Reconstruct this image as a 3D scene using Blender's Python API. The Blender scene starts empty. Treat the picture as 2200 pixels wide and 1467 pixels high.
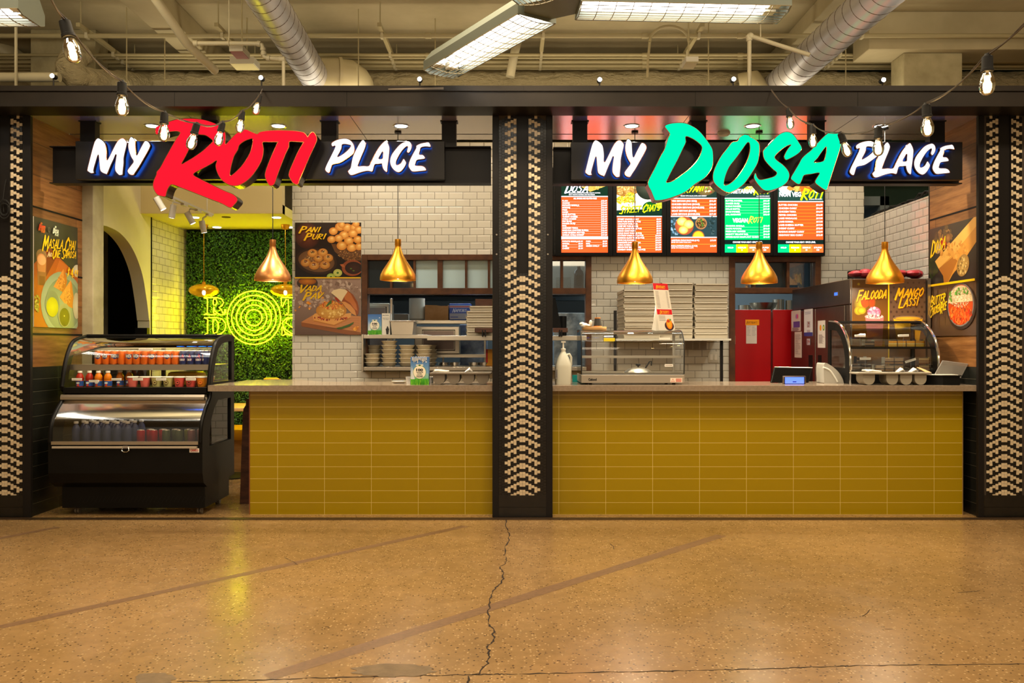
import bpy, bmesh, math, random
from mathutils import Vector, Matrix
random.seed(7)
PI = math.pi
scene = bpy.context.scene
col = scene.collection
CH = 1.40            # camera height above the hall floor
F = 1800.0           # focal length in pixels of the 2200 px wide frame
# ---------------------------------------------------------------- camera
cam_d = bpy.data.cameras.new('camera')
cam = bpy.data.objects.new('camera', cam_d)
col.objects.link(cam)
cam.location = (0, 0, CH)
cam.rotation_euler = (PI / 2, 0, 0)
cam_d.sensor_width = 36.0
cam_d.lens = 36.0 * F / 2200.0
cam_d.shift_y = 6.5 / 2200.0
cam_d.clip_end = 100
scene.camera = cam
# ---------------------------------------------------------------- world, exposure
w = bpy.data.worlds.new('hall_ambient')
scene.world = w
w.use_nodes = True
bg = w.node_tree.nodes['Background']
bg.inputs[0].default_value = (1.0, 0.80, 0.55, 1)
bg.inputs[1].default_value = 0.42
scene.view_settings.view_transform = 'Standard'
scene.view_settings.look = 'None'
scene.view_settings.exposure = 0.0
scene.view_settings.gamma = 1.0
scene.view_settings.use_curve_mapping = False
cy = scene.cycles
cy.max_bounces = 7
cy.diffuse_bounces = 3
cy.glossy_bounces = 4
cy.transmission_bounces = 6
cy.transparent_max_bounces = 12
cy.caustics_reflective = False
cy.caustics_refractive = False
cy.sample_clamp_indirect = 4.0
cy.use_denoising = True
# ---------------------------------------------------------------- large area lights (hall fluorescents, plus unseen fills added for stalls and ceiling)
def area(name, loc, sx, sy, power, color, rot=(0, 0, 0), spread=PI):
    l = bpy.data.lights.new(name, 'AREA')
    l.shape = 'RECTANGLE'; l.size = sx; l.size_y = sy
    l.energy = power; l.color = color; l.spread = spread
    o = bpy.data.objects.new(name, l)
    o.location = loc; o.rotation_euler = rot
    col.objects.link(o)
    return o
def point(name, loc, power, color, r=0.03):
    l = bpy.data.lights.new(name, 'POINT')
    l.energy = power; l.color = color; l.shadow_soft_size = r
    o = bpy.data.objects.new(name, l); o.location = loc
    col.objects.link(o); return o
WARM = (1.0, 0.80, 0.54)
for i, (x, y) in enumerate([(-3.0, 1.6), (3.0, 1.6), (0.0, 3.2), (-3.4, 5.0), (3.4, 5.0), (0.0, 5.5)]):
    area('hall_fluorescent_light', (x, y, 4.7), 1.3, 0.35, 85 if y < 4 else 125, WARM)
area('hall_fluorescent_light', (0.0, -1.5, 3.6), 4.0, 1.0, 60, WARM, (math.radians(35), 0, 0))
for x, y in ((-3.8, 6.0), (0.1, 5.2), (3.8, 6.0)): area('ceiling_fill_light', (x, y, 3.75), 1.2, 0.5, 60 if x else 36, (1.0, 0.86, 0.60), (PI, 0, 0))  # unseen upward fills added to lift the hall ceiling
for x in (-1.2, 1.4, 3.0): area('stall_fill_light', (x, 8.3, 3.62), 1.2, 0.2, 17, (1.0, 0.90, 0.73))  # unseen fills added behind the canopy to brighten the back walls
area('rack_fill_light', (0, 9.0, 4.0), 9.0, 0.3, 26, (1.0, 0.84, 0.55), (PI, 0, 0))  # unseen upward fill added to brighten the ceiling around the conduits

# ---------------------------------------------------------------- helpers
def P(px, py, d):
    return Vector(((px - 1100.0) * d / F, d, CH + (740.0 - py) * d / F))
def lin(c):
    c = c / 255.0
    return c / 12.92 if c <= 0.04045 else ((c + 0.055) / 1.055) ** 2.4
def rgb(r, g, b):
    return (lin(r), lin(g), lin(b), 1.0)
def tag(o, label=None, cat=None, group=None, kind=None):
    if label: o['label'] = label
    if cat: o['category'] = cat
    if group: o['group'] = group
    if kind: o['kind'] = kind
    return o
def thing(name, label, cat, loc=(0, 0, 0), group=None):
    o = bpy.data.objects.new(name, None)
    o.empty_display_size = 0.05
    col.objects.link(o); o.location = loc
    return tag(o, label, cat, group)
def dup(root, loc, rot=None, label=None, group=None, scale=None):
    r = root.copy(); col.objects.link(r); r.location = loc
    if rot is not None: r.rotation_euler = rot
    if scale is not None: r.scale = scale
    if label: r['label'] = label
    if group: r['group'] = group
    for ch in list(root.children):
        c = ch.copy(); col.objects.link(c); c.parent = r
        for g in list(ch.children):
            k = g.copy(); col.objects.link(k); k.parent = c
    return r
def wloc(o):
    v = Vector((0, 0, 0))
    while o is not None:
        v = v + o.location; o = o.parent
    return v
class MB:
    """collects shapes in world coordinates, links them as ONE mesh object"""
    def __init__(s): s.v = []; s.f = []; s.m = []; s.c = []; s.sm = []; s.hascol = False
    def add(s, vs, fs, m=0, c=None, sm=False):
        b = len(s.v); s.v += [tuple(v) for v in vs]
        for f in fs:
            s.f.append(tuple(b + i for i in f)); s.m.append(m); s.c.append(c); s.sm.append(sm)
        if c is not None: s.hascol = True
        return s
    def box(s, x0, x1, y0, y1, z0, z1, m=0, c=None):
        vs = [(x0, y0, z0), (x1, y0, z0), (x1, y1, z0), (x0, y1, z0), (x0, y0, z1), (x1, y0, z1), (x1, y1, z1), (x0, y1, z1)]
        return s.add(vs, [(0, 3, 2, 1), (4, 5, 6, 7), (0, 1, 5, 4), (1, 2, 6, 5), (2, 3, 7, 6), (3, 0, 4, 7)], m, c)
    def rbox(s, x0, x1, y0, y1, z0, z1, r=0.005, m=0, c=None, n=3):
        """box with rounded vertical edges (plan corners) and bevelled top/bottom"""
        r = min(r, (x1 - x0) / 2.01, (y1 - y0) / 2.01, (z1 - z0) / 2.01)
        ring = []
        for cx, cyy, a0 in ((x1 - r, y1 - r, 0), (x0 + r, y1 - r, 90), (x0 + r, y0 + r, 180), (x1 - r, y0 + r, 270)):
            for k in range(n + 1):
                a = math.radians(a0 + 90 * k / n)
                ring.append((cx, cyy, math.cos(a), math.sin(a)))
        vs = []; N = len(ring)
        lv = [(z0, 0.0), (z0 + r * 0.3, 0.7), (z0 + r, 1.0), (z1 - r, 1.0), (z1 - r * 0.3, 0.7), (z1, 0.0)]
        for z, k in lv:
            for (cx, cyy, ca, sa) in ring: vs.append((cx + r * k * ca, cyy + r * k * sa, z))
        fs = [tuple(range(N))[::-1], tuple(range(5 * N, 6 * N))]
        for L in range(5):
            for i in range(N):
                j = (i + 1) % N; fs.append((L * N + i, L * N + j, (L + 1) * N + j, (L + 1) * N + i))
        return s.add(vs, fs, m, c, True)
    def quad(s, a, b, c_, d, m=0, c=None): return s.add([a, b, c_, d], [(0, 1, 2, 3)], m, c)
    def cyl(s, p0, p1, r0, r1=None, n=16, m=0, caps=True, c=None, sm=True):
        r1 = r0 if r1 is None else r1
        p0 = Vector(p0); p1 = Vector(p1); d = (p1 - p0).normalized()
        u = d.orthogonal().normalized(); v = d.cross(u)
        vs = []
        for p, r in ((p0, r0), (p1, r1)):
            for i in range(n):
                a = 2 * PI * i / n; vs.append(p + (u * math.cos(a) + v * math.sin(a)) * r)
        s.add(vs, [(i, (i + 1) % n, n + (i + 1) % n, n + i) for i in range(n)], m, c, sm)
        if caps: s.add(vs, [tuple(range(n))[::-1], tuple(range(n, 2 * n))], m, c)
        return s
    def tube(s, pts, r, n=8, m=0, closed=False, caps=True, c=None):
        pts = [Vector(p) for p in pts]; N = len(pts); rr = r if isinstance(r, (list, tuple)) else [r] * N
        vs = []; up = None
        for i, p in enumerate(pts):
            if closed: d = (pts[(i + 1) % N] - pts[i - 1]).normalized()
            else: d = (pts[min(i + 1, N - 1)] - pts[max(i - 1, 0)]).normalized()
            if up is None: up = d.orthogonal().normalized()
            else: up = (up - d * up.dot(d)); up = up.normalized() if up.length > 1e-6 else d.orthogonal().normalized()
            w_ = d.cross(up)
            for k in range(n):
                a = 2 * PI * k / n; vs.append(p + (up * math.cos(a) + w_ * math.sin(a)) * rr[i])
        fs = []
        for i in range(N if closed else N - 1):
            j = (i + 1) % N
            for k in range(n): fs.append((i * n + k, i * n + (k + 1) % n, j * n + (k + 1) % n, j * n + k))
        s.add(vs, fs, m, c, True)
        if caps and not closed:
            s.add(vs[:n], [tuple(range(n))[::-1]], m, c); s.add(vs[-n:], [tuple(range(n))], m, c)
        return s
    def lathe(s, prof, cx, cyy, cz, n=32, m=0, c=None, sx=1.0, sy=1.0, sm=True):
        """prof: list of (radius, height)"""
        vs = []
        for r, h in prof:
            for i in range(n):
                a = 2 * PI * i / n; vs.append((cx + sx * r * math.cos(a), cyy + sy * r * math.sin(a), cz + h))
        fs = []
        for j in range(len(prof) - 1):
            for i in range(n): fs.append((j * n + i, j * n + (i + 1) % n, (j + 1) * n + (i + 1) % n, (j + 1) * n + i))
        return s.add(vs, fs, m, c, sm)
    def ell(s, cx, cyy, cz, rx, ry, rz, m=0, n=20, k=12, c=None):
        prof = [(max(math.sin(PI * j / k), 1e-4), -math.cos(PI * j / k)) for j in range(k + 1)]
        vs = []
        for r, h in prof:
            for i in range(n):
                a = 2 * PI * i / n; vs.append((cx + rx * r * math.cos(a), cyy + ry * r * math.sin(a), cz + rz * h))
        fs = [(j * n + i, j * n + (i + 1) % n, (j + 1) * n + (i + 1) % n, (j + 1) * n + i) for j in range(k) for i in range(n)]
        return s.add(vs, fs, m, c, True)
    def prism(s, pts, axis, a0, a1, m=0, c=None, sm=False):
        """extrude a polygon; axis 'x': pts are (y,z); 'y': (x,z); 'z': (x,y)"""
        def q(p, a): return {'x': (a, p[0], p[1]), 'y': (p[0], a, p[1]), 'z': (p[0], p[1], a)}[axis]
        n = len(pts); vs = [q(p, a0) for p in pts] + [q(p, a1) for p in pts]
        s.add(vs, [tuple(range(n))[::-1], tuple(range(n, 2 * n))], m, c)
        return s.add(vs, [(i, (i + 1) % n, n + (i + 1) % n, n + i) for i in range(n)], m, c, sm)
    def xf(s, M, start=0):
        for i in range(start, len(s.v)): s.v[i] = tuple(M @ Vector(s.v[i]))
        return s
    def build(s, name, mats, parent=None, org=None, bevel=0, solid=0, flip=False):
        me = bpy.data.meshes.new(name)
        if parent is not None: o0 = wloc(parent)
        elif org is not None: o0 = Vector(org)
        else:
            xs = [v[0] for v in s.v]; ys = [v[1] for v in s.v]; zs = [v[2] for v in s.v]
            o0 = Vector(((min(xs) + max(xs)) / 2, (min(ys) + max(ys)) / 2, min(zs)))
        me.from_pydata([(v[0] - o0.x, v[1] - o0.y, v[2] - o0.z) for v in s.v], [], s.f)
        if not isinstance(mats, (list, tuple)): mats = [mats]
        for k in mats: me.materials.append(k)
        me.polygons.foreach_set('material_index', s.m)
        me.polygons.foreach_set('use_smooth', s.sm)
        if s.hascol:
            at = me.color_attributes.new('Col', 'FLOAT_COLOR', 'CORNER')
            buf = []
            for f, c in zip(s.f, s.c):
                if c is None: c = (0.5, 0.5, 0.5, 1)
                if isinstance(c, list):
                    for k in range(len(f)): buf += list(c[k])
                else:
                    for k in range(len(f)): buf += list(c)
            at.data.foreach_set('color', buf)
        me.update()
        if any(s.sm):
            try: me.set_sharp_from_angle(angle=math.radians(38))
            except Exception: pass
        o = bpy.data.objects.new(name, me); col.objects.link(o)
        if parent is not None: o.parent = parent
        else: o.location = o0
        if solid:
            md = o.modifiers.new('s', 'SOLIDIFY'); md.thickness = solid; md.offset = 0
        if bevel:
            md = o.modifiers.new('b', 'BEVEL'); md.width = bevel; md.segments = 2; md.limit_method = 'ANGLE'
            md.angle_limit = math.radians(40)
        return o
# ---------------------------------------------------------------- materials
def mat(name, c, rough=0.5, metal=0.0, emis=None, es=0.0, trans=0.0, ior=1.45, alpha=1.0, spec=None, coat=0.0):
    m = bpy.data.materials.new(name); m.use_nodes = True
    b = m.node_tree.nodes['Principled BSDF']
    b.inputs['Base Color'].default_value = c
    b.inputs['Roughness'].default_value = rough
    b.inputs['Metallic'].default_value = metal
    b.inputs['IOR'].default_value = ior
    b.inputs['Transmission Weight'].default_value = trans
    b.inputs['Alpha'].default_value = alpha
    b.inputs['Coat Weight'].default_value = coat
    if spec is not None: b.inputs['Specular IOR Level'].default_value = spec
    if emis: b.inputs['Emission Color'].default_value = emis; b.inputs['Emission Strength'].default_value = es
    return m
class NT:
    def __init__(s, m): s.t = m.node_tree; s.b = s.t.nodes['Principled BSDF']
    def n(s, ty, **k):
        x = s.t.nodes.new(ty)
        for a, v in k.items():
            if a.startswith('i_'): x.inputs[a[2:].replace('_', ' ')].default_value = v
            else: setattr(x, a, v)
        return x
    def l(s, a, b): s.t.links.new(a, b)
    def pos(s): return s.n('ShaderNodeNewGeometry').outputs['Position']
    def ramp(s, fac, stops):
        r = s.n('ShaderNodeValToRGB'); e = r.color_ramp.elements
        e[0].position, e[0].color = stops[0]; e[1].position, e[1].color = stops[1]
        for p, c in stops[2:]:
            k = e.new(p); k.color = c
        s.l(fac, r.inputs[0]); return r.outputs[0]
    def mix(s, fac, a, b, blend='MIX'):
        m = s.n('ShaderNodeMix', data_type='RGBA', blend_type=blend)
        for v, i in ((fac, 0), (a, 6), (b, 7)):
            if hasattr(v, 'is_output') or hasattr(v, 'links'): s.l(v, m.inputs[i])
            else: m.inputs[i].default_value = v
        return m.outputs[2]
    def noise(s, vec, scale, detail=3.0, rough=0.5):
        x = s.n('ShaderNodeTexNoise'); x.inputs['Scale'].default_value = scale; x.inputs['Detail'].default_value = detail
        x.inputs['Roughness'].default_value = rough; s.l(vec, x.inputs['Vector']); return x.outputs['Fac']
    def bump(s, h, strength, dist=0.01, normal=None):
        x = s.n('ShaderNodeBump'); x.inputs['Strength'].default_value = strength; x.inputs['Distance'].default_value = dist
        s.l(h, x.inputs['Height'])
        if normal: s.l(normal, x.inputs['Normal'])
        return x.outputs['Normal']
    def swz(s, vec, a, b):
        sp = s.n('ShaderNodeSeparateXYZ'); s.l(vec, sp.inputs[0])
        cb = s.n('ShaderNodeCombineXYZ'); s.l(sp.outputs[a], cb.inputs[0]); s.l(sp.outputs[b], cb.inputs[1]); return cb.outputs[0]
def brick_mat(name, axis, tw, th, c1, c2, cm, mortar=0.002, bev=0.006, rough=0.12, off=0.5, dx=0.0, dz=0.0, bump=0.6, spec=0.5):
    m = mat(name, c1, rough, spec=spec); t = NT(m)
    v = t.swz(t.pos(), axis, 'Z')
    mp = t.n('ShaderNodeMapping'); mp.inputs['Location'].default_value = (dx, dz, 0); t.l(v, mp.inputs['Vector'])
    def br(ms, smooth):
        b = t.n('ShaderNodeTexBrick', offset=off, offset_frequency=2)
        b.inputs['Scale'].default_value = 1.0; b.inputs['Brick Width'].default_value = tw; b.inputs['Row Height'].default_value = th
        b.inputs['Mortar Size'].default_value = ms; b.inputs['Mortar Smooth'].default_value = smooth
        b.inputs['Color1'].default_value = c1; b.inputs['Color2'].default_value = c2; b.inputs['Mortar'].default_value = cm
        t.l(mp.outputs[0], b.inputs['Vector']); return b
    a = br(mortar, 0.0)
    t.l(a.outputs['Color'], t.b.inputs['Base Color'])
    if bev:
        b = br(bev, 1.0)
        inv = t.n('ShaderNodeMath', operation='SUBTRACT'); inv.inputs[0].default_value = 1.0; t.l(b.outputs['Fac'], inv.inputs[1])
        t.l(t.bump(inv.outputs[0], bump, 0.004), t.b.inputs['Normal'])
    return m
def noisy(m, c1, c2, scale=6.0, bump=0.0, bscale=60.0, rough=None, dist=0.003):
    t = NT(m); p = t.pos()
    f = t.noise(p, scale, 4.0, 0.6)
    t.l(t.ramp(f, [(0.35, c1), (0.65, c2)]), t.b.inputs['Base Color'])
    if bump: t.l(t.bump(t.noise(p, bscale, 3.0), bump, dist), t.b.inputs['Normal'])
    return m
M = {}
M['black'] = mat('black_steel', rgb(24, 21, 20), 0.42, spec=0.25)
M['beam'] = noisy(mat('beam_paint', rgb(30, 25, 22), 0.45, spec=0.25), rgb(28, 24, 21), rgb(35, 30, 26), 2.0)
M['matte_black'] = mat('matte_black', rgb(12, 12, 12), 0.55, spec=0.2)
M['fridge_black'] = noisy(mat('cooler_black', rgb(12, 11, 10), 0.4, spec=0.2), rgb(10, 9, 8), rgb(14, 13, 12), 3.0)
M['rubber'] = mat('black_rubber', rgb(12, 12, 12), 0.7)
M['steel'] = mat('stainless_steel', rgb(196, 186, 170), 0.32, 1.0)
M['steel_dark'] = noisy(mat('stainless_dark', rgb(120, 108, 104), 0.34, 1.0), rgb(112, 98, 94), rgb(132, 120, 114), 1.5)
M['chrome'] = mat('chrome', rgb(220, 220, 220), 0.12, 1.0)
M['galv'] = mat('galvanised_duct', rgb(214, 214, 226), 0.36, 0.75)
M['gold'] = mat('brushed_brass', rgb(226, 160, 52), 0.34, 1.0)
M['copper'] = mat('brushed_copper', rgb(218, 152, 88), 0.34, 1.0)
for k in ('gold', 'copper'):
    t = NT(M[k]); tc = t.n('ShaderNodeTexCoord')
    mp = t.n('ShaderNodeMapping'); mp.inputs['Scale'].default_value = (2, 2, 300); t.l(tc.outputs['Object'], mp.inputs[0])
    t.l(t.bump(t.noise(mp.outputs[0], 1.5, 2.0), 0.12, 0.002), t.b.inputs['Normal'])
M['white'] = mat('white_plastic', rgb(228, 222, 208), 0.4)
M['white_paint'] = mat('white_paint', rgb(205, 200, 185), 0.6)
M['pipe'] = mat('painted_pipe', rgb(176, 164, 128), 0.45)
M['pipe_light'] = mat('light_painted_pipe', rgb(205, 196, 168), 0.4)
M['glass'] = mat('clear_glass', (1, 1, 1, 1), 0.0, trans=1.0, ior=1.1)
M['glass'].node_tree.nodes['Principled BSDF'].inputs['Specular IOR Level'].default_value = 0.5
def thin_glass(name, tint, refl=0.12, rough=0.02):
    """thin pane: sees through straight, reflects by facing angle"""
    m = bpy.data.materials.new(name); m.use_nodes = True; nt = m.node_tree
    for n in list(nt.nodes):
        if n.type != 'OUTPUT_MATERIAL': nt.nodes.remove(n)
    out = [n for n in nt.nodes if n.type == 'OUTPUT_MATERIAL'][0]
    tr = nt.nodes.new('ShaderNodeBsdfTransparent'); tr.inputs[0].default_value = tint
    gl = nt.nodes.new('ShaderNodeBsdfGlossy'); gl.inputs['Roughness'].default_value = rough
    mx = nt.nodes.new('ShaderNodeMixShader'); fr = nt.nodes.new('ShaderNodeFresnel'); fr.inputs[0].default_value = 1.5
    ad = nt.nodes.new('ShaderNodeMath'); ad.operation = 'ADD'; ad.inputs[1].default_value = refl - 0.04; ad.use_clamp = True
    nt.links.new(fr.outputs[0], ad.inputs[0]); nt.links.new(ad.outputs[0], mx.inputs[0])
    nt.links.new(tr.outputs[0], mx.inputs[1]); nt.links.new(gl.outputs[0], mx.inputs[2]); nt.links.new(mx.outputs[0], out.inputs[0])
    return m
M['pane'] = thin_glass('display_glass', (0.97, 0.98, 0.97, 1), 0.065)
M['pane_dusty'] = thin_glass('dusty_glass', (0.62, 0.60, 0.58, 1), 0.10, 0.12)
M['acrylic'] = thin_glass('clear_acrylic', (0.98, 0.98, 0.97, 1), 0.07, 0.05)
M['dark_pane'] = mat('dark_window_glass', rgb(36, 44, 48), 0.05)
M['frost'] = mat('frosted_pane', rgb(206, 236, 244), 0.35)
M['amber_glass'] = mat('amber_glass', rgb(235, 180, 40), 0.12, 0.4, alpha=0.72)
M['bulb_glass'] = thin_glass('bulb_glass', (1.0, 0.90, 0.75, 1), 0.10)
M['print'] = mat('print', (1, 1, 1, 1), 0.35)
t = NT(M['print']); a = t.n('ShaderNodeVertexColor', layer_name='Col'); t.l(a.outputs[0], t.b.inputs['Base Color'])
M['screen'] = mat('lit_screen', (0, 0, 0, 1), 0.15)
t = NT(M['screen']); a = t.n('ShaderNodeVertexColor', layer_name='Col'); t.l(a.outputs[0], t.b.inputs['Emission Color'])
t.b.inputs['Emission Strength'].default_value = 2.2; t.b.inputs['Specular IOR Level'].default_value = 0.15
def glow(name, c, s):
    return mat(name, (0, 0, 0, 1), 0.6, emis=c, es=s, spec=0.0)
M['lamp_white'] = glow('lamp_white', (1.0, 0.93, 0.82, 1), 9)
M['downlight'] = glow('downlight', (0.95, 1.0, 0.97, 1), 6)
M['tube_glow'] = glow('fluorescent_tube', (1.0, 0.95, 0.86, 1), 10)
M['spot_glow'] = glow('spot_lens', (1.0, 0.97, 0.9, 1), 30)
M['filament'] = glow('filament', (1.0, 0.68, 0.30, 1), 60)
M['neon'] = glow('neon_yellow', (1.0, 0.86, 0.002, 1), 50)
M['neon_edge'] = glow('neon_edge', (0.45, 1.0, 0.02, 1), 5)
M['sign_red'] = glow('sign_red', (1.0, 0.010, 0.028, 1), 1.15)
M['sign_green'] = glow('sign_green', (0.0, 1.0, 0.48, 1), 1.08)
M['sign_white'] = glow('sign_white', (0.78, 0.95, 1.0, 1), 1.35)
M['sign_return'] = mat('sign_return', rgb(38, 32, 28), 0.25, 0.3)
M['halo'] = glow('blue_halo', (0.02, 0.16, 1.0, 1), 16)
M['sign_trim'] = mat('sign_trim', rgb(190, 120, 70), 0.18, 0.9)
M['sign_box'] = mat('sign_box', rgb(26, 24, 23), 0.32, spec=0.35)
M['worktop'] = noisy(mat('grey_worktop', rgb(138, 122, 104), 0.12), rgb(132, 116, 98), rgb(146, 130, 112), 40.0)
M['card'] = noisy(mat('cardboard', rgb(176, 126, 76), 0.8), rgb(170, 120, 70), rgb(186, 136, 86), 8.0)
M['box_white'] = mat('white_box_card', rgb(200, 188, 165), 0.65)
M['pulp'] = mat('fibre_bowl', rgb(205, 192, 165), 0.6)
M['brown'] = mat('dark_brown_wood', rgb(74, 42, 28), 0.5)
M['wood_frame'] = mat('stained_wood', rgb(96, 56, 26), 0.45)
M['red'] = mat('red_laminate', rgb(168, 4, 12), 0.35)
M['green_dark'] = mat('dark_green_paint', rgb(18, 52, 42), 0.6)
M['grey_plastic'] = mat('grey_plastic', rgb(118, 108, 94), 0.45)
M['yellow_vinyl'] = mat('yellow_vinyl', rgb(225, 165, 10), 0.4)
M['light_wood'] = mat('light_wood', rgb(205, 165, 105), 0.45)
M['ply'] = mat('plywood', rgb(190, 145, 90), 0.5)
# wood grain
def grain(m, c1, c2, c3, axis='X', sc=(1.2, 18, 18), plank=None):
    t = NT(m); p = t.pos()
    mp = t.n('ShaderNodeMapping'); mp.inputs['Scale'].default_value = sc; t.l(p, mp.inputs[0])
    f = t.noise(mp.outputs[0], 2.2, 6.0, 0.6)
    r = t.ramp(f, [(0.25, c1), (0.75, c3), (0.5, c2)])
    if plank:
        b = t.n('ShaderNodeTexBrick', offset=0.5); b.inputs['Scale'].default_value = 1.0
        b.inputs['Brick Width'].default_value = 5.0; b.inputs['Row Height'].default_value = plank
        b.inputs['Mortar Size'].default_value = 0.0022; b.inputs['Mortar Smooth'].default_value = 0.1
        b.inputs['Color1'].default_value = (0.72, 0.72, 0.72, 1); b.inputs['Color2'].default_value = (1.1, 1.1, 1.1, 1); b.inputs['Mortar'].default_value = (0.12, 0.1, 0.08, 1)
        v = t.swz(p, 'Y', 'Z')
        mq = t.n('ShaderNodeMapping'); mq.inputs['Location'].default_value = (0, -1.215, 0); t.l(v, mq.inputs['Vector'])
        t.l(mq.outputs[0], b.inputs['Vector'])
        r = t.mix(1.0, r, b.outputs['Color'], 'MULTIPLY')
    t.l(r, t.b.inputs['Base Color'])
    t.l(t.bump(f, 0.15, 0.002), t.b.inputs['Normal'])
M['plank'] = mat('oak_planks', rgb(150, 100, 50), 0.45)
grain(M['plank'], rgb(98, 58, 24), rgb(140, 92, 46), rgb(168, 118, 66), sc=(16, 1.3, 16), plank=0.262)
grain(M['wood_frame'], rgb(58, 31, 12), rgb(88, 50, 22), rgb(112, 68, 34), sc=(3, 12, 3))
grain(M['brown'], rgb(46, 24, 16), rgb(76, 43, 28), rgb(96, 58, 38), sc=(3, 12, 12))
grain(M['light_wood'], rgb(180, 130, 70), rgb(205, 160, 100), rgb(220, 180, 120), sc=(2, 12, 12))
# tiles
M['subway'] = brick_mat('subway_tile_front', 'X', 0.1545, 0.0785, rgb(204, 199, 186), rgb(210, 205, 192), rgb(80, 74, 64), 0.0018, 0.012, 0.12, dz=-1.11)
M['subway_side'] = brick_mat('subway_tile_side', 'Y', 0.1545, 0.0785, rgb(204, 198, 186), rgb(210, 204, 192), rgb(84, 76, 64), 0.0018, 0.012, 0.10, dz=-1.11)
M['mustard'] = brick_mat('mustard_tile', 'X', 0.3862, 0.0984, rgb(152, 126, 2), rgb(156, 130, 4), rgb(208, 184, 100), 0.0018, 0.0, 0.16, off=0.0, dx=0.0)
M['black_tile'] = brick_mat('black_tile_side', 'Y', 1.2, 0.1015, rgb(26, 27, 24), rgb(31, 32, 28), rgb(92, 88, 74), 0.0012, 0.0, 0.25, off=0.0)
M['mos_black'] = noisy(mat('black_mosaic', rgb(22, 20, 18), 0.25), rgb(18, 16, 14), rgb(30, 27, 24), 30.0)
M['mos_white'] = noisy(mat('cream_mosaic', rgb(206, 190, 160), 0.35), rgb(198, 180, 150), rgb(214, 198, 168), 14.0)
M['grout'] = mat('dark_grout', rgb(62, 54, 46), 0.9)
M['concrete'] = noisy(mat('painted_concrete', rgb(178, 168, 130), 0.8), rgb(160, 150, 118), rgb(190, 180, 146), 3.0, 0.3, 40.0)
M['plaster'] = noisy(mat('cream_plaster', rgb(214, 206, 170), 0.7), rgb(208, 200, 164), rgb(218, 211, 176), 1.5)
M['yellow_ceiling'] = mat('pale_ceiling', rgb(226, 218, 130), 0.6)
M['slab'] = noisy(mat('ceiling_slab', rgb(190, 178, 145), 0.75), rgb(176, 164, 132), rgb(196, 184, 152), 1.2, 0.2, 30.0)
M['wrap'] = mat('duct_wrap', rgb(196, 182, 145), 0.38)
t = NT(M['wrap']); p = t.pos(); mp = t.n('ShaderNodeMapping'); mp.inputs['Scale'].default_value = (1, 2.2, 2.2); t.l(p, mp.inputs[0])
t.l(t.bump(t.noise(mp.outputs[0], 7.0, 6.0, 0.62), 1.0, 0.12), t.b.inputs['Normal'])
# soffit: brushed composite panel
M['soffit'] = mat('soffit_panel', rgb(190, 182, 176), 0.2, 0.65)
t = NT(M['soffit']); p = t.pos(); mp = t.n('ShaderNodeMapping'); mp.inputs['Scale'].default_value = (3.0, 0.2, 1); t.l(p, mp.inputs[0])
t.l(t.bump(t.noise(mp.outputs[0], 6.0, 2.0), 0.05, 0.004), t.b.inputs['Normal'])
# floor
m = M['floor'] = mat('polished_concrete', rgb(150, 110, 60), 0.3, spec=0.6); t = NT(m); p = t.pos()
big = t.noise(p, 0.55, 4.0, 0.55)
base = t.ramp(big, [(0.30, rgb(122, 97, 60)), (0.72, rgb(164, 131, 84))])
mid = t.noise(p, 9.0, 5.0, 0.7)
base = t.mix(0.35, base, t.ramp(mid, [(0.3, rgb(110, 82, 50)), (0.7, rgb(172, 134, 90))]))
vo = t.n('ShaderNodeTexVoronoi', feature='F1'); vo.inputs['Scale'].default_value = 70.0; t.l(p, vo.inputs['Vector'])
sepc = t.n('ShaderNodeSeparateColor'); t.l(vo.outputs['Color'], sepc.inputs[0])
speck = t.ramp(sepc.outputs[0], [(0.0, (0, 0, 0, 1)), (0.80, (0, 0, 0, 1)), (0.82, (1, 1, 1, 1))])
near = t.ramp(vo.outputs['Distance'], [(0.30, (1, 1, 1, 1)), (0.42, (0, 0, 0, 1))])
msk = t.mix(1.0, speck, near, 'MULTIPLY')
base = t.mix(msk, base, rgb(186, 156, 112))
speck2 = t.ramp(sepc.outputs[1], [(0.0, (0, 0, 0, 1)), (0.86, (0, 0, 0, 1)), (0.88, (1, 1, 1, 1))])
msk2 = t.mix(1.0, speck2, near, 'MULTIPLY')
base = t.mix(msk2, base, rgb(70, 48, 28))
t.l(base, t.b.inputs['Base Color'])
rr = t.ramp(t.noise(p, 3.0, 4.0), [(0.3, (0.20, 0.20, 0.20, 1)), (0.7, (0.30, 0.30, 0.30, 1))])
t.l(rr, t.b.inputs['Roughness'])
t.l(t.bump(t.noise(p, 90.0, 3.0), 0.06, 0.002), t.b.inputs['Normal'])
M['floor_band'] = noisy(mat('dark_floor_band', rgb(118, 90, 66), 0.38), rgb(108, 82, 58), rgb(130, 100, 72), 40.0)
M['patch'] = noisy(mat('cement_patch', rgb(112, 94, 70), 0.6), rgb(104, 86, 62), rgb(124, 104, 78), 14.0, 0.3, 50)
M['crack'] = mat('crack_line', rgb(38, 26, 16), 0.9)
# leaves
M['leaf'] = mat('leaf_green', rgb(60, 110, 24), 0.35)
t = NT(M['leaf']); a = t.n('ShaderNodeVertexColor', layer_name='Col'); t.l(a.outputs[0], t.b.inputs['Base Color'])
M['leaf_back'] = mat('leaf_backing', rgb(16, 30, 10), 0.9)

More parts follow.
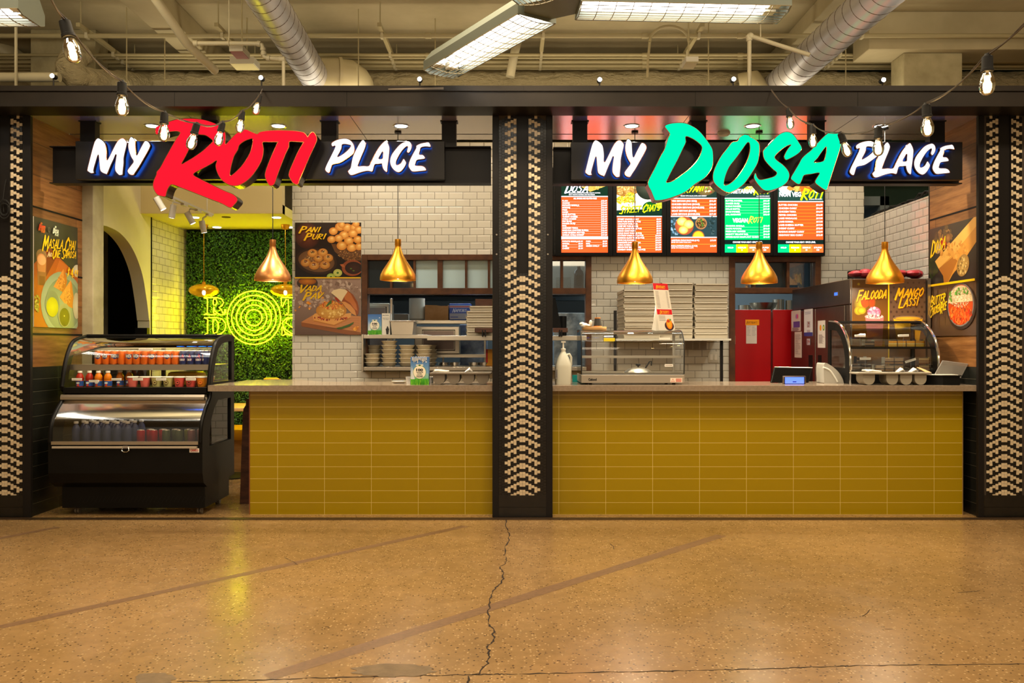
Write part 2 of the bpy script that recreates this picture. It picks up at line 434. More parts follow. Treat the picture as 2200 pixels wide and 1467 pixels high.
# ---------------------------------------------------------------- text (Blender's built-in font) and brush lettering
_tc = {}
def text_mesh(s, bold=0.0):
    k = (s, bold)
    if k in _tc: return _tc[k]
    cu = bpy.data.curves.new('t', 'FONT'); cu.body = s; cu.size = 1.0; cu.offset = bold; cu.resolution_u = 2; cu.fill_mode = 'FRONT'
    ob = bpy.data.objects.new('t', cu); col.objects.link(ob)
    dg = bpy.context.evaluated_depsgraph_get(); dg.update()
    me = ob.evaluated_get(dg).to_mesh()
    vs = [(v.co.x, v.co.y) for v in me.vertices]; fs = [tuple(p.vertices) for p in me.polygons]
    ob.evaluated_get(dg).to_mesh_clear()
    bpy.data.objects.remove(ob); bpy.data.curves.remove(cu)
    if not vs: vs = [(0, 0)]
    x0 = min(v[0] for v in vs); x1 = max(v[0] for v in vs)
    vs = [((v[0] - x0), v[1]) for v in vs]
    _tc[k] = (vs, fs, x1 - x0); return _tc[k]
def curve_mesh(loops, depth=0.0):
    """2D filled curve from closed loops -> (verts, faces)"""
    cu = bpy.data.curves.new('c', 'CURVE'); cu.dimensions = '2D'; cu.fill_mode = 'BOTH'; cu.extrude = depth / 2
    for lp in loops:
        sp = cu.splines.new('POLY'); sp.points.add(len(lp) - 1)
        for i, (x, y) in enumerate(lp): sp.points[i].co = (x, y, 0, 1)
        sp.use_cyclic_u = True
    ob = bpy.data.objects.new('c', cu); col.objects.link(ob)
    dg = bpy.context.evaluated_depsgraph_get(); dg.update()
    me = ob.evaluated_get(dg).to_mesh()
    vs = [tuple(v.co) for v in me.vertices]; fs = [tuple(p.vertices) for p in me.polygons]; ns = [tuple(p.normal) for p in me.polygons]
    ob.evaluated_get(dg).to_mesh_clear()
    bpy.data.objects.remove(ob); bpy.data.curves.remove(cu)
    return vs, fs, ns
def smooth_loop(pts, sub=5):
    out = []; n = len(pts)
    for i in range(n):
        p0, p1, p2, p3 = pts[i - 1], pts[i], pts[(i + 1) % n], pts[(i + 2) % n]
        for k in range(sub):
            u = k / sub
            out.append(tuple(0.5 * ((2 * p1[j]) + (-p0[j] + p2[j]) * u + (2 * p0[j] - 5 * p1[j] + 4 * p2[j] - p3[j]) * u * u + (-p0[j] + 3 * p1[j] - 3 * p2[j] + p3[j]) * u ** 3) for j in (0, 1)))
    return out
GL = {'A': "0,0 .38,1 .55,0|.12,.34 .52,.38", 'B': ".05,0 .15,1 .5,.85 .42,.58 .12,.52 .52,.38 .48,.1 .05,0", 'C': ".55,.82 .42,1 .14,.65 .08,.15 .28,0 .5,.2",
 'D': ".05,0 .15,1 .48,.85 .52,.35 .3,.08 .05,0", 'E': ".55,1 .16,.95 .1,.5 .05,0 .5,.03|.1,.5 .45,.56", 'F': ".55,1 .15,.95 .05,0|.1,.5 .45,.56", 'G': ".55,.85 .4,1 .1,.6 .08,.1 .35,0 .5,.4 .3,.42",
 'H': ".12,1 .05,0|.52,1 .46,0|.08,.5 .48,.54", 'I': ".2,1 .12,0", 'J': ".5,1 .4,.1 .2,0 .05,.2", 'K': ".12,1 .05,0|.52,1 .1,.45 .5,0", 'L': ".15,1 .05,.05 .5,.08", 'M': "0,0 .15,1 .32,.35 .6,1 .62,0",
 'N': ".02,0 .12,1 .42,0 .55,1", 'O': ".35,1 .1,.7 .06,.2 .25,0 .48,.3 .52,.75 .35,1", 'P': ".05,0 .15,1 .48,.92 .48,.62 .1,.45", 'Q': ".35,1 .1,.7 .06,.2 .25,0 .48,.3 .52,.75 .35,1|.3,.3 .6,-.1",
 'R': ".05,0 .15,1 .5,.88 .45,.6 .1,.48 .52,0", 'S': ".52,.9 .3,1 .12,.75 .45,.4 .35,.05 .03,.1", 'T': "0,.95 .6,1|.3,.97 .2,0", 'U': ".1,1 .08,.2 .28,0 .46,.2 .55,1", 'V': ".06,1 .2,0 .58,1",
 'W': ".02,1 .1,0 .3,.7 .42,0 .65,1", 'X': ".05,1 .5,0|.55,1 0,0", 'Y': ".05,1 .28,.5|.55,1 .12,0", 'Z': ".05,1 .55,1 .05,0 .5,0", '$': ".5,.82 .3,.9 .12,.72 .45,.4 .35,.12 .05,.2|.32,1.1 .2,-.1",
 '4': ".4,0 .42,1 .02,.35 .55,.38", '9': ".45,.6 .15,.55 .2,.95 .48,.95 .35,0", '.': ".1,.02 .14,.08", '1': ".15,.8 .3,1 .22,0", '0': ".35,1 .1,.7 .06,.2 .25,0 .48,.3 .52,.75 .35,1", '&': ".5,0 .1,.8 .3,1 .4,.8 .05,.3 .2,0 .5,.4", "'": ".2,1 .12,.8"}
GW = {'I': .34, '.': .25, 'M': .78, 'W': .8, "'": .25, ' ': .35, '1': .45}
def brush_polys(s, h, t=0.17, slant=0.22, first=1.35, rise=0.0):
    """list of 2D polys (x right, y up) and total width for brush-marker capitals"""
    polys = []; x = 0.0
    for wi, ch in enumerate(s):
        if ch == ' ': x += 0.35 * h; continue
        up = h * (first if (wi == 0 or s[wi - 1] == ' ') else 1.0)
        dy = -(up - h) * 0.45
        if ch in GL:
            for st in GL[ch].split('|'):
                pts = [tuple(map(float, q.split(','))) for q in st.split()]
                pts = [(x + (a + slant * b) * up, dy + b * up + rise * x) for a, b in pts]
                n = len(pts); tt = t * up
                for i in range(n - 1):
                    ta = tt * (1.0 - 0.35 * i / n); tb = tt * (1.0 - 0.35 * (i + 1) / n)
                    (ax, ay), (bx, by) = pts[i], pts[i + 1]
                    L = math.hypot(bx - ax, by - ay) or 1e-6; nx, ny = -(by - ay) / L, (bx - ax) / L
                    polys.append([(ax + nx * ta / 2, ay + ny * ta / 2), (bx + nx * tb / 2, by + ny * tb / 2), (bx - nx * tb / 2, by - ny * tb / 2), (ax - nx * ta / 2, ay - ny * ta / 2)])
                for i, (ax, ay) in enumerate(pts):
                    ta = tt * (1.0 - 0.35 * i / n) / 2
                    polys.append([(ax + ta * math.cos(k * PI / 4), ay + ta * math.sin(k * PI / 4)) for k in range(8)])
        x += GW.get(ch, .62) * up * 1.03
    return polys, x
class Art:
    """flat printed or lit picture laid in thin layers on one plane.  o = top-left corner, u = right, v = down, n = out of the sheet; units are the sheet's own"""
    def __init__(s, o, u, v, n, step=0.00025):
        s.o = Vector(o); s.u = Vector(u); s.v = Vector(v); s.n = Vector(n); s.k = 0; s.step = step; s.mb = MB()
    clip = None; e = 0.0
    def pt(s, x, y): return s.o + s.u * x + s.v * y + s.n * (s.step * s.k + s.e)
    def lay(s): s.k += 1
    def emit(s, pts, cols):
        """one polygon with corner colours, cut off at the sheet's edges"""
        if s.clip:
            x0, y0, x1, y1 = s.clip; q = [(p[0], p[1], c) for p, c in zip(pts, cols)]
            for ax, lim, sg in ((0, x0, 1), (0, x1, -1), (1, y0, 1), (1, y1, -1)):
                if all((p[ax] - lim) * sg >= 0 for p in q): continue
                out = []
                for k in range(len(q)):
                    a, b = q[k - 1], q[k]; da, db = (a[ax] - lim) * sg, (b[ax] - lim) * sg
                    if (da >= 0) != (db >= 0):
                        u = da / (da - db); out.append((a[0] + (b[0] - a[0]) * u, a[1] + (b[1] - a[1]) * u, tuple(a[2][j] + (b[2][j] - a[2][j]) * u for j in range(4))))
                    if db >= 0: out.append(b)
                q = out
                if len(q) < 3: return
            pts = [(a, b) for a, b, _ in q]; cols = [c for _, _, c in q]
        s.mb.add([s.pt(*p) for p in pts], [tuple(range(len(pts)))], 0, list(cols))
    def poly(s, pts, c, new=True):
        if new: s.lay()
        s.emit(pts, [c] * len(pts)); return s
    def rect(s, x0, y0, x1, y1, c, c2=None):
        s.lay(); s.emit([(x0, y0), (x1, y0), (x1, y1), (x0, y1)], [c] * 4 if c2 is None else [c, c, c2, c2]); return s
    def ell(s, cx, cy_, rx, ry, c, edge=None, rot=0.0, n=28, a0=0.0, a1=2 * PI, new=True, hx=0.0, hy=0.0):
        if new: s.lay()
        full = abs(a1 - a0 - 2 * PI) < 1e-6; pts = []
        for i in range(n if full else n + 1):
            a = a0 + (a1 - a0) * i / n; x = rx * math.cos(a); y = ry * math.sin(a)
            pts.append((cx + x * math.cos(rot) - y * math.sin(rot), cy_ + x * math.sin(rot) + y * math.cos(rot)))
        if edge is None: s.emit(pts, [c] * len(pts)); return s
        m = len(pts); h = (cx + hx, cy_ + hy)
        for i in range(m if full else m - 1): s.emit([h, pts[i], pts[(i + 1) % m]], [c, edge, edge])
        return s
    def blobs(s, cx, cy_, rx, ry, n, r0, r1, cols, seed=0, squash=1.0):
        rd = random.Random(seed)
        for i in range(n):
            if i % 12 == 0: s.lay()
            s.e = (i % 12) * 1e-5
            a = rd.uniform(0, 2 * PI); q = math.sqrt(rd.random()); r = rd.uniform(r0, r1)
            s.ell(cx + rx * q * math.cos(a), cy_ + ry * q * math.sin(a), r, r * rd.uniform(0.4, 1.0) * squash, rd.choice(cols), rot=rd.uniform(0, PI), n=7, new=False)
        s.e = 0.0; return s
    def text(s, st, x, y, h, c, w=None, align='L', bold=0.02):
        """y is the baseline, h the capital height"""
        s.lay(); vs, fs, tw = text_mesh(st, bold); k = h / 0.73; kx = k if w is None else w / max(tw, 1e-3)
        W = tw * kx; x0 = x if align == 'L' else (x - W if align == 'R' else x - W / 2)
        s.mb.add([s.pt(x0 + a * kx, y - b * k) for a, b in vs], fs, 0, c); return s
    def brush(s, st, x, y, h, c, w=None, t=0.17, rise=0.0, slant=0.22, first=1.35, shadow=None):
        polys, W = brush_polys(st, h, t, slant, first, rise); kx = 1.0 if w is None else w / W
        if shadow:
            s.pile([[(x + a * kx + h * .06, y - b + h * .06) for a, b in p] for p in polys], shadow)
        return s.pile([[(x + a * kx, y - b) for a, b in p] for p in polys], c)
    def pile(s, ps, c):
        for i, p in enumerate(ps):
            if i % 12 == 0: s.lay()
            s.e = (i % 12) * 1e-5; s.poly(p, c, False)
        s.e = 0.0; return s
    def build(s, name, m, parent=None, **k): return s.mb.build(name, m, parent, **k)
def pxart(d):
    """sheet facing the hall at distance d, measured in photo pixels"""
    k = d / F
    return Art((-1100 * k, d, CH + 740 * k), (k, 0, 0), (0, 0, -k), (0, -1, 0))
# ================================================================= SETTING
def S(o): o['kind'] = 'structure'; return o
ZS = 3.25      # canopy soffit height
DB = 9.20      # distance of the tiled back wall
S(MB().box(-9, 9, -4, 14, -0.1, 0.0).build('floor', M['floor']))
def fl(px, py, z=0.0): d = (CH - z) * F / (py - 740.0); return Vector(((px - 1100) * d / F, d, z))
def ribbon(pts, w, z, m=0, mb=None, wj=0.0, seed=1):
    rd = random.Random(seed); mb = mb or MB(); pts = [Vector((p[0], p[1], z)) for p in pts]
    L = []; R = []
    for i, p in enumerate(pts):
        d = (pts[min(i + 1, len(pts) - 1)] - pts[max(i - 1, 0)]).normalized(); n = Vector((-d.y, d.x, 0))
        ww = w * (1 + wj * rd.uniform(-1, 1)) / 2; L.append(p + n * ww); R.append(p - n * ww)
    for i in range(len(pts) - 1): mb.quad(L[i], L[i + 1], R[i + 1], R[i], m)
    return mb
bands = MB()  # darker diagonal ribbons laid flat on the floor
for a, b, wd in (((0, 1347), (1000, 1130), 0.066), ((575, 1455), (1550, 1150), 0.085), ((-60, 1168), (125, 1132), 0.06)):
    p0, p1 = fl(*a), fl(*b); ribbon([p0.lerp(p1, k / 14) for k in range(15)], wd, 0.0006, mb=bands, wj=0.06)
S(bands.build('floor_dark_band', M['floor_band'], org=(0, 5, 0)))
cr = [(1090, 1114), (1087, 1135), (1097, 1150), (1087, 1170), (1083, 1190), (1090, 1205), (1072, 1220), (1082, 1230), (1080, 1250), (1062, 1265), (1052, 1290), (1050, 1315), (1051, 1340), (1060, 1355), (1060, 1375), (1047, 1390), (1053, 1405), (1047, 1425), (1030, 1447), (1008, 1452), (1002, 1480)]
rd = random.Random(4); pts = []
for i in range(len(cr) - 1):
    for k in range(6):
        u = k / 6; pts.append(fl(cr[i][0] * (1 - u) + cr[i + 1][0] * u + rd.uniform(-3, 3), cr[i][1] * (1 - u) + cr[i + 1][1] * u))
ck = ribbon(pts, 0.007, 0.0009, wj=0.7)
jt = [(380, 1464), (540, 1461), (760, 1454), (1030, 1449), (1100, 1448), (1410, 1442), (1600, 1438), (1840, 1430), (2000, 1428), (2300, 1425)]
pts = []
for i in range(len(jt) - 1):
    for k in range(16):
        u = k / 16; pts.append(fl(jt[i][0] * (1 - u) + jt[i + 1][0] * u, jt[i][1] * (1 - u) + jt[i + 1][1] * u + rd.uniform(-1.0, 1.0)))
ribbon(pts, 0.006, 0.0009, mb=ck, wj=0.8, seed=3)
for (a, b) in (((612, 1198), (640, 1214)), ((1311, 1168), (1319, 1180)), ((1853, 1324), (1868, 1310)), ((2058, 1273), (2105, 1269)), ((1900, 1351), (1918, 1352))):
    ribbon([fl(*a), fl((a[0] + b[0]) / 2 + 3, (a[1] + b[1]) / 2), fl(*b)], 0.004, 0.0009, mb=ck)
S(ck.build('floor_crack', M['crack'], org=(0, 5, 0)))
pm = MB()
for (cx, cy_, rx, ry, sd) in ((845, 1440, 90, 15, 1), (331, 1458, 44, 13, 2)):
    rd = random.Random(sd); q = []
    for k in range(40):
        a = 2 * PI * k / 40; r = 1 + rd.uniform(-0.13, 0.1); p = fl(cx + rx * r * math.cos(a), cy_ + ry * r * math.sin(a)); q.append((p.x, p.y, 0.0012))
    pm.add(q, [tuple(range(40))])
S(pm.build('floor_patch', M['patch'], org=(0, 4, 0)))
S(MB().box(-4.6, 4.6, 6.69, 6.765, 0.0, 0.004).build('trim_1', mat('bronze_strip', rgb(58, 42, 26), 0.45)))
# hall ceiling with downstand beams
ZC = 4.90
S(MB().box(-9, 9, -4, 14, ZC, ZC + 0.2).build('ceiling', M['slab']))
for i, (x0, x1, y0, y1, z0) in enumerate(((-9, 9, 10.6, 11.1, 4.25), (3.10, 3.5, 2.0, 10.6, 4.72), (-3.72, -3.42, 2.0, 10.6, 4.66), (3.75, 9, 8.80, 9.22, 4.50))):
    S(MB().box(x0, x1, y0, y1, z0, ZC).build('ceiling_beam', M['slab'], bevel=0.01))
S(MB().box(-9, 9, 13.6, 13.8, 0, ZC).build('wall_far', M['concrete']))
for x0, x1, y0 in ((-9.0, -8.8, -4), (8.8, 9.0, -4)):
    S(MB().box(x0, x1, y0, 14, 0, ZC).build('wall_left' if x0 < 0 else 'wall_right', M['plaster']))
# concrete columns above the canopy
for nm, (x0, x1, y0, y1) in (('l', (65, 205, 74, 9.3)), ('r', (1941, 2068, 108, 8.9))):
    d = y1; a = (x0 - 1100) * d / F; b = (x1 - 1100) * d / F; zt = CH + (740 - y0) * d / F
    S(MB().box(a, b, d, d + 0.3, 0 if nm == 'l' else 3.64, ZC if nm == 'l' else 4.5).build('column_left' if nm == 'l' else 'column_right', M['concrete'], bevel=0.012))
# ---- stall shell
WB0 = (628 - 1100) * DB / F          # left edge of tiled back wall
OX0, OX1 = -1.646, 0.870             # serving hatch opening (frame outer)
HZ0, HZ1 = 1.11, 2.385
DX0, DX1 = (1566 - 1100) * DB / F, (1762 - 1100) * DB / F
XR = 3.865
wall = MB()
def wp(x0, x1, z0, z1): wall.box(x0, x1, DB, DB + 0.12, z0, z1)
wp(WB0, OX0, 0, 3.62); wp(OX0, OX1, 0, HZ0); wp(OX0, OX1, HZ1, 3.62); wp(OX1, DX0, 0, 3.62)
wp(DX0, DX1, HZ1 - 0.03, 3.62); wp(DX1, XR, 0, 3.62)
S(wall.build('wall_back', M['subway'], org=(0, DB, 0)))
# right side wall, tiled, open above 2.78 m
S(MB().box(XR, XR + 0.12, 7.62, DB, 0, 2.78).build('wall_right_tiled', M['subway_side']))
S(MB().box(4.0, 9, 10.2, 10.3, 0, ZC).build('wall_neighbour', M['green_dark']))
# wood clad side walls with dark tile dado
for sx, X in ((-1, -3.90), (1, 3.79)):
    x0, x1 = (X - 0.09, X) if sx < 0 else (X, X + 0.09)
    s = 'left' if sx < 0 else 'right'
    S(MB().box(x0, x1, 6.79, 7.60, 1.215, 3.25).build('wall_wood_' + s, M['plank']))
    S(MB().box(x0, x1, 6.79, 7.60, 0, 1.215).build('wall_dado_' + s, M['black_tile']))
    g = MB()
    for z in (2.525, 1.487) + ((2.005,) if sx < 0 else ()):
        xa, xb = (X, X + 0.003) if sx < 0 else (X - 0.003, X)
        g.box(xa, xb, 6.79, 7.60, z - 0.007, z + 0.007)
    S(g.build('trim_' + ('2' if sx < 0 else '3'), M['matte_black']))
S(MB().box(3.79, 3.87, 7.6, 7.625, 0, 3.25).build('trim_4', M['black']))
# concrete post and arched wall on the left
S(MB().box(-4.0, -3.80, 7.60, 7.80, 0, 3.62).build('column_arch', M['concrete'], bevel=0.006))
S(MB().box(-3.925, -3.912, 7.585, 7.60, 1.2, 3.25).build('trim_5', mat('galv_trim', rgb(150, 140, 120), 0.35, 0.6)))
pr = [(0.0, 2.54), (0.28, 2.508), (0.55, 2.385), (0.76, 2.17), (0.87, 1.92), (0.945, 1.66), (0.96, 1.585), (0.96, 0)]
pr2 = []
for i in range(len(pr) - 2):
    for k in range(6):
        u = k / 6; p0, p1, p2, p3 = pr[max(i - 1, 0)], pr[i], pr[i + 1], pr[i + 2]
        pr2.append(tuple(0.5 * ((2 * p1[j]) + (-p0[j] + p2[j]) * u + (2 * p0[j] - 5 * p1[j] + 4 * p2[j] - p3[j]) * u * u + (-p0[j] + 3 * p1[j] - 3 * p2[j] + p3[j]) * u ** 3) for j in (0, 1)))
pr2 += pr[-2:]
yc = 8.06
outl = [(7.62, 3.62), (7.62, 2.45)] + [(yc - a, b) for a, b in pr2[::-1] if yc - a > 7.64 and b > 1] + [(yc + a, b) for a, b in pr2] + [(9.06, 0), (9.06, 3.62)]
aw = MB(); aw.prism(outl, 'x', -4.03, -3.90)
S(aw.build('wall_arch', M['plaster'], org=(-3.96, 8.3, 0)))
S(MB().box(-4.03, -3.901, 8.955, 9.045, 0, 1.578).build('trim_6', M['matte_black']))
S(MB().box(-3.905, -3.895, 9.045, 9.07, 0, 2.775).build('trim_7', M['matte_black']))
# dark passage behind the arch
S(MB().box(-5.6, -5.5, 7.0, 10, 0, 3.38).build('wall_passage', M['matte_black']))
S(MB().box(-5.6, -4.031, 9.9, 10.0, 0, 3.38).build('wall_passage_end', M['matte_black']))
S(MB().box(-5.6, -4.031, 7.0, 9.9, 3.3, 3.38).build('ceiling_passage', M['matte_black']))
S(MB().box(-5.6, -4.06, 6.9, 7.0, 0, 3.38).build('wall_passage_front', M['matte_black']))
# dining nook: tiled side wall, ceiling, bulkhead, hedge wall
S(MB().box(-4.05, -3.90, 9.07, 10.14, 0, 2.775).build('wall_nook_tiled', M['subway_side']))
S(MB().box(-4.05, WB0, 8.81, 10.14, 2.775, 2.87).build('ceiling_nook', M['yellow_ceiling']))
S(MB().box(-3.90, WB0, 8.80, 8.90, 2.776, 3.62).build('wall_bulkhead', mat('bulkhead_paint', rgb(196, 180, 130), 0.7)))
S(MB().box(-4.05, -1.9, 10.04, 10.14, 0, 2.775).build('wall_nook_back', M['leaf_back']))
S(MB().box(WB0, WB0 + 0.1, DB + 0.12, 10.04, 0, 2.775).build('wall_nook_right', M['subway_side']))
# hedge of small leaves (nobody could count it)
rd = random.Random(11); hv = MB()
def leafcol(k):
    a = rd.random(); return (0.025 + 0.05 * a * k, 0.085 + 0.14 * a * k, 0.008 + 0.02 * a, 1)
for i in range(27000):
    x = rd.uniform(-3.875, WB0 - 0.025); z = rd.uniform(0.03, 2.745); y = 10.005 - rd.random() * 0.07
    s = rd.uniform(0.007, 0.014); tl = rd.uniform(-1.0, 0.5); az = rd.uniform(-1.1, 1.1); ro = rd.uniform(0, 2 * PI)
    Mx = Matrix.Translation((x, y, z)) @ Matrix.Rotation(az, 4, 'Z') @ Matrix.Rotation(tl, 4, 'X') @ Matrix.Rotation(ro, 4, 'Y')
    q = [Mx @ Vector(p) for p in ((0, 0, -s * 1.3), (s * .7, -s * .3, 0), (0, -s * .25, s * 1.3), (-s * .7, -s * .3, 0))]
    hv.add(q, [(0, 1, 2), (0, 2, 3)], 0, leafcol(rd.choice((0.5, 0.8, 1.0, 1.4))))
o = hv.build('artificial_hedge', M['leaf'], org=(-3.2, 10.0, 0)); tag(o, 'dense green boxwood leaf wall behind the yellow neon sign', 'hedge', kind='stuff')
# kitchen shell behind the back wall
S(MB().box(-2.2, 4.2, 11.6, 11.7, 0, 3.0).build('wall_kitchen_back', mat('kitchen_wall', rgb(120, 132, 138), 0.4)))
S(MB().box(-2.3, 4.2, 9.33, 11.7, 2.95, 3.05).build('ceiling_kitchen', mat('kitchen_ceiling', rgb(90, 100, 104), 0.6)))
S(MB().box(-2.32, -2.2, 9.33, 11.7, 0, 3.05).build('wall_kitchen_left', mat('kitchen_side', rgb(90, 98, 100), 0.4)))
S(MB().box(4.1, 4.2, 9.33, 11.7, 0, 3.05).build('wall_kitchen_right', mat('kitchen_side2', rgb(90, 98, 100), 0.4)))
area('kitchen_tube_light', (-0.4, 10.3, 2.9), 2.6, 0.3, 80, (0.80, 0.94, 1.0))
area('kitchen_tube_light', (3.0, 10.4, 2.9), 1.0, 0.3, 22, (0.80, 0.94, 1.0))
# ---- beam and canopy
S(MB().box(-9, 9, 6.51, 6.775, ZS, 3.367).box(-9, 9, 6.56, 6.775, 3.367, 3.427).box(-9, 9, 6.50, 6.56, 3.3675, 3.371).build('beam_front', M['beam']))
jm = MB()
for px in (375, 745, 1494, 1843): x = (px - 1100) * 6.51 / F; jm.box(x - 0.0012, x + 0.0012, 6.5085, 6.512, ZS, 3.367)
for px in (1125,): x = (px - 1100) * 6.56 / F; jm.box(x - 0.0012, x + 0.0012, 6.5585, 6.562, 3.371, 3.427)
S(jm.build('beam_seam', M['matte_black']))
can = MB()
xs = [-3.90, -2.63, -1.29, -0.14, 0.12, 0.31, 1.43, 2.72, 3.79]
can.box(-3.90, 3.79, 6.775, 7.36, ZS, ZS + 0.03, 0).box(-3.90, 3.79, 7.385, 7.57, ZS, ZS + 0.03, 0)
can.box(-3.90, 3.79, 7.36, 7.385, ZS + 0.006, ZS + 0.03, 1).box(-3.9, 3.79, 6.775, 7.57, ZS + 0.031, ZS + 0.14, 1)
for x in (-2.62, -1.31, 1.43, 2.80):
    can.box(x - 0.002, x + 0.002, 6.775, 7.57, ZS - 0.0008, ZS, 1)
S(can.build('ceiling_canopy', [M['soffit'], M['matte_black']]))
# recessed lights in the canopy
first = None
for i, px in enumerate((328, 598, 862, 1357, 1617, 1893)):
    d = (ZS - CH) * F / (740 - 270.5); x = (px - 1100) * d / F; ty = (px, i)
    if first is None:
        first = thing('recessed_downlight', 'leftmost round recessed light in the canopy, half behind the red letter', 'light', (x, d, ZS), 'round lights in the canopy soffit')
        MB().lathe([(0.052, -0.002), (0.066, -0.006), (0.070, -0.004), (0.070, 0.0)], x, d, ZS, 32).build('rim', M['chrome'], first)
        MB().lathe([(0.0001, -0.0035), (0.053, -0.0035)], x, d, ZS, 32).build('lens', M['downlight'], first)
    else:
        dup(first, (x, d, ZS), label=['', 'round recessed light above the letters T and I of the red sign', 'round recessed light above the white word at the left stall', 'round recessed light above the left end of the green sign', 'round recessed light above the green letter O', 'round recessed light above the white word at the right stall'][i])
    area('downlight_glow', (x, d, ZS - 0.012), 0.09, 0.09, 17, (1.0, 0.88, 0.68), spread=2.4)
MB().lathe([(0.0001, -0.028), (0.04, -0.026), (0.052, -0.014), (0.056, 0.0)], 1.85, 7.32, ZS, 28).build('smoke_detector', M['white_paint'])
tag(bpy.data.objects['smoke_detector'], 'small round smoke detector on the canopy above the green letter O', 'smoke detector')
# ---- mosaic pillars
T = 0.024
def pillar(name, cx, label, half, edge, dep=0.42):
    t = thing(name, label, 'pillar', (cx, DP, 0), 'mosaic pillars holding the front beam')
    cas = MB()
    cas.box(cx - half, cx + half, DP + 0.012, DP + dep, 0.0, ZS)
    cas.box(cx - half, cx - edge, DP - 0.004, DP + 0.012, 0.0, ZS).box(cx + edge, cx + half, DP - 0.004, DP + 0.012, 0.0, ZS)
    cas.build('casing', M['black'], t, bevel=0.002)
    zp = CH - (1064 - 740) * DP / F
    MB().box(cx - edge, cx + edge, DP - 0.001, DP + 0.012, 0.085, zp).box(cx - edge, cx + edge, DP, DP + 0.012, 0.005, 0.083).build('plinth', M['mos_black'], t)
    MB().box(cx - edge, cx + edge, DP + 0.006, DP + 0.0119, zp, ZS).build('grout', M['grout'], t)
    zc = CH + (740 - 587) * DP / F
    mos = MB(); rdm = random.Random(5)
    for ci in range(-8, 8):
        k = ci if ci >= 0 else -ci - 1
        if k > 7: continue
        x0 = cx + ci * T + 0.0009; x1 = x0 + T - 0.0018
        if x0 < cx - edge - 0.001 or x1 > cx + edge + 0.001: continue
        zt = ZS if k >= 2 else zc
        # pattern: period 3 tiles, shifted down half a tile per column
        r = -2
        while True:
            zz1 = ZS - (r + 0.5 * k) * T; zz0 = zz1 - T
            r += 1
            if zz0 > zt - 0.001: continue
            if zz1 < zp + 0.001: break
            ph = (r - 1) % 3
            white = (ph in (0, 1) if k % 2 == 0 else ph == 0) if k <= 5 else False
            a = max(zz0 + 0.0009, zp); b = min(zz1 - 0.0009, zt)
            if b - a < 0.002: continue
            y = DP + 0.001 + rdm.uniform(0, 0.0006)
            mos.add([(x0, y, a), (x1, y, a), (x1, y, b), (x0, y, b), (x0, DP + 0.006, a), (x1, DP + 0.006, a), (x1, DP + 0.006, b), (x0, DP + 0.006, b)],
                    [(0, 1, 2, 3), (4, 5, 1, 0), (3, 2, 6, 7), (4, 0, 3, 7), (1, 5, 6, 2)], 1 if white else 0)
    mos.build('mosaic', [M['mos_black'], M['mos_white']], t)
    ch = MB(); w_ = 2 * T
    ch.box(cx - w_, cx + w_, DP + 0.0, DP + 0.006, zc, ZS)
    ch.box(cx - w_, cx - w_ + 0.006, DP - 0.012, DP, zc, ZS).box(cx + w_ - 0.006, cx + w_, DP - 0.012, DP, zc, ZS)
    ch.build('channel', M['black'], t)
    return t
DP = 6.774
pc = (1122.5 - 1100) / F * DP
p1 = pillar('mosaic_pillar', pc, 'black and cream mosaic pillar between the two stalls', 0.243, 0.166 + 0.026)
bt = MB()
for px, py in ((1067, 504), (1177, 504), (1067, 546), (1177, 546)):
    p = P(px, py, DP - 0.004); bt.lathe([(0.003, 0), (0.006, 0.0), (0.006, 0.003), (0.003, 0.003)], 0, 0, 0, 12)
    n0 = len(bt.v) - 48; bt.xf(Matrix.Translation(p) @ Matrix.Rotation(PI / 2, 4, 'X'), n0)
bt.build('bolt', M['steel'], p1)
p2 = pillar('mosaic_pillar', (9.5 - 1100) / F * DP, 'black and cream mosaic pillar at the far left, cut by the frame', 0.213, 0.150, 0.03)
p3 = pillar('mosaic_pillar', (2158 - 1100) / F * DP, 'black and cream mosaic pillar at the far right edge', 0.213, 0.166, 0.03)
# cable coil on the left pillar
cm = MB(); rd = random.Random(2)
for k in range(5):
    c0 = P(9, 445 + k * 2, DP - 0.03 - k * 0.004); rr = 0.055 + rd.uniform(-0.01, 0.008)
    cm.tube([(c0.x + rr * 0.7 * math.cos(a * PI / 8), c0.y + 0.004 * math.sin(a), c0.z + rr * math.sin(a * PI / 8)) for a in range(16)], 0.0035, 6, closed=True)
cm.tube([P(8, 455, DP - 0.03), P(6, 430, DP - 0.025), P(10, 400, DP - 0.02), P(13, 385, DP - 0.015)], 0.0035, 6)
tag(cm.build('cable_coil', M['rubber']), 'coil of black cable hanging on the far left pillar', 'cable')
# ---- counters
CX = [(-2.158, -0.158, 'mustard tiled counter front of the left stall, beside the drinks cooler'), (0.328, 3.707, 'long mustard tiled counter front of the right stall')]
ft = [-2.47, 3.787]
for i, (a, b, lb) in enumerate(CX):
    c = thing('counter_base', lb, 'counter', ((a + b) / 2, 6.9, 0), 'mustard tiled counter fronts')
    MB().box(a, b, 6.90, 7.24, 0.0, 1.02).build('tiled_front', M['mustard'], c)
    if i == 0: MB().box(a - 0.006, a, 6.896, 7.24, 0, 1.02).build('edge_trim', mat('brass_trim', rgb(150, 90, 70), 0.4, 0.6), c)
    else: MB().box(b, b + 0.006, 6.896, 7.24, 0, 1.02).build('edge_trim', mat('pale_trim', rgb(170, 140, 90), 0.4, 0.5), c)
wt = MB().prism([(-2.47, 6.80), (-0.158, 6.80), (-0.158, 7.50), (-1.70, 7.50), (-2.05, 7.95), (-2.36, 7.95), (-2.47, 7.80)], 'z', 1.02, 1.068)
tag(wt.build('worktop', M['worktop'], bevel=0.003), 'grey stone worktop of the left stall, jutting past its tiled front', 'worktop', 'grey stone worktops')
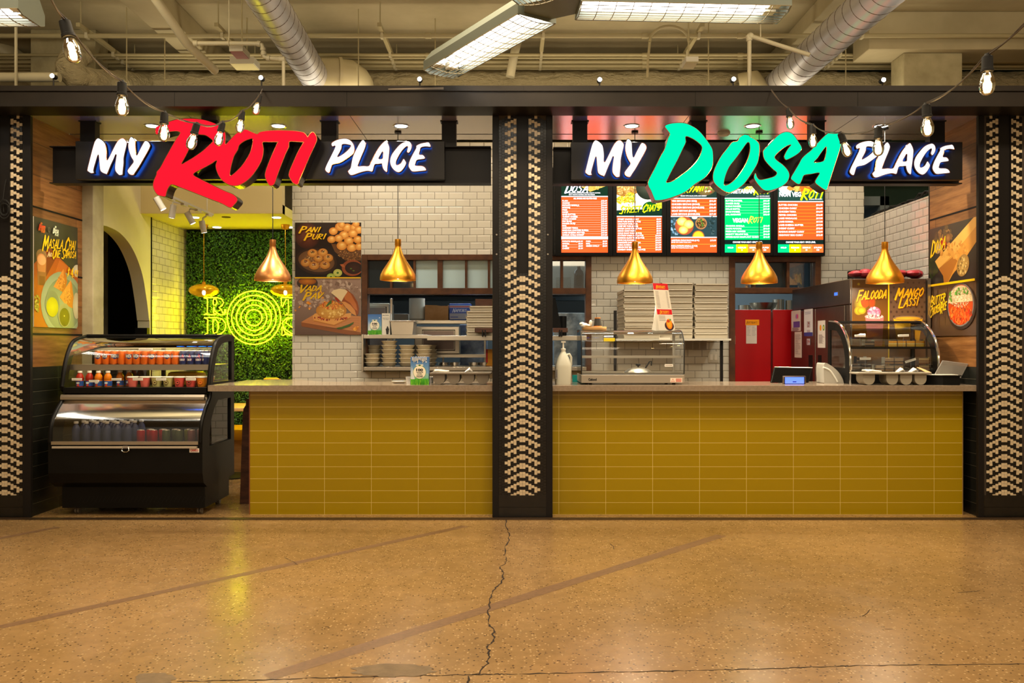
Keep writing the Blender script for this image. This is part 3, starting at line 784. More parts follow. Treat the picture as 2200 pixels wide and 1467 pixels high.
wt = MB().box(0.328, 3.787, 6.80, 7.54, 1.02, 1.068)
tag(wt.build('worktop', M['worktop'], bevel=0.003), 'long grey stone worktop of the right stall', 'worktop', 'grey stone worktops')
# ---- window frames in the back wall
def frame(x0, x1, z0, z1, mulls, mids, zg, panes, nm, full=True):
    """zg: (z of glass bottom rail top, rail bottom)"""
    f = MB(); y0, y1 = DB - 0.03, DB + 0.13; w_ = 0.062
    f.box(x0, x0 + w_, y0, y1, z0, z1).box(x1 - w_, x1, y0, y1, z0, z1).box(x0 + w_, x1 - w_, y0, y1, z1 - 0.062, z1)
    f.box(x0 + w_, x1 - w_, y0, y1, zg[1], zg[0])
    for a, b in mulls: f.box(a, b, y0 + 0.02, y1 - 0.04, zg[0], z1 - 0.062)
    o = f.build('window_' + nm, M['wood_frame'], bevel=0.003); S(o)
    for a, b, mm in panes:
        S(MB().box(a, b, DB + 0.04, DB + 0.045, zg[0], z1 - 0.062).build('window_%s_pane' % nm, M[mm]))
def X9(px): return (px - 1100) * DB / F
def Z9(py): return CH + (740 - py) * DB / F
M['clear_dim'] = thin_glass('window_glass', (0.55, 0.6, 0.62, 1), 0.16)
frame(OX0, OX1, HZ0, Z9(547), [(X9(838), X9(843)), (X9(888), X9(893)), (X9(940), X9(951)), (X9(999), X9(1004)), (X9(1048), X9(1053)), (X9(1204), X9(1210))], [],
      (Z9(619), Z9(632)), [(X9(790), X9(838), 'dark_pane'), (X9(843), X9(888), 'dark_pane'), (X9(893), X9(940), 'frost'), (X9(951), X9(999), 'frost'), (X9(1004), X9(1048), 'frost'),
                           (X9(1053), X9(1185), 'frost'), (X9(1186), X9(1204), 'clear_dim'), (X9(1210), X9(1257), 'clear_dim')], '1')
frame(DX0, DX1, 0.0, Z9(551), [(X9(1618), X9(1623)), (X9(1690), X9(1696))], [], (Z9(618), Z9(630)),
      [(X9(1579), X9(1618), 'clear_dim'), (X9(1623), X9(1690), 'dark_pane'), (X9(1696), X9(1749), 'clear_dim')], '2')
# red swing doors
def reddoor(x0, x1, nm, lab=None):
    o = S(MB().box(x0, x1, DB + 0.03, DB + 0.07, 0.02, Z9(665)).build(nm, M['red'], bevel=0.004)); return o
d1 = reddoor(X9(1578), X9(1658), 'door_1')
d2 = reddoor(X9(1663), X9(1748), 'door_2')
hg = MB().box(X9(1577), X9(1580.5), DB + 0.01, DB + 0.03, Z9(739), Z9(721)); o = hg.build('hinge', M['steel'], d1)
# ================================================================= SIGNS
def conv(pts, ox, oy, sc): return [(ox + x / sc, oy + y / sc) for x, y in pts]
MY_M = conv([(105,1100),(165,840),(225,600),(300,330),(350,220),(410,165),(470,180),(560,240),(630,330),(660,480),(672,620),(668,760),(690,815),(760,700),(870,480),(960,310),(1040,210),(1130,165),(1200,190),(1270,280),(1265,370),(1215,580),(1180,750),(1178,900),(1155,1120),(1145,1230),(1100,1250),(1040,1248),(960,1170),(925,1090),(925,960),(950,760),(965,660),(935,650),(880,780),(800,950),(690,1210),(640,1215),(560,1185),(490,1120),(465,960),(440,680),(425,655),(400,700),(340,900),(300,1040),(285,1130),(300,1185),(210,1195),(140,1150)], 180, 285, 13.75)
MY_Y = conv([(1400,125),(1460,160),(1510,230),(1520,350),(1528,520),(1545,640),(1575,660),(1640,530),(1720,380),(1790,260),(1840,240),(1910,275),(1960,360),(1950,430),(1880,570),(1760,780),(1640,990),(1520,1170),(1470,1240),(1400,1245),(1330,1210),(1290,1140),(1310,1080),(1400,960),(1470,850),(1400,720),(1340,560),(1310,400),(1325,260),(1355,170)], 180, 285, 13.75)
def A_(*q): return conv(q, 320, 240, 6.823)
def B_(*q): return conv(q, 450, 270, 8.8)
ROTI = A_((95,300),(100,240),(150,205),(260,160),(400,115),(560,100),(700,105),(830,125),(950,165),(1040,210),(1110,290),(1120,380),(1120,480),(1200,400),(1270,330),(1340,285),(1420,262),(1490,290),(1560,320),(1595,325)) + \
  B_((960,120),(1100,95),(1300,88),(1500,92),(1650,103),(1780,130),(1835,180),(1860,212),(1900,150),(1955,118),(2000,160),(2030,240),(2010,330),(1900,570),(1800,800),(1730,960),(1690,1050),(1680,1095),(1630,1105),(1570,1070),(1530,1000),(1500,940),(1520,840),(1590,680),(1680,480),(1770,330),(1775,312),(1600,298),(1515,300),(1500,350),(1500,400),(1440,530),(1350,760),(1280,950),(1230,1090),(1180,1130),(1130,1120),(1080,1040),(1050,930),(1090,780),(1170,580),(1275,340),(1285,308),(1130,308),(1005,312),(1020,430),(1010,560),(970,690),(870,860),(740,1010),(600,1105),(490,1135),(380,1120),(260,1050),(180,950),(130,830),(120,740),(138,655)) + \
  A_((900,770),(780,835),(690,880),(650,920),(700,960),(850,1035),(1000,1110),(1130,1170),(1230,1210),(1290,1265),(1290,1310),(1250,1360),(1190,1405),(1060,1340),(850,1260),(650,1180),(480,1115),(370,1072),(320,1070),(280,1120),(255,1190),(240,1240),(180,1235),(120,1210),(75,1140),(60,1070),(75,1000),(110,920),(115,880),(165,820),(240,680),(330,520),(400,400),(450,330),(455,300),(400,285),(290,295),(180,325),(110,330))
ROTI_H1 = A_((475,765),(530,660),(620,480),(690,345),(760,335),(830,345),(900,390),(938,430),(880,490),(780,580),(650,670),(540,735))
ROTI_H2 = B_((385,930),(400,800),(430,680),(465,570),(530,460),(560,370),(640,300),(740,255),(815,250),(805,380),(770,500),(700,630),(600,770),(500,870),(420,935))
def C_(*q): return conv(q, 690, 285, 8.8)
PL_P = C_((75,680),(110,590),(180,450),(270,255),(215,262),(192,220),(215,180),(300,135),(420,110),(510,120),(580,170),(620,240),(632,310),(610,390),(540,450),(440,520),(350,570),(220,600),(190,660),(160,750),(120,752),(85,720))
PL_PH = C_((305,455),(350,370),(385,290),(395,225),(450,215),(520,228),(565,245),(520,310),(450,375),(370,430))
PL_LA = C_((510,720),(555,665),(575,560),(600,450),(650,340),(720,210),(785,135),(825,165),(845,220),(820,310),(760,450),(700,600),(700,635),(800,628),(900,628),(950,540),(1040,360),(1120,240),(1215,150),(1255,185),(1290,270),(1290,350),(1275,500),(1255,640),(1245,735),(1210,730),(1170,680),(1150,610),(1145,585),(1080,592),(1015,600),(990,670),(965,735),(890,722),(800,735),(700,765),(600,800),(545,795),(515,755))
PL_AH = C_((1085,490),(1120,420),(1155,360),(1170,370),(1165,430),(1158,490))
PL_C = C_((1650,160),(1700,200),(1712,270),(1690,340),(1650,382),(1622,345),(1640,260),(1600,270),(1530,340),(1460,450),(1420,540),(1420,605),(1460,605),(1510,570),(1555,495),(1590,530),(1608,580),(1570,660),(1510,730),(1450,748),(1380,710),(1320,630),(1300,530),(1330,420),(1400,320),(1480,230),(1560,180))
PL_E = C_((2030,182),(2060,220),(2065,268),(1980,262),(1890,280),(1870,340),(1855,410),(1920,418),(1960,460),(1955,492),(1880,505),(1810,520),(1785,580),(1785,622),(1900,628),(1960,655),(1985,700),(1970,715),(1850,728),(1730,735),(1680,690),(1650,620),(1680,510),(1740,390),(1795,290),(1800,245),(1880,205),(1960,188))
def D_(*q): return conv(q, 1380, 255, 7.929)
def E_(*q): return conv(q, 1600, 270, 9.782)
DO_D = D_((385,125),(470,85),(600,70),(720,75),(840,120),(960,200),(1080,340),(1180,490),(1205,600),(1200,790),(1150,900),(1060,1010),(900,1110),(740,1240),(560,1320),(380,1375),(230,1390),(200,1350),(150,1230),(95,1110),(130,1000),(210,850),(310,640),(370,540),(410,430),(440,330),(470,260),(425,190))
DO_DH = D_((410,1085),(440,1010),(520,850),(600,700),(690,510),(740,400),(740,300),(860,340),(970,420),(1015,480),(1010,550),(950,690),(830,830),(680,950),(520,1060))
DO_O = D_((1750,270),(1830,290)) + E_((100,225),(220,290),(290,360),(312,430),(305,600),(270,780),(170,960),(20,1180)) + D_((1660,1170),(1520,1250),(1440,1255),(1340,1200),(1240,1110),(1205,1030),(1210,920),(1260,790),(1340,640),(1450,500),(1530,400),(1620,380),(1660,310))
DO_OH = D_((1800,400),(1830,430),(1835,540),(1800,680),(1730,830),(1620,990),(1500,1100),(1410,1135),(1390,1090),(1420,960),(1480,820),(1580,690),(1690,540),(1760,440))
DO_S = E_((870,130),(960,145),(1040,210),(1130,340),(1200,470),(1150,560),(1040,640),(900,710),(860,710),(830,660),(860,570),(920,470),(975,400),(880,430),(740,530),(630,650),(680,730),(800,820),(900,930),(940,1040),(900,1170),(800,1260),(650,1330),(500,1365),(400,1350),(320,1280),(240,1180),(195,1090),(215,1000),(235,1010),(260,1080),(320,1135),(450,1115),(620,1065),(675,990),(600,920),(500,820),(410,700),(385,580),(400,510),(540,370),(680,220),(780,155))
DO_A = E_((1820,140),(1970,165),(2035,240),(2030,350),(2000,500),(1920,750),(1830,1030),(1770,1220),(1730,1340),(1690,1350),(1580,1280),(1480,1190),(1520,1090),(1570,990),(1400,1015),(1250,1040),(1210,1120),(1160,1220),(1100,1220),(1020,1160),(970,1100),(1040,970),(1140,800),(1200,690),(1290,600),(1390,520),(1500,400),(1620,270),(1740,165))
DO_AH = E_((1455,770),(1530,680),(1620,550),(1710,440),(1720,500),(1700,620),(1650,745))
def letter(name, loops, parent, face, d, depth, label=None, fx=None):
    ret = M['sign_return']
    """channel letter: lit face at distance d, dark returns going back by depth, thin metal trim"""
    k = d / F
    L = []
    for lp in loops:
        if fx: lp = [fx(p) for p in lp]
        L.append([((x - 1100) * k, (740 - y) * k) for x, y in smooth_loop(lp, 3)])
    vs, fs, ns = curve_mesh(L, depth)
    mb = MB()
    V = [(x, d + depth / 2 - z, CH + y) for x, y, z in vs]
    for f, n in zip(fs, ns):
        m_ = 0 if n[2] > 0.5 else (2 if n[2] < -0.5 and face is M['sign_white'] else 1)
        mb.f.append(f); mb.m.append(m_); mb.c.append(None); mb.sm.append(False)
    mb.v = V
    o = mb.build(name, [face, ret, M['halo']], parent)
    tr = MB()
    for lp in L: tr.tube([(x, d + 0.002, CH + y) for x, y in lp], 0.0032, 5, closed=True)
    tr.build('trim_edge', M['sign_trim'], o)
    return o
def sign(label, x0, x1, fx0, fx1, z1p, z0p, posts, letters, fxend):
    D = 6.80
    sp = lambda px, d=D: (px - 1100) * d / F
    sz = lambda py, d=D: CH + (740 - py) * d / F
    t = thing('illuminated_sign', label, 'sign', ((sp(x0) + sp(x1)) / 2, D, ZS))
    MB().box(sp(x0), sp(x1), D, D + 0.09, sz(z0p), sz(z1p)).build('backing_box', M['sign_box'], t, bevel=0.003)
    fr = MB(); za, zb = sz(z0p + 4), sz(z1p + 5)
    a, b = sp(fx0), sp(fx1)
    fr.box(a, b, D + 0.09, D + 0.20, zb - 0.008, zb).box(a, b, D + 0.09, D + 0.20, za, za + 0.008).box(a, b, D + 0.14, D + 0.148, za + 0.008, zb - 0.008)
    fr.build('support_channel', M['black'], t)
    po = MB()
    for p0, p1 in posts:
        q0, q1 = sp(p0, 6.93), sp(p1, 6.93)
        po = MB().box(q0, q1, 6.93, 7.01, zb, ZS).box(q0 - 0.012, q1 + 0.012, 6.925, 7.015, ZS - 0.006, ZS)
        po.build('hanger_post', M['black'], t)
    for nm, loops, fm, d, dep, fx in letters: letter(nm, loops, t, fm, d, dep, fx=fx)
    return t
f2 = lambda p: (1257.5 + (p[0] - 187.6) * 0.975, p[1] + 4.2)
f3 = lambda p: (1825.3 + (p[0] - 698.5) * 0.9925, p[1] + 5.2)
W_, R_, G_ = M['sign_white'], M['sign_red'], M['sign_green']
sign('lit sign over the left stall with one big red brush-lettered word between white words', 162, 955, 93, 1054, 303, 385,
     [(172, 204), (432, 465), (690, 723), (949, 980)],
     [('white_letter_m', [MY_M], W_, 6.738, 0.038, None), ('white_letter_y', [MY_Y], W_, 6.738, 0.038, None),
      ('red_letters', [ROTI, ROTI_H1, ROTI_H2], R_, 6.66, 0.14, None),
      ('white_letter_p', [PL_P, PL_PH], W_, 6.738, 0.038, None), ('white_letters_l_a', [PL_LA, PL_AH], W_, 6.738, 0.038, None),
      ('white_letter_c', [PL_C], W_, 6.738, 0.038, None), ('white_letter_e', [PL_E], W_, 6.738, 0.038, None)], None)
sign('lit sign over the right stall with one big green brush-lettered word between white words', 1227, 2068, 1190, 2080, 305, 386,
     [(1231, 1262), (1485, 1517), (1741, 1772), (1998, 2030)],
     [('white_letter_m', [MY_M], W_, 6.738, 0.038, f2), ('white_letter_y', [MY_Y], W_, 6.738, 0.038, f2),
      ('green_letter_d', [DO_D, DO_DH], G_, 6.66, 0.14, None), ('green_letter_o', [DO_O, DO_OH], G_, 6.66, 0.14, None),
      ('green_letter_s', [DO_S], G_, 6.66, 0.14, None), ('green_letter_a', [DO_A, DO_AH], G_, 6.66, 0.14, None),
      ('white_letter_p', [PL_P, PL_PH], W_, 6.738, 0.038, f3), ('white_letters_l_a', [PL_LA, PL_AH], W_, 6.738, 0.038, f3),
      ('white_letter_c', [PL_C], W_, 6.738, 0.038, f3), ('white_letter_e', [PL_E], W_, 6.738, 0.038, f3)], None)

# ================================================================= MENU SCREENS
WH = rgb(255, 250, 255); OR = rgb(255, 80, 30); GRN = rgb(0, 186, 92); DK = rgb(16, 42, 28); YE = rgb(250, 250, 20); DKG = rgb(12, 30, 26)
SD = DB - 0.10
scr = [(1206, 1306), (1325, 1422), (1441, 1540), (1557, 1655), (1671, 1769)]
bz = [1193, 1316.5, 1432, 1548.5, 1661, 1773]
def rows(A, x0, x1, y, dy, items, h, lc):
    for i, (n, p) in enumerate(items):
        yy = y + i * dy
        A.text(n, x0 + 2, yy, h, WH, w=None, bold=0.035); A.text(p, x1 - 2, yy, h, WH, align='R', bold=0.035)
        if i < len(items) - 1: A.rect(x0 + 2 + len(n) * h * 0.72, yy + dy * 0.18 - 0.2, x1 - 2 - h * 3.6, yy + dy * 0.18 + 0.25, lc)
def heat(A, x0, x1):
    w_ = (x1 - x0) / 4
    A.rect(x0, 515, x1, 525, DKG); A.text('CHOOSE YOUR HEAT / SPICE LEVEL', (x0 + x1) / 2, 522, 3.6, WH, w=64, align='C', bold=0.03)
    for i, (c, a, b) in enumerate(((rgb(0, 195, 110), 'MILD', ''), (rgb(255, 245, 0), 'MEDIUM', '5'), (rgb(255, 120, 45), 'SERIOUS', '10'), (rgb(255, 98, 42), 'STUPID', '100'))):
        A.rect(x0 + i * w_, 525, x0 + (i + 1) * w_, 544, c); A.text(a, x0 + (i + .5) * w_, 533.5, 3.2, WH, align='C', bold=0.035, w=min(17, 3.0 * len(a)))
        if b: A.text(b, x0 + (i + .5) * w_, 538.5, 3.2, WH, align='C', bold=0.035)
slab = ['leftmost menu screen, dosa list on orange behind the white letters', 'menu screen of Indian street chats with a basket photo, second from the left', 'middle menu screen of biryani with a food photo between two orange lists', 'green menu screen of vegetarian and vegan rotis', 'rightmost menu screen, non veg roti list on orange with food on top']
for i, (x0, x1) in enumerate(scr):
    k = SD / F; y1 = 542.5; y0 = 357
    t = thing('menu_screen', slab[i], 'screen', ((bz[i] + bz[i + 1] - 2200) / 2 * k, SD, CH + (740 - 549) * k), 'menu screens on the back wall')
    a, b = (bz[i] - 1100) * k, (bz[i + 1] - 1100) * k - 0.003
    zt, zb = CH + (740 - 350) * k, CH + (740 - 549.5) * k
    xa, xb = (x0 - 1100) * k, (x1 - 1100) * k; za, zc_ = CH + (740 - y0) * k, CH + (740 - y1) * k
    bb = MB().box(a, b, SD + 0.012, SD + 0.07, zb, zt)
    bb.box(a, xa, SD - 0.006, SD + 0.012, zb, zt).box(xb, b, SD - 0.006, SD + 0.012, zb, zt).box(xa, xb, SD - 0.006, SD + 0.012, zb, zc_).box(xa, xb, SD - 0.006, SD + 0.012, za, zt)
    bb.build('bezel', M['matte_black'], t, bevel=0.002)
    A = pxart(SD + 0.008); A.step = 0.00012; A.clip = (x0, y0, x1, y1)
    def food(cx, cyy, rx, ry, n, cols, seed, r0=1, r1=4): A.blobs(cx, cyy, rx, ry, n, r0, r1, cols, seed)
    if i == 0:
        A.rect(x0, y0, x1, 421, DK); A.poly([(x0 + 30, y0), (x1, y0), (x1, 398), (x0 + 62, 412), (x0 + 40, 400)], rgb(200, 160, 70))
        A.blobs(1280, 385, 22, 22, 70, 1, 3, [rgb(220, 185, 100), rgb(190, 140, 55), rgb(235, 205, 130)], 3)
        A.poly([(x1, 396), (x1, 421), (x1 - 22, 416)], DK); A.ell(1221, 388, 9, 9, rgb(210, 220, 60), rgb(60, 130, 50))
        A.brush('DOSA', 1213, 413, 15, WH, w=50, t=.165, first=1.25, shadow=rgb(10, 30, 60)); A.text('SERVED WITH COCONUT CHUTNEY, TOMATO CHUTNEY,', 1222, 415.5, 2.2, WH, w=68, bold=.03); A.text('SPICY TOMATO CHUTNEY, AND VEG SAMBAR', 1222, 419.2, 2.2, WH, w=56, bold=.03)
        A.rect(x0, 421, x1, 423, WH); A.rect(x0, 423, x1, y1, OR); A.text('ALL DOSAS ARE GLUTEN FREE', 1257, 428, 3.4, WH, w=50, align='C', bold=.035)
        it = [('PLAIN', '$12.49'), ('ONION', '$13.49'), ('POTATO MASALA', '$14.49'), ('MYSORE', '$13.49'), ('PODI', '$13.49'), ('PAPER', '$13.49'), ('GHEE BUTTER', '$13.49'), ('YUMMY CHEESE', '$15.49'), ('CHILLI CHEESE', '$15.49'), ('PAV BHAJI', '$15.49'), ('PANEER BURJI', '$15.49'), ('EGG', '$14.49'), ('CHICKEN TIKKA', '$16.49'), ('MADURAI CHICKEN SUKKA', '$16.49'), ('LAMB KHEEMA MUTTER', '$17.49'), ('GARLIC CHILLI SHRIMP', '$17.49')]
        rows(A, x0, x1, 433, 4.88, it, 3.3, rgb(255, 190, 170))
        A.rect(x0, 508, x1, 514, WH); A.text('ADD TO DOSA', 1256, 512.8, 3.0, rgb(200, 150, 170), align='C')
        rows(A, x0, x0 + 48, 520, 5, [('POTATO MASALA', '$1.99'), ('ONION', '$0.99'), ('GHEE', '$0.99'), ('CHEESE', '$1.99')], 3.1, rgb(255, 190, 170))
        rows(A, x0 + 51, x1, 520, 5, [('PODI', '$0.99'), ('EGG', '$1.99'), ('GREEN CHILLY', '$0.99')], 3.1, rgb(255, 190, 170))
    elif i == 1:
        A.rect(x0, y0, x1, 464, rgb(225, 225, 205)); A.ell(1344, 404, 30, 18, rgb(190, 140, 70), rgb(150, 100, 40)); A.blobs(1344, 406, 28, 12, 120, 1, 3.2, [rgb(200, 150, 80), rgb(150, 100, 40), rgb(240, 200, 120)], 5)
        for q in ((1332, 392), (1345, 388), (1356, 393)): A.ell(q[0], q[1], 8, 7, rgb(255, 215, 120), rgb(225, 140, 50))
        A.ell(1392, 403, 26, 26, rgb(60, 66, 50), rgb(30, 36, 26)); A.ell(1402, 405, 13, 12, rgb(255, 200, 90), rgb(220, 150, 40)); A.blobs(1402, 405, 12, 11, 50, .8, 2.2, [rgb(255, 235, 180), rgb(80, 140, 40), rgb(190, 110, 40)], 6)
        for q in ((1335, 430), (1354, 422), (1355, 434)): A.ell(q[0], q[1], 11, 9, rgb(250, 205, 60), rgb(225, 165, 30)); A.blobs(q[0], q[1], 9, 7, 25, .8, 2, [rgb(255, 235, 130), rgb(90, 140, 50), rgb(210, 120, 30)], q[0])
        A.ell(1397, 447, 17, 14, rgb(20, 110, 30), rgb(10, 70, 20)); A.ell(1418, 440, 8, 10, rgb(230, 220, 60), rgb(190, 170, 40)); A.poly([(x0, 452), (x1, 448), (x1, 464), (x0, 464)], DK)
        A.text('INDIAN', 1335, 445, 9.5, WH, w=39, bold=.05); A.brush('STREET CHATS', 1330, 458, 13, YE, w=88, t=.165, shadow=rgb(10, 60, 20), rise=.06)
        A.rect(x0, 464, x1, 466, WH); A.rect(x0, 466, x1, y1, OR)
        it = [('STREET SAMOSA CHAT', '$8.99'), ('PANI PURI SHOTS (6 PCS)', '$8.99'), ('CRUNCHY BHEL PURI', '$8.99'), ('CHEF SEV PURI (6 PCS)', '$9.99'), ('DHABA DAHI PURI (6 PCS)', '$9.99'), ('DISCO CHAT PAPRI', '$9.99'), ('COLD DAHI VADA (2 PCS)', '$9.99'), ('STATION VADA PAV (2 PCS)', '$10.99'), ('FAMOUS ALOO TIKKI (2 PCS)', '$10.99'), ('KING RAJ KACHORI', '$10.99'), ('DANCING DAHI BHALLA', '$10.99'), ('AGRA RAGDA PETTIES', '$11.99'), ('BEACH PAV BHAJI (2 PCS)', '$11.99'), ('BOMBAY KHEEMA PAV (2 PCS)', '$13.99')]
        rows(A, x0, x1, 472.5, 5.02, it, 3.2, rgb(255, 190, 60))
    elif i == 2:
        A.rect(x0, y0, x1, 426, rgb(30, 50, 40)); A.ell(1515, 398, 26, 22, rgb(160, 140, 70), rgb(90, 70, 40)); A.blobs(1515, 396, 24, 18, 120, .8, 3, [rgb(240, 225, 170), rgb(190, 40, 40), rgb(90, 150, 50), rgb(230, 170, 70), rgb(120, 70, 30)], 9)
        A.brush('BIRYANI', 1452, 416, 13, YE, w=60, t=.165, rise=.12, shadow=rgb(10, 50, 20)); A.text('SERVED WITH SALAN, RAITA AND DESSERT', 1462, 422, 2.3, WH, w=56, bold=.03)
        A.rect(x0, 425, x1, 427, WH); A.rect(x0, 427, x1, 464, OR)
        rows(A, x0, x1, 433.5, 7.05, [('VEG BIRYANI (NO EGG)', '$14.49'), ('CHICKEN BIRYANI (BONE)', '$16.49'), ('CHICKEN BIRYANI (BONELESS)', '$16.49'), ('GOAT BIRYANI (BONE)', '$18.49'), ('LAMB BIRYANI (BONELESS)', '$17.49')], 3.7, rgb(255, 190, 60))
        A.rect(x0, 464, x1, 466, WH); A.rect(x0, 466, x1, 510, rgb(40, 60, 62)); A.blobs(1452, 488, 12, 20, 40, 1, 4, [rgb(90, 125, 145), rgb(60, 85, 95), rgb(130, 160, 175)], 12); A.blobs(1530, 485, 10, 20, 30, 1, 3, [rgb(60, 80, 80), rgb(30, 45, 42)], 13)
        A.ell(1470, 485, 20, 20, rgb(200, 110, 60), rgb(150, 70, 40))
        for q in ((1465, 476, 11), (1479, 482, 11), (1468, 494, 10)): A.ell(q[0], q[1], q[2], q[2] * .85, rgb(255, 235, 150), rgb(230, 160, 50))
        A.ell(1506, 480, 12.5, 13, rgb(225, 190, 140), rgb(150, 95, 50)); A.ell(1506, 480, 10, 10.5, rgb(90, 60, 35)); A.blobs(1506, 480, 9, 9.5, 60, .8, 2, [rgb(190, 130, 60), rgb(60, 40, 25), rgb(70, 120, 40)], 15)
        A.ell(1500, 509, 13.5, 14, rgb(220, 150, 70), rgb(140, 80, 40), a0=PI, a1=2 * PI); A.ell(1500, 509, 11.5, 12, rgb(255, 205, 60), rgb(240, 170, 30), a0=PI, a1=2 * PI); A.ell(1492, 468, 6, 3, rgb(220, 230, 190))
        A.rect(x0, 509, x1, 511, WH); A.rect(x0, 511, x1, y1, OR)
        A.text('AMRITSARI CHOLE BHATURE (2 PC)', x0 + 1, 518, 3.3, WH, w=60, bold=.035); A.text('$13.99', x1 - 2, 518, 3.3, WH, align='R', bold=.035); A.text('SERVED WITH CARROT SALAD, RAITA', x0 + 1, 521.7, 2.3, WH, w=43, bold=.02)
        A.rect(x0 + 1, 524.5, x1 - 2, 525, rgb(255, 190, 60)); A.text('PURI & POTATO MASALA (2 PCS)', x0 + 1, 530, 3.3, WH, w=56, bold=.035); A.text('$13.99', x1 - 2, 530, 3.3, WH, align='R', bold=.035); A.text('SERVED WITH PINEAPPLE SALAD & RAITA', x0 + 1, 533.7, 2.3, WH, w=48, bold=.02)
    elif i == 3:
        A.rect(x0, y0, x1, 425, rgb(28, 60, 50)); A.poly([(x0 + 32, 412), (x0 + 60, 392), (x0 + 75, 388), (x1, 388), (x1, 412)], rgb(245, 225, 50)); A.blobs(1628, 400, 24, 10, 80, .8, 2.4, [rgb(255, 240, 110), rgb(230, 195, 20), rgb(250, 250, 200)], 17)
        A.text('VEGETARIAN', 1560, 415, 9, WH, w=61, bold=.05); A.brush('ROTI', 1619, 416, 13, YE, w=33, t=.17, shadow=rgb(20, 90, 30)); A.text('ALL SERVED WITH ONE ROTI', 1625, 422.5, 2.1, WH, w=28)
        A.rect(x0, 425, x1, 427, WH); A.rect(x0, 427, x1, 516, GRN)
        rows(A, x0, x1, 433, 5.9, [('BUTTER PANEER', '$16.49'), ('PANEER BURJI', '$16.49'), ('KADAI PANEER', '$16.49'), ('MALAI KOFTA', '$17.49'), ('SAAG PANEER', '$16.49'), ('DAL MAKHANI', '$15.49')], 3.5, rgb(150, 245, 190))
        A.text('VEGAN', 1573.5, 477.5, 8.6, WH, w=33, bold=.05); A.brush('ROTI', 1607, 478, 11, rgb(215, 245, 60), w=30, t=.165)
        rows(A, x0, x1, 487, 5.95, [('CHANNA MASALA', '$14.49'), ("DAD'S POTATO", '$14.49'), ('FRESH MIX VEGGIES', '$14.49'), ('MIGHTY YELLOW DAL', '$14.49'), ('HYDERABADI EGGPLANT CURRY', '$14.49')], 3.5, rgb(150, 245, 190))
        heat(A, x0, x1)
    else:
        A.rect(x0, y0, x1, 432, rgb(32, 62, 52)); A.ell(1688, 404, 15, 14, rgb(215, 235, 225), rgb(170, 200, 190)); A.blobs(1720, 400, 26, 12, 60, 2, 7, [rgb(215, 130, 50), rgb(190, 95, 30), rgb(240, 170, 80)], 21); A.ell(1757, 402, 11, 14, rgb(225, 240, 232), rgb(180, 205, 195))
        A.text('NON VEG', 1674, 422, 9.5, WH, w=47, bold=.05); A.brush('ROTI', 1720, 426, 17, YE, w=47, t=.17, shadow=rgb(30, 110, 30)); A.text('ALL SERVED WITH ONE ROTI', 1738, 429, 2.1, WH, w=28)
        A.rect(x0, 432, x1, 434, WH); A.rect(x0, 434, x1, 516, OR)
        rows(A, x0, x1, 442, 7.2, [('BUTTER CHICKEN', '$16.99'), ('CHICKEN CURRY', '$16.49'), ('CHICKEN TIKKA', '$16.99'), ('PEPPER CHICKEN', '$16.49'), ('LAMB VINDALOO', '$17.99'), ('LAMB KORMA', '$17.99'), ('LAMB KHEEMA MUTTER', '$17.99'), ('SHRIMP CURRY', '$18.49'), ('MADRAS SHRIMP CURRY', '$18.99'), ('HIGHWAY EGG CURRY', '$15.49')], 3.6, rgb(255, 170, 40))
        heat(A, x0, x1)
    A.build('display', M['screen'], t)
# narrow black filler beside the first screen with a pale blue status strip
fb = MB().box((1187 - 1100) * SD / F, (1192 - 1100) * SD / F, SD, SD + 0.06, CH + (740 - 549) * SD / F, CH + (740 - 360) * SD / F)
tag(fb.build('screen_side_panel', M['matte_black']), 'narrow black panel left of the first menu screen', 'panel')

# ================================================================= POSTERS
YL = rgb(250, 200, 10); GOLD = rgb(242, 180, 20)
def poster(name, label, o, u, v, n, w_, h_, paint, cat='poster', group='food posters'):
    t = thing(name, label, cat, tuple(Vector(o) + Vector(u) * w_ / 2 + Vector(v) * h_), group)
    nn = Vector(n); O = Vector(o)
    vs = []
    for dn in (0.0, -0.008):
        for a, b in ((0, 0), (w_, 0), (w_, h_), (0, h_)): vs.append(O + Vector(u) * a + Vector(v) * b + nn * dn)
    MB().add(vs, [(0, 1, 2, 3), (7, 6, 5, 4), (0, 4, 5, 1), (1, 5, 6, 2), (2, 6, 7, 3), (3, 7, 4, 0)]).build('board', M['white_paint'], t)
    # canvas 1000 units wide
    A = Art(O + nn * 0.0004, Vector(u) * (w_ / 1000.0), Vector(v) * (w_ / 1000.0), nn, 0.00012)
    A.clip = (0, 0, 1000.0, 1000.0 * h_ / w_); paint(A, 1000.0, 1000.0 * h_ / w_)
    A.build('artwork', M['print'], t)
    return t
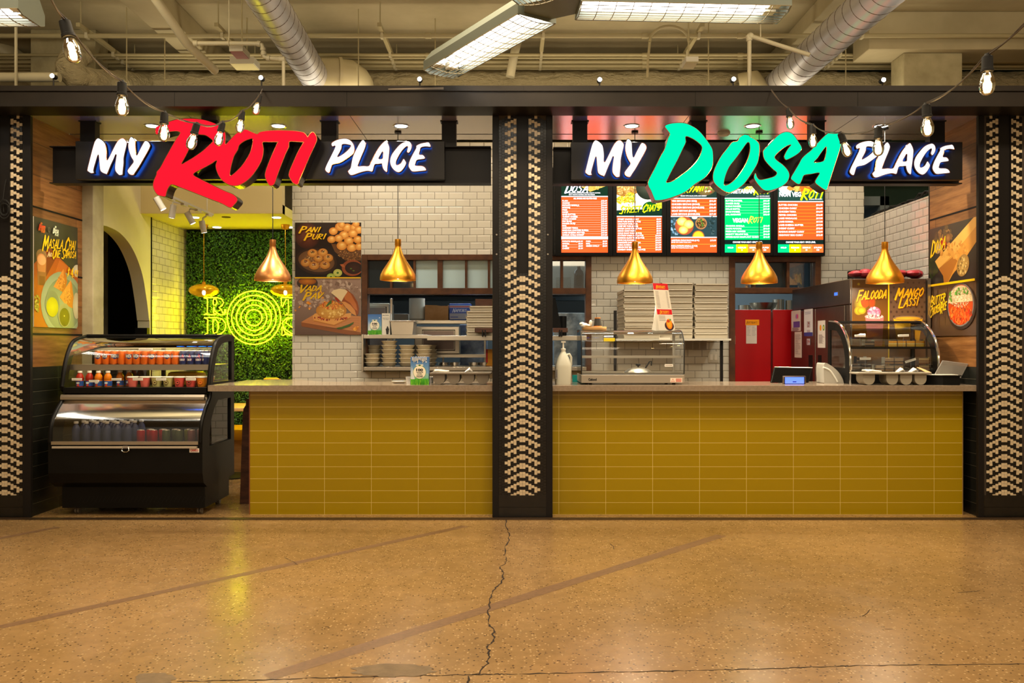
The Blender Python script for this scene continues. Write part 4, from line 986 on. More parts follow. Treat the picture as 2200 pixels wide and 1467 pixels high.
def paint_front(A, W, H):
    # top half: pani puri   (canvas 1000 x ~1690)
    k = W / 745.0
    def q(x, y): return ((x - 73) * k, (y - 92) * k)
    A.rect(0, 0, W, q(0, 716)[1], rgb(44, 27, 20), rgb(30, 20, 16))
    x, y = q(210, 240); A.ell(x, y, 190, 200, rgb(128, 66, 42), rgb(60, 30, 20), hx=40, hy=-30)
    # basket
    A.poly([q(480, 330), q(818, 360), q(818, 520), q(640, 520), q(520, 420)], rgb(110, 70, 35))
    x, y = q(700, 440); A.blobs(x, y, 190, 110, 220, 5, 15, [rgb(176, 120, 62), rgb(90, 55, 28), rgb(200, 150, 84), rgb(60, 36, 20)], 31, 0.5)
    for (a, b, r) in ((580, 140, 56), (660, 150, 55), (740, 150, 50), (790, 175, 50), (600, 120, 40), (760, 110, 40), (505, 190, 50), (625, 235, 56), (725, 215, 54), (565, 270, 50), (485, 283, 48), (680, 300, 54), (780, 285, 50), (600, 355, 58), (712, 375, 56), (795, 365, 48)):
        x, y = q(a, b); A.ell(x, y, r * k, r * .86 * k, rgb(255, 202, 110), rgb(206, 122, 36), hx=8, hy=-14)
        A.ell(x + 4, y - 18, r * .45 * k, r * .28 * k, rgb(255, 222, 150), rgb(244, 180, 84), rot=-.3)
    # plate with filled puris
    x, y = q(315, 530); A.ell(x, y, 236 * k, 150 * k, rgb(84, 52, 34), rgb(52, 32, 22), rot=.15); A.ell(x, y - 4, 205 * k, 122 * k, rgb(160, 116, 74), rgb(112, 76, 46), rot=.15)
    A.blobs(x, y, 200, 110, 260, 3, 9, [rgb(216, 170, 100), rgb(90, 60, 40), rgb(236, 200, 140), rgb(190, 90, 40), rgb(220, 130, 40)], 33)
    for (a, b, r) in ((272, 438, 57), (388, 430, 55), (195, 545, 55), (338, 495, 52), (448, 492, 56), (290, 578, 58), (412, 570, 58)):
        x, y = q(a, b); A.ell(x, y, r * k, r * .82 * k, rgb(250, 196, 104), rgb(200, 122, 44), hx=6, hy=-16); A.ell(x, y - 14 * k, r * .42 * k, r * .3 * k, rgb(120, 52, 20), rgb(160, 84, 30))
        A.blobs(x, y - 12 * k, r * .5, r * .35, 9, 4, 9, [rgb(240, 210, 160), rgb(60, 110, 34), rgb(240, 220, 190)], int(a))
    # pot with brown liquid
    x, y = q(720, 605); A.ell(x, y, 118 * k, 92 * k, rgb(178, 96, 52), rgb(150, 74, 38)); A.poly([q(580, 565), q(620, 560), q(640, 600), q(600, 590)], rgb(190, 104, 56)); A.ell(x + 18, y, 96 * k, 70 * k, rgb(64, 30, 20), rgb(40, 18, 12)); A.ell(x - 20, y + 10, 16, 10, rgb(90, 120, 40)); A.ell(x + 20, y + 42, 16, 9, rgb(90, 120, 40))
    for a, b, r, c in ((556, 660, 50, rgb(196, 200, 90)), (480, 706, 48, rgb(150, 180, 60))):
        x, y = q(a, b); A.ell(x, y, r * k, r * .85 * k, rgb(226, 224, 130), c); A.ell(x, y, r * .28 * k, r * .24 * k, rgb(70, 120, 40))
    ys = q(0, 716)[1]
    # bottom half: vada pav
    A.rect(0, ys, W, H, rgb(170, 140, 124), rgb(96, 74, 64)); A.blobs(W / 2, ys + 250, 520, 230, 200, 6, 40, [rgb(188, 160, 142), rgb(150, 120, 104), rgb(200, 176, 158), rgb(132, 104, 90)], 41)
    x, y = q(215, 760); A.ell(x, y + 20, 118 * k, 70 * k, rgb(70, 52, 44)); A.ell(x, y - 6, 100 * k, 40 * k, rgb(214, 130, 40), rgb(150, 80, 20))
    A.poly([q(145, 1215), q(320, 1110), q(818, 1150), q(818, 1358), q(690, 1358), q(150, 1262)], rgb(140, 82, 44)); A.poly([q(145, 1215), q(320, 1110), q(818, 1150), q(818, 1330)], rgb(196, 128, 76))
    for j in range(6): A.poly([q(180 + 40 * j, 1205 - 8 * j), q(800, 1300 - 25 * j), q(800, 1303 - 25 * j), q(180 + 40 * j, 1207 - 8 * j)], rgb(170, 104, 58))
    A.poly([q(275, 1145), q(300, 1118), q(640, 1120), q(712, 1110), q(700, 1170), q(520, 1258), q(290, 1205)], rgb(222, 158, 84)); A.poly([q(290, 1195), q(515, 1245), q(700, 1160), q(700, 1175), q(520, 1262), q(290, 1208)], rgb(180, 112, 50))
    x, y = q(480, 1168); A.blobs(x, y, 250, 36, 90, 5, 16, [rgb(150, 44, 16), rgb(190, 70, 20), rgb(110, 30, 12)], 43)
    x, y = q(485, 1085); A.ell(x, y, 172 * k, 96 * k, rgb(226, 176, 84), rgb(190, 124, 40)); A.blobs(x, y + 20, 190, 80, 70, 8, 22, [rgb(232, 190, 100), rgb(206, 150, 66), rgb(240, 204, 126)], 45)
    x, y = q(490, 1020); A.blobs(x, y, 205, 62, 210, 4, 15, [rgb(224, 110, 30), rgb(196, 76, 18), rgb(236, 150, 54), rgb(240, 180, 80)], 46)
    A.poly([q(420, 1050), q(440, 1010), q(478, 970), q(492, 968), q(488, 1000), q(452, 1030)], rgb(70, 110, 40)); A.poly([q(478, 970), q(490, 940), q(494, 968)], rgb(150, 110, 60))
    # top bun
    A.poly([q(483, 885), q(510, 855), q(580, 838), q(660, 848), q(730, 905), q(780, 990), q(795, 1060), q(790, 1120), q(770, 1145), q(700, 1080), q(640, 1040), q(600, 985), q(540, 930)], rgb(150, 76, 34))
    A.poly([q(483, 885), q(510, 855), q(580, 838), q(640, 846), q(670, 870), q(630, 930), q(600, 985), q(540, 930)], rgb(240, 214, 166)); A.poly([q(670, 870), q(700, 890), q(765, 1010), q(780, 1090), q(740, 1060), q(700, 1000), q(640, 960), q(630, 930)], rgb(196, 112, 56))
    A.poly([q(600, 985), q(640, 985), q(700, 1020), q(750, 1080), q(768, 1145), q(720, 1120), q(650, 1050)], rgb(214, 146, 78)); A.poly([q(525, 930), q(560, 950), q(590, 985), q(560, 985), q(530, 955)], rgb(170, 52, 20))
    for a, b, r in ((230, 1000, 30), (244, 1060, 20), (388, 940, 18), (128, 1043, 17), (365, 885, 24), (82, 1082, 16), (760, 1280, 42), (345, 905, 18)):
        x, y = q(a, b); A.blobs(x, y, r, r * .8, 12, r * .3, r * .6, [rgb(236, 150, 40), rgb(246, 180, 76), rgb(210, 120, 26)], a)
    A.poly([q(540, 1280), q(600, 1268), q(680, 1240), q(740, 1212), q(736, 1228), q(690, 1265), q(610, 1292), q(560, 1294)], rgb(60, 90, 34)); A.poly([q(420, 1268), q(540, 1280), q(545, 1286), q(420, 1272)], rgb(110, 80, 40))
    A.rect(0, ys - 9, W, ys + 9, YL)
    x, y = q(120, 190); A.brush('PANI', x, y + 20, 74, YL, w=320, t=.17, rise=.02); x, y = q(178, 275); A.brush('PURI', x, y + 15, 78, YL, w=325, t=.17, rise=.05)
    x, y = q(118, 865); A.brush('VADA', x, y + 10, 82, YL, w=345, t=.17, rise=.06); x, y = q(165, 950); A.brush('PAV', x, y + 10, 88, YL, w=295, t=.17, rise=.08)
k = (DB - 0.012) / F
poster('food_poster', 'tall two-part poster of pani puri and a vada pav bun on the white tiles', ((634 - 1100) * k, DB - 0.012, CH + (740 - 478) * k), (1, 0, 0), (0, 0, -1), (0, -1, 0), 142 * k, 241 * k, paint_front)
def paint_masala(A, W, H):
    # canvas from the oblique photo, straightened: 1000 x 1300
    A.rect(0, 0, W, H, rgb(58, 56, 38), rgb(50, 48, 32)); g = H / 1300.0
    A.poly([(0, 560 * g), (330, 330 * g), (1000, 620 * g), (1000, H), (0, H)], rgb(176, 84, 22)); A.poly([(330, 330 * g), (520, 400 * g), (200, 760 * g), (60, 620 * g)], rgb(124, 52, 16)); A.poly([(560, 460 * g), (760, 520 * g), (560, 800 * g), (380, 760 * g)], rgb(196, 100, 34))
    A.ell(990, 560 * g, 110, 80 * g, rgb(220, 210, 180), rgb(190, 180, 150))
    # chai glasses
    A.poly([(50, 440 * g), (270, 440 * g), (250, 800 * g), (80, 800 * g)], rgb(150, 100, 50)); A.ell(160, 440 * g, 112, 70 * g, rgb(120, 92, 50), rgb(150, 116, 66)); A.ell(160, 500 * g, 98, 78 * g, rgb(226, 160, 100), rgb(206, 136, 80)); A.poly([(66, 520 * g), (256, 520 * g), (240, 640 * g), (84, 640 * g)], rgb(196, 130, 66)); A.rect(110, 690 * g, 230, 800 * g, rgb(124, 74, 30)); A.ell(160, 500 * g, 90, 60 * g, rgb(230, 168, 108))
    # plate
    A.ell(640, 1000 * g, 500, 400 * g, rgb(190, 200, 156), rgb(140, 156, 118)); A.ell(660, 1010 * g, 420, 330 * g, rgb(150, 166, 124), rgb(120, 138, 100))
    A.poly([(650, 560 * g), (720, 640 * g), (740, 720 * g), (660, 860 * g), (420, 800 * g), (520, 700 * g)], rgb(196, 110, 34)); A.poly([(650, 560 * g), (660, 690 * g), (600, 840 * g), (420, 800 * g)], rgb(224, 146, 60))
    A.blobs(590, 740 * g, 90, 90, 60, 5, 14, [rgb(236, 160, 70), rgb(180, 96, 28), rgb(206, 124, 44)], 51)
    A.poly([(820, 690 * g), (850, 730 * g), (930, 1060 * g), (700, 1010 * g), (560, 920 * g), (660, 820 * g)], rgb(206, 120, 36)); A.poly([(820, 690 * g), (800, 900 * g), (700, 1010 * g), (560, 920 * g)], rgb(230, 150, 62)); A.blobs(740, 900 * g, 100, 100, 70, 5, 14, [rgb(240, 170, 80), rgb(186, 100, 30), rgb(214, 130, 48)], 52)
    A.ell(960, 1010 * g, 90, 170 * g, rgb(210, 200, 160), rgb(180, 170, 130))
    A.ell(390, 1010 * g, 160, 160 * g, rgb(96, 110, 80), rgb(120, 134, 100)); A.ell(390, 1050 * g, 135, 120 * g, rgb(206, 206, 24), rgb(180, 180, 14))
    A.ell(670, 1140 * g, 150, 150 * g, rgb(110, 124, 84), rgb(160, 160, 110)); A.ell(670, 1165 * g, 120, 115 * g, rgb(86, 78, 16), rgb(70, 66, 12)); A.ell(665, 1150 * g, 14, 10, rgb(210, 200, 90))
    A.blobs(50, 1020 * g, 60, 110, 50, 8, 26, [rgb(150, 136, 40), rgb(110, 100, 26), rgb(190, 176, 70)], 53)
    A.brush('MASALA CHAI', 170, 350 * g, 112 * g, YL, w=760, t=.165, rise=.07, first=1.6); A.brush('AND', 275, 440 * g, 48 * g, rgb(240, 210, 150), w=100, t=.165); A.brush('ONE SAMOSA', 380, 440 * g, 88 * g, YL, w=560, t=.165, rise=.07, first=1.45)
    A.brush('$', 720, 630 * g, 70 * g, YL, t=.165); A.brush('4.99', 800, 640 * g, 88 * g, YL, w=185, t=.165)
    # small round logos
    A.brush('MY', 120, 80 * g, 22 * g, rgb(240, 120, 20), t=.25); A.brush('ROTI', 80, 140 * g, 48 * g, rgb(226, 60, 20), w=130, t=.3, shadow=rgb(245, 190, 50)); A.brush('PLACE', 130, 170 * g, 22 * g, rgb(240, 120, 20), w=80, t=.25)
    A.brush('MY', 430, 80 * g, 22 * g, rgb(230, 240, 200), t=.25); A.brush('DOSA', 385, 140 * g, 44 * g, rgb(235, 240, 215), w=125, t=.28, shadow=rgb(40, 120, 60)); A.brush('PLACE', 430, 172 * g, 22 * g, rgb(230, 240, 200), w=80, t=.25)
    A.ell(300, 120 * g, 26, 30 * g, rgb(120, 110, 84)); A.ell(300, 120 * g, 21, 25 * g, rgb(58, 56, 38))
poster('food_poster', 'masala chai and samosa poster on the left wood wall above the drinks cooler', (-3.889, 6.815, 2.444), (0, 1, 0), (0, 0, -1), (1, 0, 0), 0.685, 0.90, paint_masala)
def paint_dosa(A, W, H):
    hs = H * 0.53
    A.rect(0, 0, W, hs, rgb(52, 42, 34), rgb(44, 38, 34))
    A.blobs(300, 130, 200, 110, 60, 20, 50, [rgb(120, 84, 44), rgb(90, 70, 40), rgb(150, 110, 60), rgb(70, 50, 34)], 61); A.ell(330, 190, 70, 60, rgb(210, 60, 30), rgb(150, 30, 16)); A.ell(200, 240, 80, 60, rgb(216, 190, 140), rgb(170, 130, 80)); A.ell(420, 150, 60, 50, rgb(176, 120, 60), rgb(110, 70, 34)); A.blobs(90, 440, 110, 120, 40, 20, 40, [rgb(50, 60, 26), rgb(38, 46, 22)], 62)
    A.poly([(140, 380), (1000, -30), (1000, 250), (760, 420), (520, 560), (360, 700), (330, 560), (220, 470)], rgb(206, 142, 54)); A.poly([(140, 380), (1000, -30), (1000, 90), (560, 330), (220, 470)], rgb(228, 172, 80)); A.poly([(220, 470), (520, 370), (620, 420), (420, 640), (350, 720), (320, 560)], rgb(170, 106, 36))
    A.blobs(560, 300, 300, 90, 60, 14, 40, [rgb(214, 150, 62), rgb(222, 164, 74), rgb(196, 130, 48)], 63)
    A.ell(730, 480, 130, 110, rgb(196, 160, 84), rgb(150, 112, 54), rot=-.6); A.blobs(730, 480, 100, 90, 50, 6, 20, [rgb(214, 184, 110), rgb(170, 130, 64), rgb(120, 90, 40)], 64)
    A.brush('DOSA', 40, 300, 130, YL, w=330, t=.165, rise=.16)
    A.rect(0, hs, W, H, rgb(92, 66, 44), rgb(70, 50, 36))
    rd = random.Random(66)
    for j in range(60):
        x = rd.uniform(0, 1000); y = rd.uniform(hs, H - 200); A.poly([(x, y), (x + rd.uniform(4, 14), y), (x + rd.uniform(0, 12), y + rd.uniform(80, 200))], rgb(*rd.choice(((78, 54, 36), (112, 84, 58), (60, 42, 30)))))
    cx, cy_ = 700, hs + (H - hs) * .43; ry = (H - hs) * .40; rx = 265
    A.ell(cx + 10, cy_ + 20, rx * 1.1, ry * 1.06, rgb(40, 30, 26)); A.ell(cx, cy_, rx, ry, rgb(150, 140, 130), rgb(110, 104, 100)); A.ell(cx, cy_, rx * .93, ry * .94, rgb(206, 84, 24), rgb(180, 60, 16))
    A.blobs(cx, cy_ + ry * .42, rx * .84, ry * .45, 200, 8, 26, [rgb(226, 80, 20), rgb(190, 44, 12), rgb(236, 120, 44), rgb(140, 50, 20), rgb(220, 100, 40)], 67)
    A.ell(cx, cy_ - ry * .12, rx * .92, ry * .78, rgb(222, 200, 158), rgb(206, 180, 136), a0=PI * 1.0, a1=2 * PI); A.blobs(cx, cy_ - ry * .36, rx * .82, ry * .48, 420, 4, 13, [rgb(240, 222, 184), rgb(206, 180, 136), rgb(250, 236, 206), rgb(190, 160, 116)], 68, 0.5)
    A.blobs(cx + 40, cy_ - ry * .6, rx * .5, ry * .2, 26, 8, 22, [rgb(70, 130, 44), rgb(96, 154, 60)], 69); A.blobs(cx - 190, cy_ - ry * .4, 30, 60, 12, 8, 16, [rgb(90, 150, 50)], 70)
    A.brush('BUTTER', 75, hs + 230, 92, YL, w=330, t=.17, rise=.1); A.brush('CHICKEN', 75, hs + 350, 84, YL, w=225, t=.17, rise=.16); A.brush('RICE', 300, hs + 310, 84, YL, w=135, t=.17, rise=.16)
    A.rect(0, hs - 12, W, hs + 12, YL)
poster('food_poster', 'rolled dosa and butter chicken rice poster on the right wood wall', (3.779, 7.59, 2.44), (0, -1, 0), (0, 0, -1), (-1, 0, 0), 0.785, 0.965, paint_dosa)
# ================================================================= HALL CEILING THINGS
def fixture(name, label, hub, arms, z, L0=0.09, L=1.30, group='fluorescent fixtures hanging in the hall'):
    t = thing(name, label, 'light fixture', (hub[0], hub[1], z), group)
    hw = 0.15
    hb = MB(); n = 6
    hb.prism([(hub[0] + 0.20 * math.cos(a * PI / 3 + PI / 6), hub[1] + 0.20 * math.sin(a * PI / 3 + PI / 6)) for a in range(6)], 'z', z + 0.02, z + 0.16)
    hb.build('hub', M['fix'], t)
    for ai, ang in enumerate(arms):
        a = math.radians(ang); R = Matrix.Translation((hub[0], hub[1], z)) @ Matrix.Rotation(a, 4, 'Z')
        x0, x1 = 0.17, 0.17 + L
        h = MB()
        sec = [(-hw, 0.0), (-hw, 0.07), (-0.08, 0.16), (0.08, 0.16), (hw, 0.07), (hw, 0.0), (hw - 0.006, 0.0), (hw - 0.012, 0.065), (0.07, 0.145), (-0.07, 0.145), (-hw + 0.012, 0.065), (-hw + 0.006, 0.0)]
        h.prism(sec, 'x', x0, x1); h.prism([(-hw, 0.0), (-hw, 0.07), (-0.08, 0.16), (0.08, 0.16), (hw, 0.07), (hw, 0.0), (0.1, -0.02), (-0.1, -0.02)], 'x', x1, x1 + 0.008).prism([(-hw, 0.0), (-hw, 0.07), (-0.08, 0.16), (0.08, 0.16), (hw, 0.07), (hw, 0.0)], 'x', x0 - 0.008, x0)
        h.xf(R); h.build('housing', M['fix'], t)
        rf = MB()
        rf.prism([(-hw + 0.012, 0.064), (-0.07, 0.144), (0.07, 0.144), (hw - 0.012, 0.064), (0.07, 0.142), (-0.07, 0.142)], 'x', x0 + 0.01, x1 - 0.01); rf.xf(R); rf.build('reflector', M['refl'], t)
        for k in range(4):
            yy = -0.105 + 0.07 * k
            tb = MB(); tb.cyl((x0 + 0.03, yy, 0.055), (x1 - 0.1, yy, 0.055), 0.013, n=10); tb.xf(R); tb.build('tube', M['tube_glow'], t)
        sk = MB()
        for k in range(2): sk.box(x1 - 0.1, x1 - 0.03, -0.09 + 0.11 * k, -0.02 + 0.11 * k, 0.03, 0.1)
        sk.xf(R); sk.build('socket', M['refl'], t)
        g = MB(); nb = 12
        for k in range(nb + 1):
            xx = x0 + (x1 - x0) * k / nb
            g.tube([(xx, -hw + 0.3 * j / 8, -0.022 * math.sin(PI * j / 8)) for j in range(9)], 0.003, 4)
        for j in range(9):
            yy = -hw + 0.3 * j / 8; zz = -0.022 * math.sin(PI * j / 8)
            g.tube([(x0, yy, zz), (x1, yy, zz)], 0.0026, 4)
        g.xf(R); g.build('wire_guard', M['wire'], t)
    return t
M['fix'] = mat('fixture_grey', rgb(120, 128, 120), 0.4, 0.2)
M['refl'] = mat('white_reflector', rgb(250, 246, 232), 0.35)
M['wire'] = mat('guard_wire', rgb(150, 135, 100), 0.5, 0.0)
zf = 3.50; dh = (zf - CH) * F / (740 - 22.0)
hubp = ((1186 - 1100) * dh / F, dh)
fixture('fluorescent_fixture', 'three-armed fluorescent fixture with wire guards, hanging at top centre', hubp, (3, 123, 243), zf)
d2_ = (zf - CH) * F / (740 - 38)
xr_ = (66 - 1100) * d2_ / F
fixture('fluorescent_fixture', 'fluorescent fixture arm cut by the top left corner of the frame', (xr_ - 1.47, d2_), (0, 120), zf)
for (x, y) in (hubp,):
    tag(MB().cyl((x, y, zf + 0.16), (x, y, ZC), 0.004, n=6).build('suspension_rod', M['pipe']), 'thin suspension rod above the three-armed fixture', 'rod')
# ducts
def spiral_duct(x0, y0, x1, y1, z0, z1, r, label, elbow):
    t = thing('spiral_duct', label, 'duct', ((x0 + x1) / 2, (y0 + y1) / 2, min(z0, z1) - r), 'spiral ducts')
    b = MB(); b.cyl((x0, y0, z0), (x1, y1, z1), r, n=40, caps=False)
    b.build('tube', M['galv'], t)
    s = MB(); N = 26; turns = (Vector((x1, y1, z1)) - Vector((x0, y0, z0))).length / 0.16
    ax = (Vector((x1, y1, z1)) - Vector((x0, y0, z0))); u = ax.normalized().orthogonal().normalized(); v = ax.normalized().cross(u)
    n = int(turns * N)
    s.tube([Vector((x0, y0, z0)) + ax * (i / n) + (u * math.cos(2 * PI * i / N) + v * math.sin(2 * PI * i / N)) * (r + 0.0006) for i in range(n + 1)], 0.0028, 4)
    s.build('seam', M['seam'], t)
    e = MB()
    for (pts, rr) in elbow: e.tube(pts, rr, 32)
    e.build('elbow', M['pipe_duct'], t)
    return t
M['seam'] = mat('duct_seam', rgb(92, 76, 62), 0.4, 0.6)
M['pipe_duct'] = mat('painted_duct', rgb(200, 188, 152), 0.4)
zd = 4.28; r_ = 0.155
spiral_duct(-1.89, 3.0, -2.14, 9.35, zd, zd, r_, 'silver spiral duct above the left stall, running toward the camera',
            [([(-2.05, 9.12, zd + 0.02), (-1.90, 9.12, zd + 0.02), (-1.80, 9.15, zd + 0.02), (-1.75, 9.24, zd - .0), (-1.74, 9.32, zd - .02)], 0.205), ([(-1.89, 9.10, zd + .02), (-1.86, 9.11, zd + .02)], 0.215)])
spiral_duct(3.148, 3.0, 2.96, 9.45, zd, zd, r_ + 0.01, 'silver spiral duct above the right stall, running toward the camera',
            [([(2.72, 9.3, zd - 0.5), (2.72, 9.32, zd - 0.1), (2.68, 9.38, zd + 0.0), (2.58, 9.42, zd - 0.02)], 0.185), ([(2.96, 9.40, zd), (2.95, 9.42, zd - 0.05), (2.94, 9.43, zd - 0.2), (2.94, 9.43, zd - 0.5)], 0.17)])
# wrapped duct behind the beam
from mathutils import noise as mn
def crumple(mb, amp, sc):
    for i, v in enumerate(mb.v):
        p = Vector(v) * sc; q = mn.noise_vector(Vector((p.x * .7, p.y, p.z))) + mn.noise_vector(p * 2.7) * .5
        mb.v[i] = tuple(Vector(v) + q * amp)
dw = 9.75; zw = CH + (740 - 180) * dw / F
wr = MB(); pts = []; rr = []; rd = random.Random(8); x = -4.38; k = 0
while x < 6.0:
    pts.append((x, dw, zw)); rr.append(0.132 - (0.009 if k % 19 == 0 else 0)); x += 0.032; k += 1
wr.tube(pts, rr, 32); crumple(wr, 0.02, 6.0)
tag(wr.build('wrapped_duct', M['wrap']), 'long crinkled foil-wrapped duct lying behind the dark beam', 'duct')
el = MB(); ep = [P(312, 180, 9.66), P(262, 180, 9.3), P(240, 181, 9.0), P(222, 181, 8.78), P(196, 178, 8.6), P(168, 168, 8.5), P(153, 148, 8.5), P(156, 128, 8.56), P(176, 108, 8.66)]; pp = []
for i in range(len(ep) - 1):
    for u in range(8): pp.append(ep[i].lerp(ep[i + 1], u / 8))
el.tube(pp, [0.125 + 0.02 * math.sin(PI * i / len(pp)) for i in range(len(pp))], 28); crumple(el, 0.02, 6.0)
tag(el.build('duct_elbow', M['wrap']), 'crinkled foil-wrapped duct elbow at top left beside the concrete column', 'duct')
dl = 8.2; zl = CH + (740 - 166) * dl / F
pl = MB().cyl((-5.8, dl, zl), ((128 - 1100) * dl / F, dl, zl), 0.046, n=20)
tag(pl.build('drain_pipe', M['pipe_light']), 'cream horizontal pipe lying on the beam at far left', 'pipe')
tag(MB().tube([P(-60, 60, 9.7), P(60, 150, 10.0), P(120, 200, 10.2)], 0.13, 20).build('duct_run', M['pipe_duct']), 'thick cream duct sloping down at the left edge, left of the concrete column', 'duct')
tag(MB().box((97 - 1100) * 8.1 / F, (101 - 1100) * 8.1 / F - 0.3 + 0.3, 8.1, 8.12, 3.9, ZC).build('hanger_rod', M['pipe_light']), 'flat hanger above the cream pipe at far left', 'rod')
bpy.data.objects['hanger_rod'].location.x = (33 - 1100) * 8.1 / F
# conduit rack: five parallel conduits with depth, hung on struts
zk = 4.60
rows_ = [(77, 0.024), (118, 0.017), (124.5, 0.015), (133, 0.021), (141.5, 0.022), (148, 0.014), (104, 0.008)]
names = ['thick cream conduit highest in the picture, crossing the whole hall ceiling', 'second conduit down on the ceiling rack', 'third conduit down on the ceiling rack', 'fourth conduit down on the ceiling rack', 'fat fifth conduit down on the ceiling rack', 'lowest conduit on the ceiling rack just above the wrapped duct', '']
for (py, r), nm in zip(rows_[:6], names):
    d = (zk - CH) * F / (740 - py); cdt = MB().cyl((-8.5, d, zk), (8.5, d, zk), r, n=12)
    for px in (920, 1590, 1385): x = (px - 1100) * d / F; cdt.cyl((x - 0.03, d, zk), (x + 0.03, d, zk), r * 1.3, n=12)
    tag(cdt.build('conduit', M['pipe']), nm, 'conduit', 'conduits on the ceiling rack')
for px, lb in ((178, 'beside the concrete column at left'), (472, 'left of the left spiral duct'), (818, 'near the middle left'), (1168, 'right of the hanging fixture arm'), (1505, 'above the green sign'), (1838, 'right of the right spiral duct')):
    x = (px - 1100) * 8.6 / F
    if px == 1838: x += .10
    t = thing('conduit_strut', 'slotted strut carrying the ceiling conduits, ' + lb, 'strut', (x, 9.2, zk + 0.02), 'struts holding the conduits')
    MB().box(x - 0.02, x + 0.02, 8.5, 9.80, zk + 0.026, zk + 0.066).build('channel', M['pipe'], t)
    for yy in (8.56, 9.78):
        MB().cyl((x, yy, zk + 0.066), (x, yy, ZC), 0.007, n=6).build('rod', M['pipe'], t)
    for py, r in rows_[:6]:
        d = (zk - CH) * F / (740 - py); MB().box(x - 0.014, x + 0.014, d - r - 0.006, d + r + 0.006, zk - r - 0.006, zk + 0.03).build('clamp', M['pipe_light'], t)
for px, d, zb, lb in ((770, 8.75, 4.05, 'thin threaded rod left of the middle, dropping behind the beam'), (935, 9.0, 4.05, 'threaded rod behind the left fixture arm'), (1522, 8.9, 4.05, 'threaded rod right of the fixture above the green sign'), (272, 8.7, 4.12, 'thin rod above the wrapped duct at left'), (354, 8.8, 4.1, 'short rod in front of the conduits at left'), (1817, 8.7, 4.08, 'thin rod right of the right spiral duct')):
    x = (px - 1100) * d / F
    tag(MB().cyl((x, d, zb), (x, d, ZC), 0.006, n=6).build('threaded_rod', M['pipe']), lb, 'rod')
dp = 9.35; x = (1095 - 1100) * dp / F
tag(MB().tube([P(1120, 58, dp), P(1112, 88, dp), P(1104, 120, dp), P(1096, 165, dp)], 0.05, 14).build('sprinkler_drop', M['pipe_light']), 'fat pipe dropping behind the tip of the left fixture arm', 'pipe')
# sprinkler pipes
d = 7.9
tag(MB().tube([P(244, -130, 6.9), P(322, -20, 7.5), P(400, 92, 7.95), P(462, 152, 8.5)], 0.042, 16).build('sloping_pipe', M['pipe_light']), 'cream pipe sloping down to the wrapped duct, left of the left spiral duct', 'pipe')
sp = thing('sprinkler_pipe', 'cream sprinkler branch pipe stepping down beside the left spiral duct', 'pipe', tuple(P(605, 178, d)))
MB().tube([P(421, 93, d), P(500, 93, d), P(556, 93.5, d), P(563, 97, d), P(565.5, 104, d), P(565.5, 116, d), P(568, 122, d), P(575, 125, d), P(603, 127, d)], 0.020, 12).build('branch', M['pipe_light'], sp)
MB().cyl(P(609, 126, d), P(609, 185, d), 0.016, n=12).build('drop', M['pipe_light'], sp)
for a, b in (((416, 93), (425, 93)), ((553, 93.5), (560, 95)), ((565.5, 103), (565.5, 109)), ((566, 112), (567, 119)), ((573, 125), (580, 125.5)), ((600, 127), (612, 127)), ((490, 93), (493, 93))): MB().cyl(P(a[0], a[1], d), P(b[0], b[1], d), 0.027, n=12).build('fitting', M['pipe_light'], sp)
MB().cyl(P(492, 93, d), (P(492, 93, d).x, d, ZC), 0.006, n=6).build('hanger', M['pipe_light'], sp)
sp = thing('sprinkler_pipe', 'cream sprinkler pipe with a ball elbow in front of the right spiral duct', 'pipe', tuple(P(1610, 178, d)))
MB().cyl(P(1610, 80, d), P(1610, 190, d), 0.019, n=12).build('drop', M['pipe_light'], sp)
e2 = MB(); c = P(1612, 78, d); e2.ell(c.x, c.y, c.z, .034, .034, .034); e2.cyl(P(1608, 76, d), P(1610, 88, d), 0.027, n=12); e2.build('fitting', M['pipe_light'], sp)
MB().tube([P(1612, 77, d), P(1670, 96, 7.8), P(1740, 118, 7.7)], 0.019, 12).build('branch', M['pipe_light'], sp)
MB().cyl(P(1634, 84, d), (P(1634, 84, d).x, d, ZC), 0.006, n=6).build('hanger', M['pipe_light'], sp)
# junction boxes
dj = 8.35
for (x0, y0, x1, y1, dd, lb) in ((492, 97, 522, 110, 8.2, 'small grey junction box with a red underside on the rack at left'), (493, 121, 545, 136, 8.8, 'grey junction box above the wrapped duct at left'), (1474, 121, 1501, 132, 8.2, 'pale junction box on the rack above the green sign')):
    a, b = P(x0, y0, dd), P(x1, y1, dd)
    t = thing('junction_box', lb, 'junction box', (a.x, dd, b.z))
    MB().box(a.x, b.x, dd, dd + 0.22, b.z, a.z).build('body', M['white_paint'], t, bevel=0.004)
    MB().cyl(((a.x + b.x) / 2, dd + .18, a.z), ((a.x + b.x) / 2, dd + .18, ZC), .008, n=8).build('hanger', M['pipe'], t)
    MB().box(a.x + 0.006, b.x - 0.006, dd + 0.006, dd + 0.214, b.z - 0.004, b.z).build('cover', mat('jb_cover', rgb(150, 60, 36) if x0 == 492 else rgb(196, 186, 140), 0.5), t)
fx = MB(); fx.tube([P(1396 + 42 - 42 * math.cos(a * PI / 12), 90 - 34 * math.sin(a * PI / 12), 8.62) for a in range(13)] , 0.015, 8)
fx.tube([P(1396, 90, 8.62), P(1392, 130, 8.7), P(1391, 165, 8.8)], 0.013, 8)
tag(fx.build('flexible_conduit', M['pipe']), 'arched flexible conduit above the middle of the right stall', 'conduit')
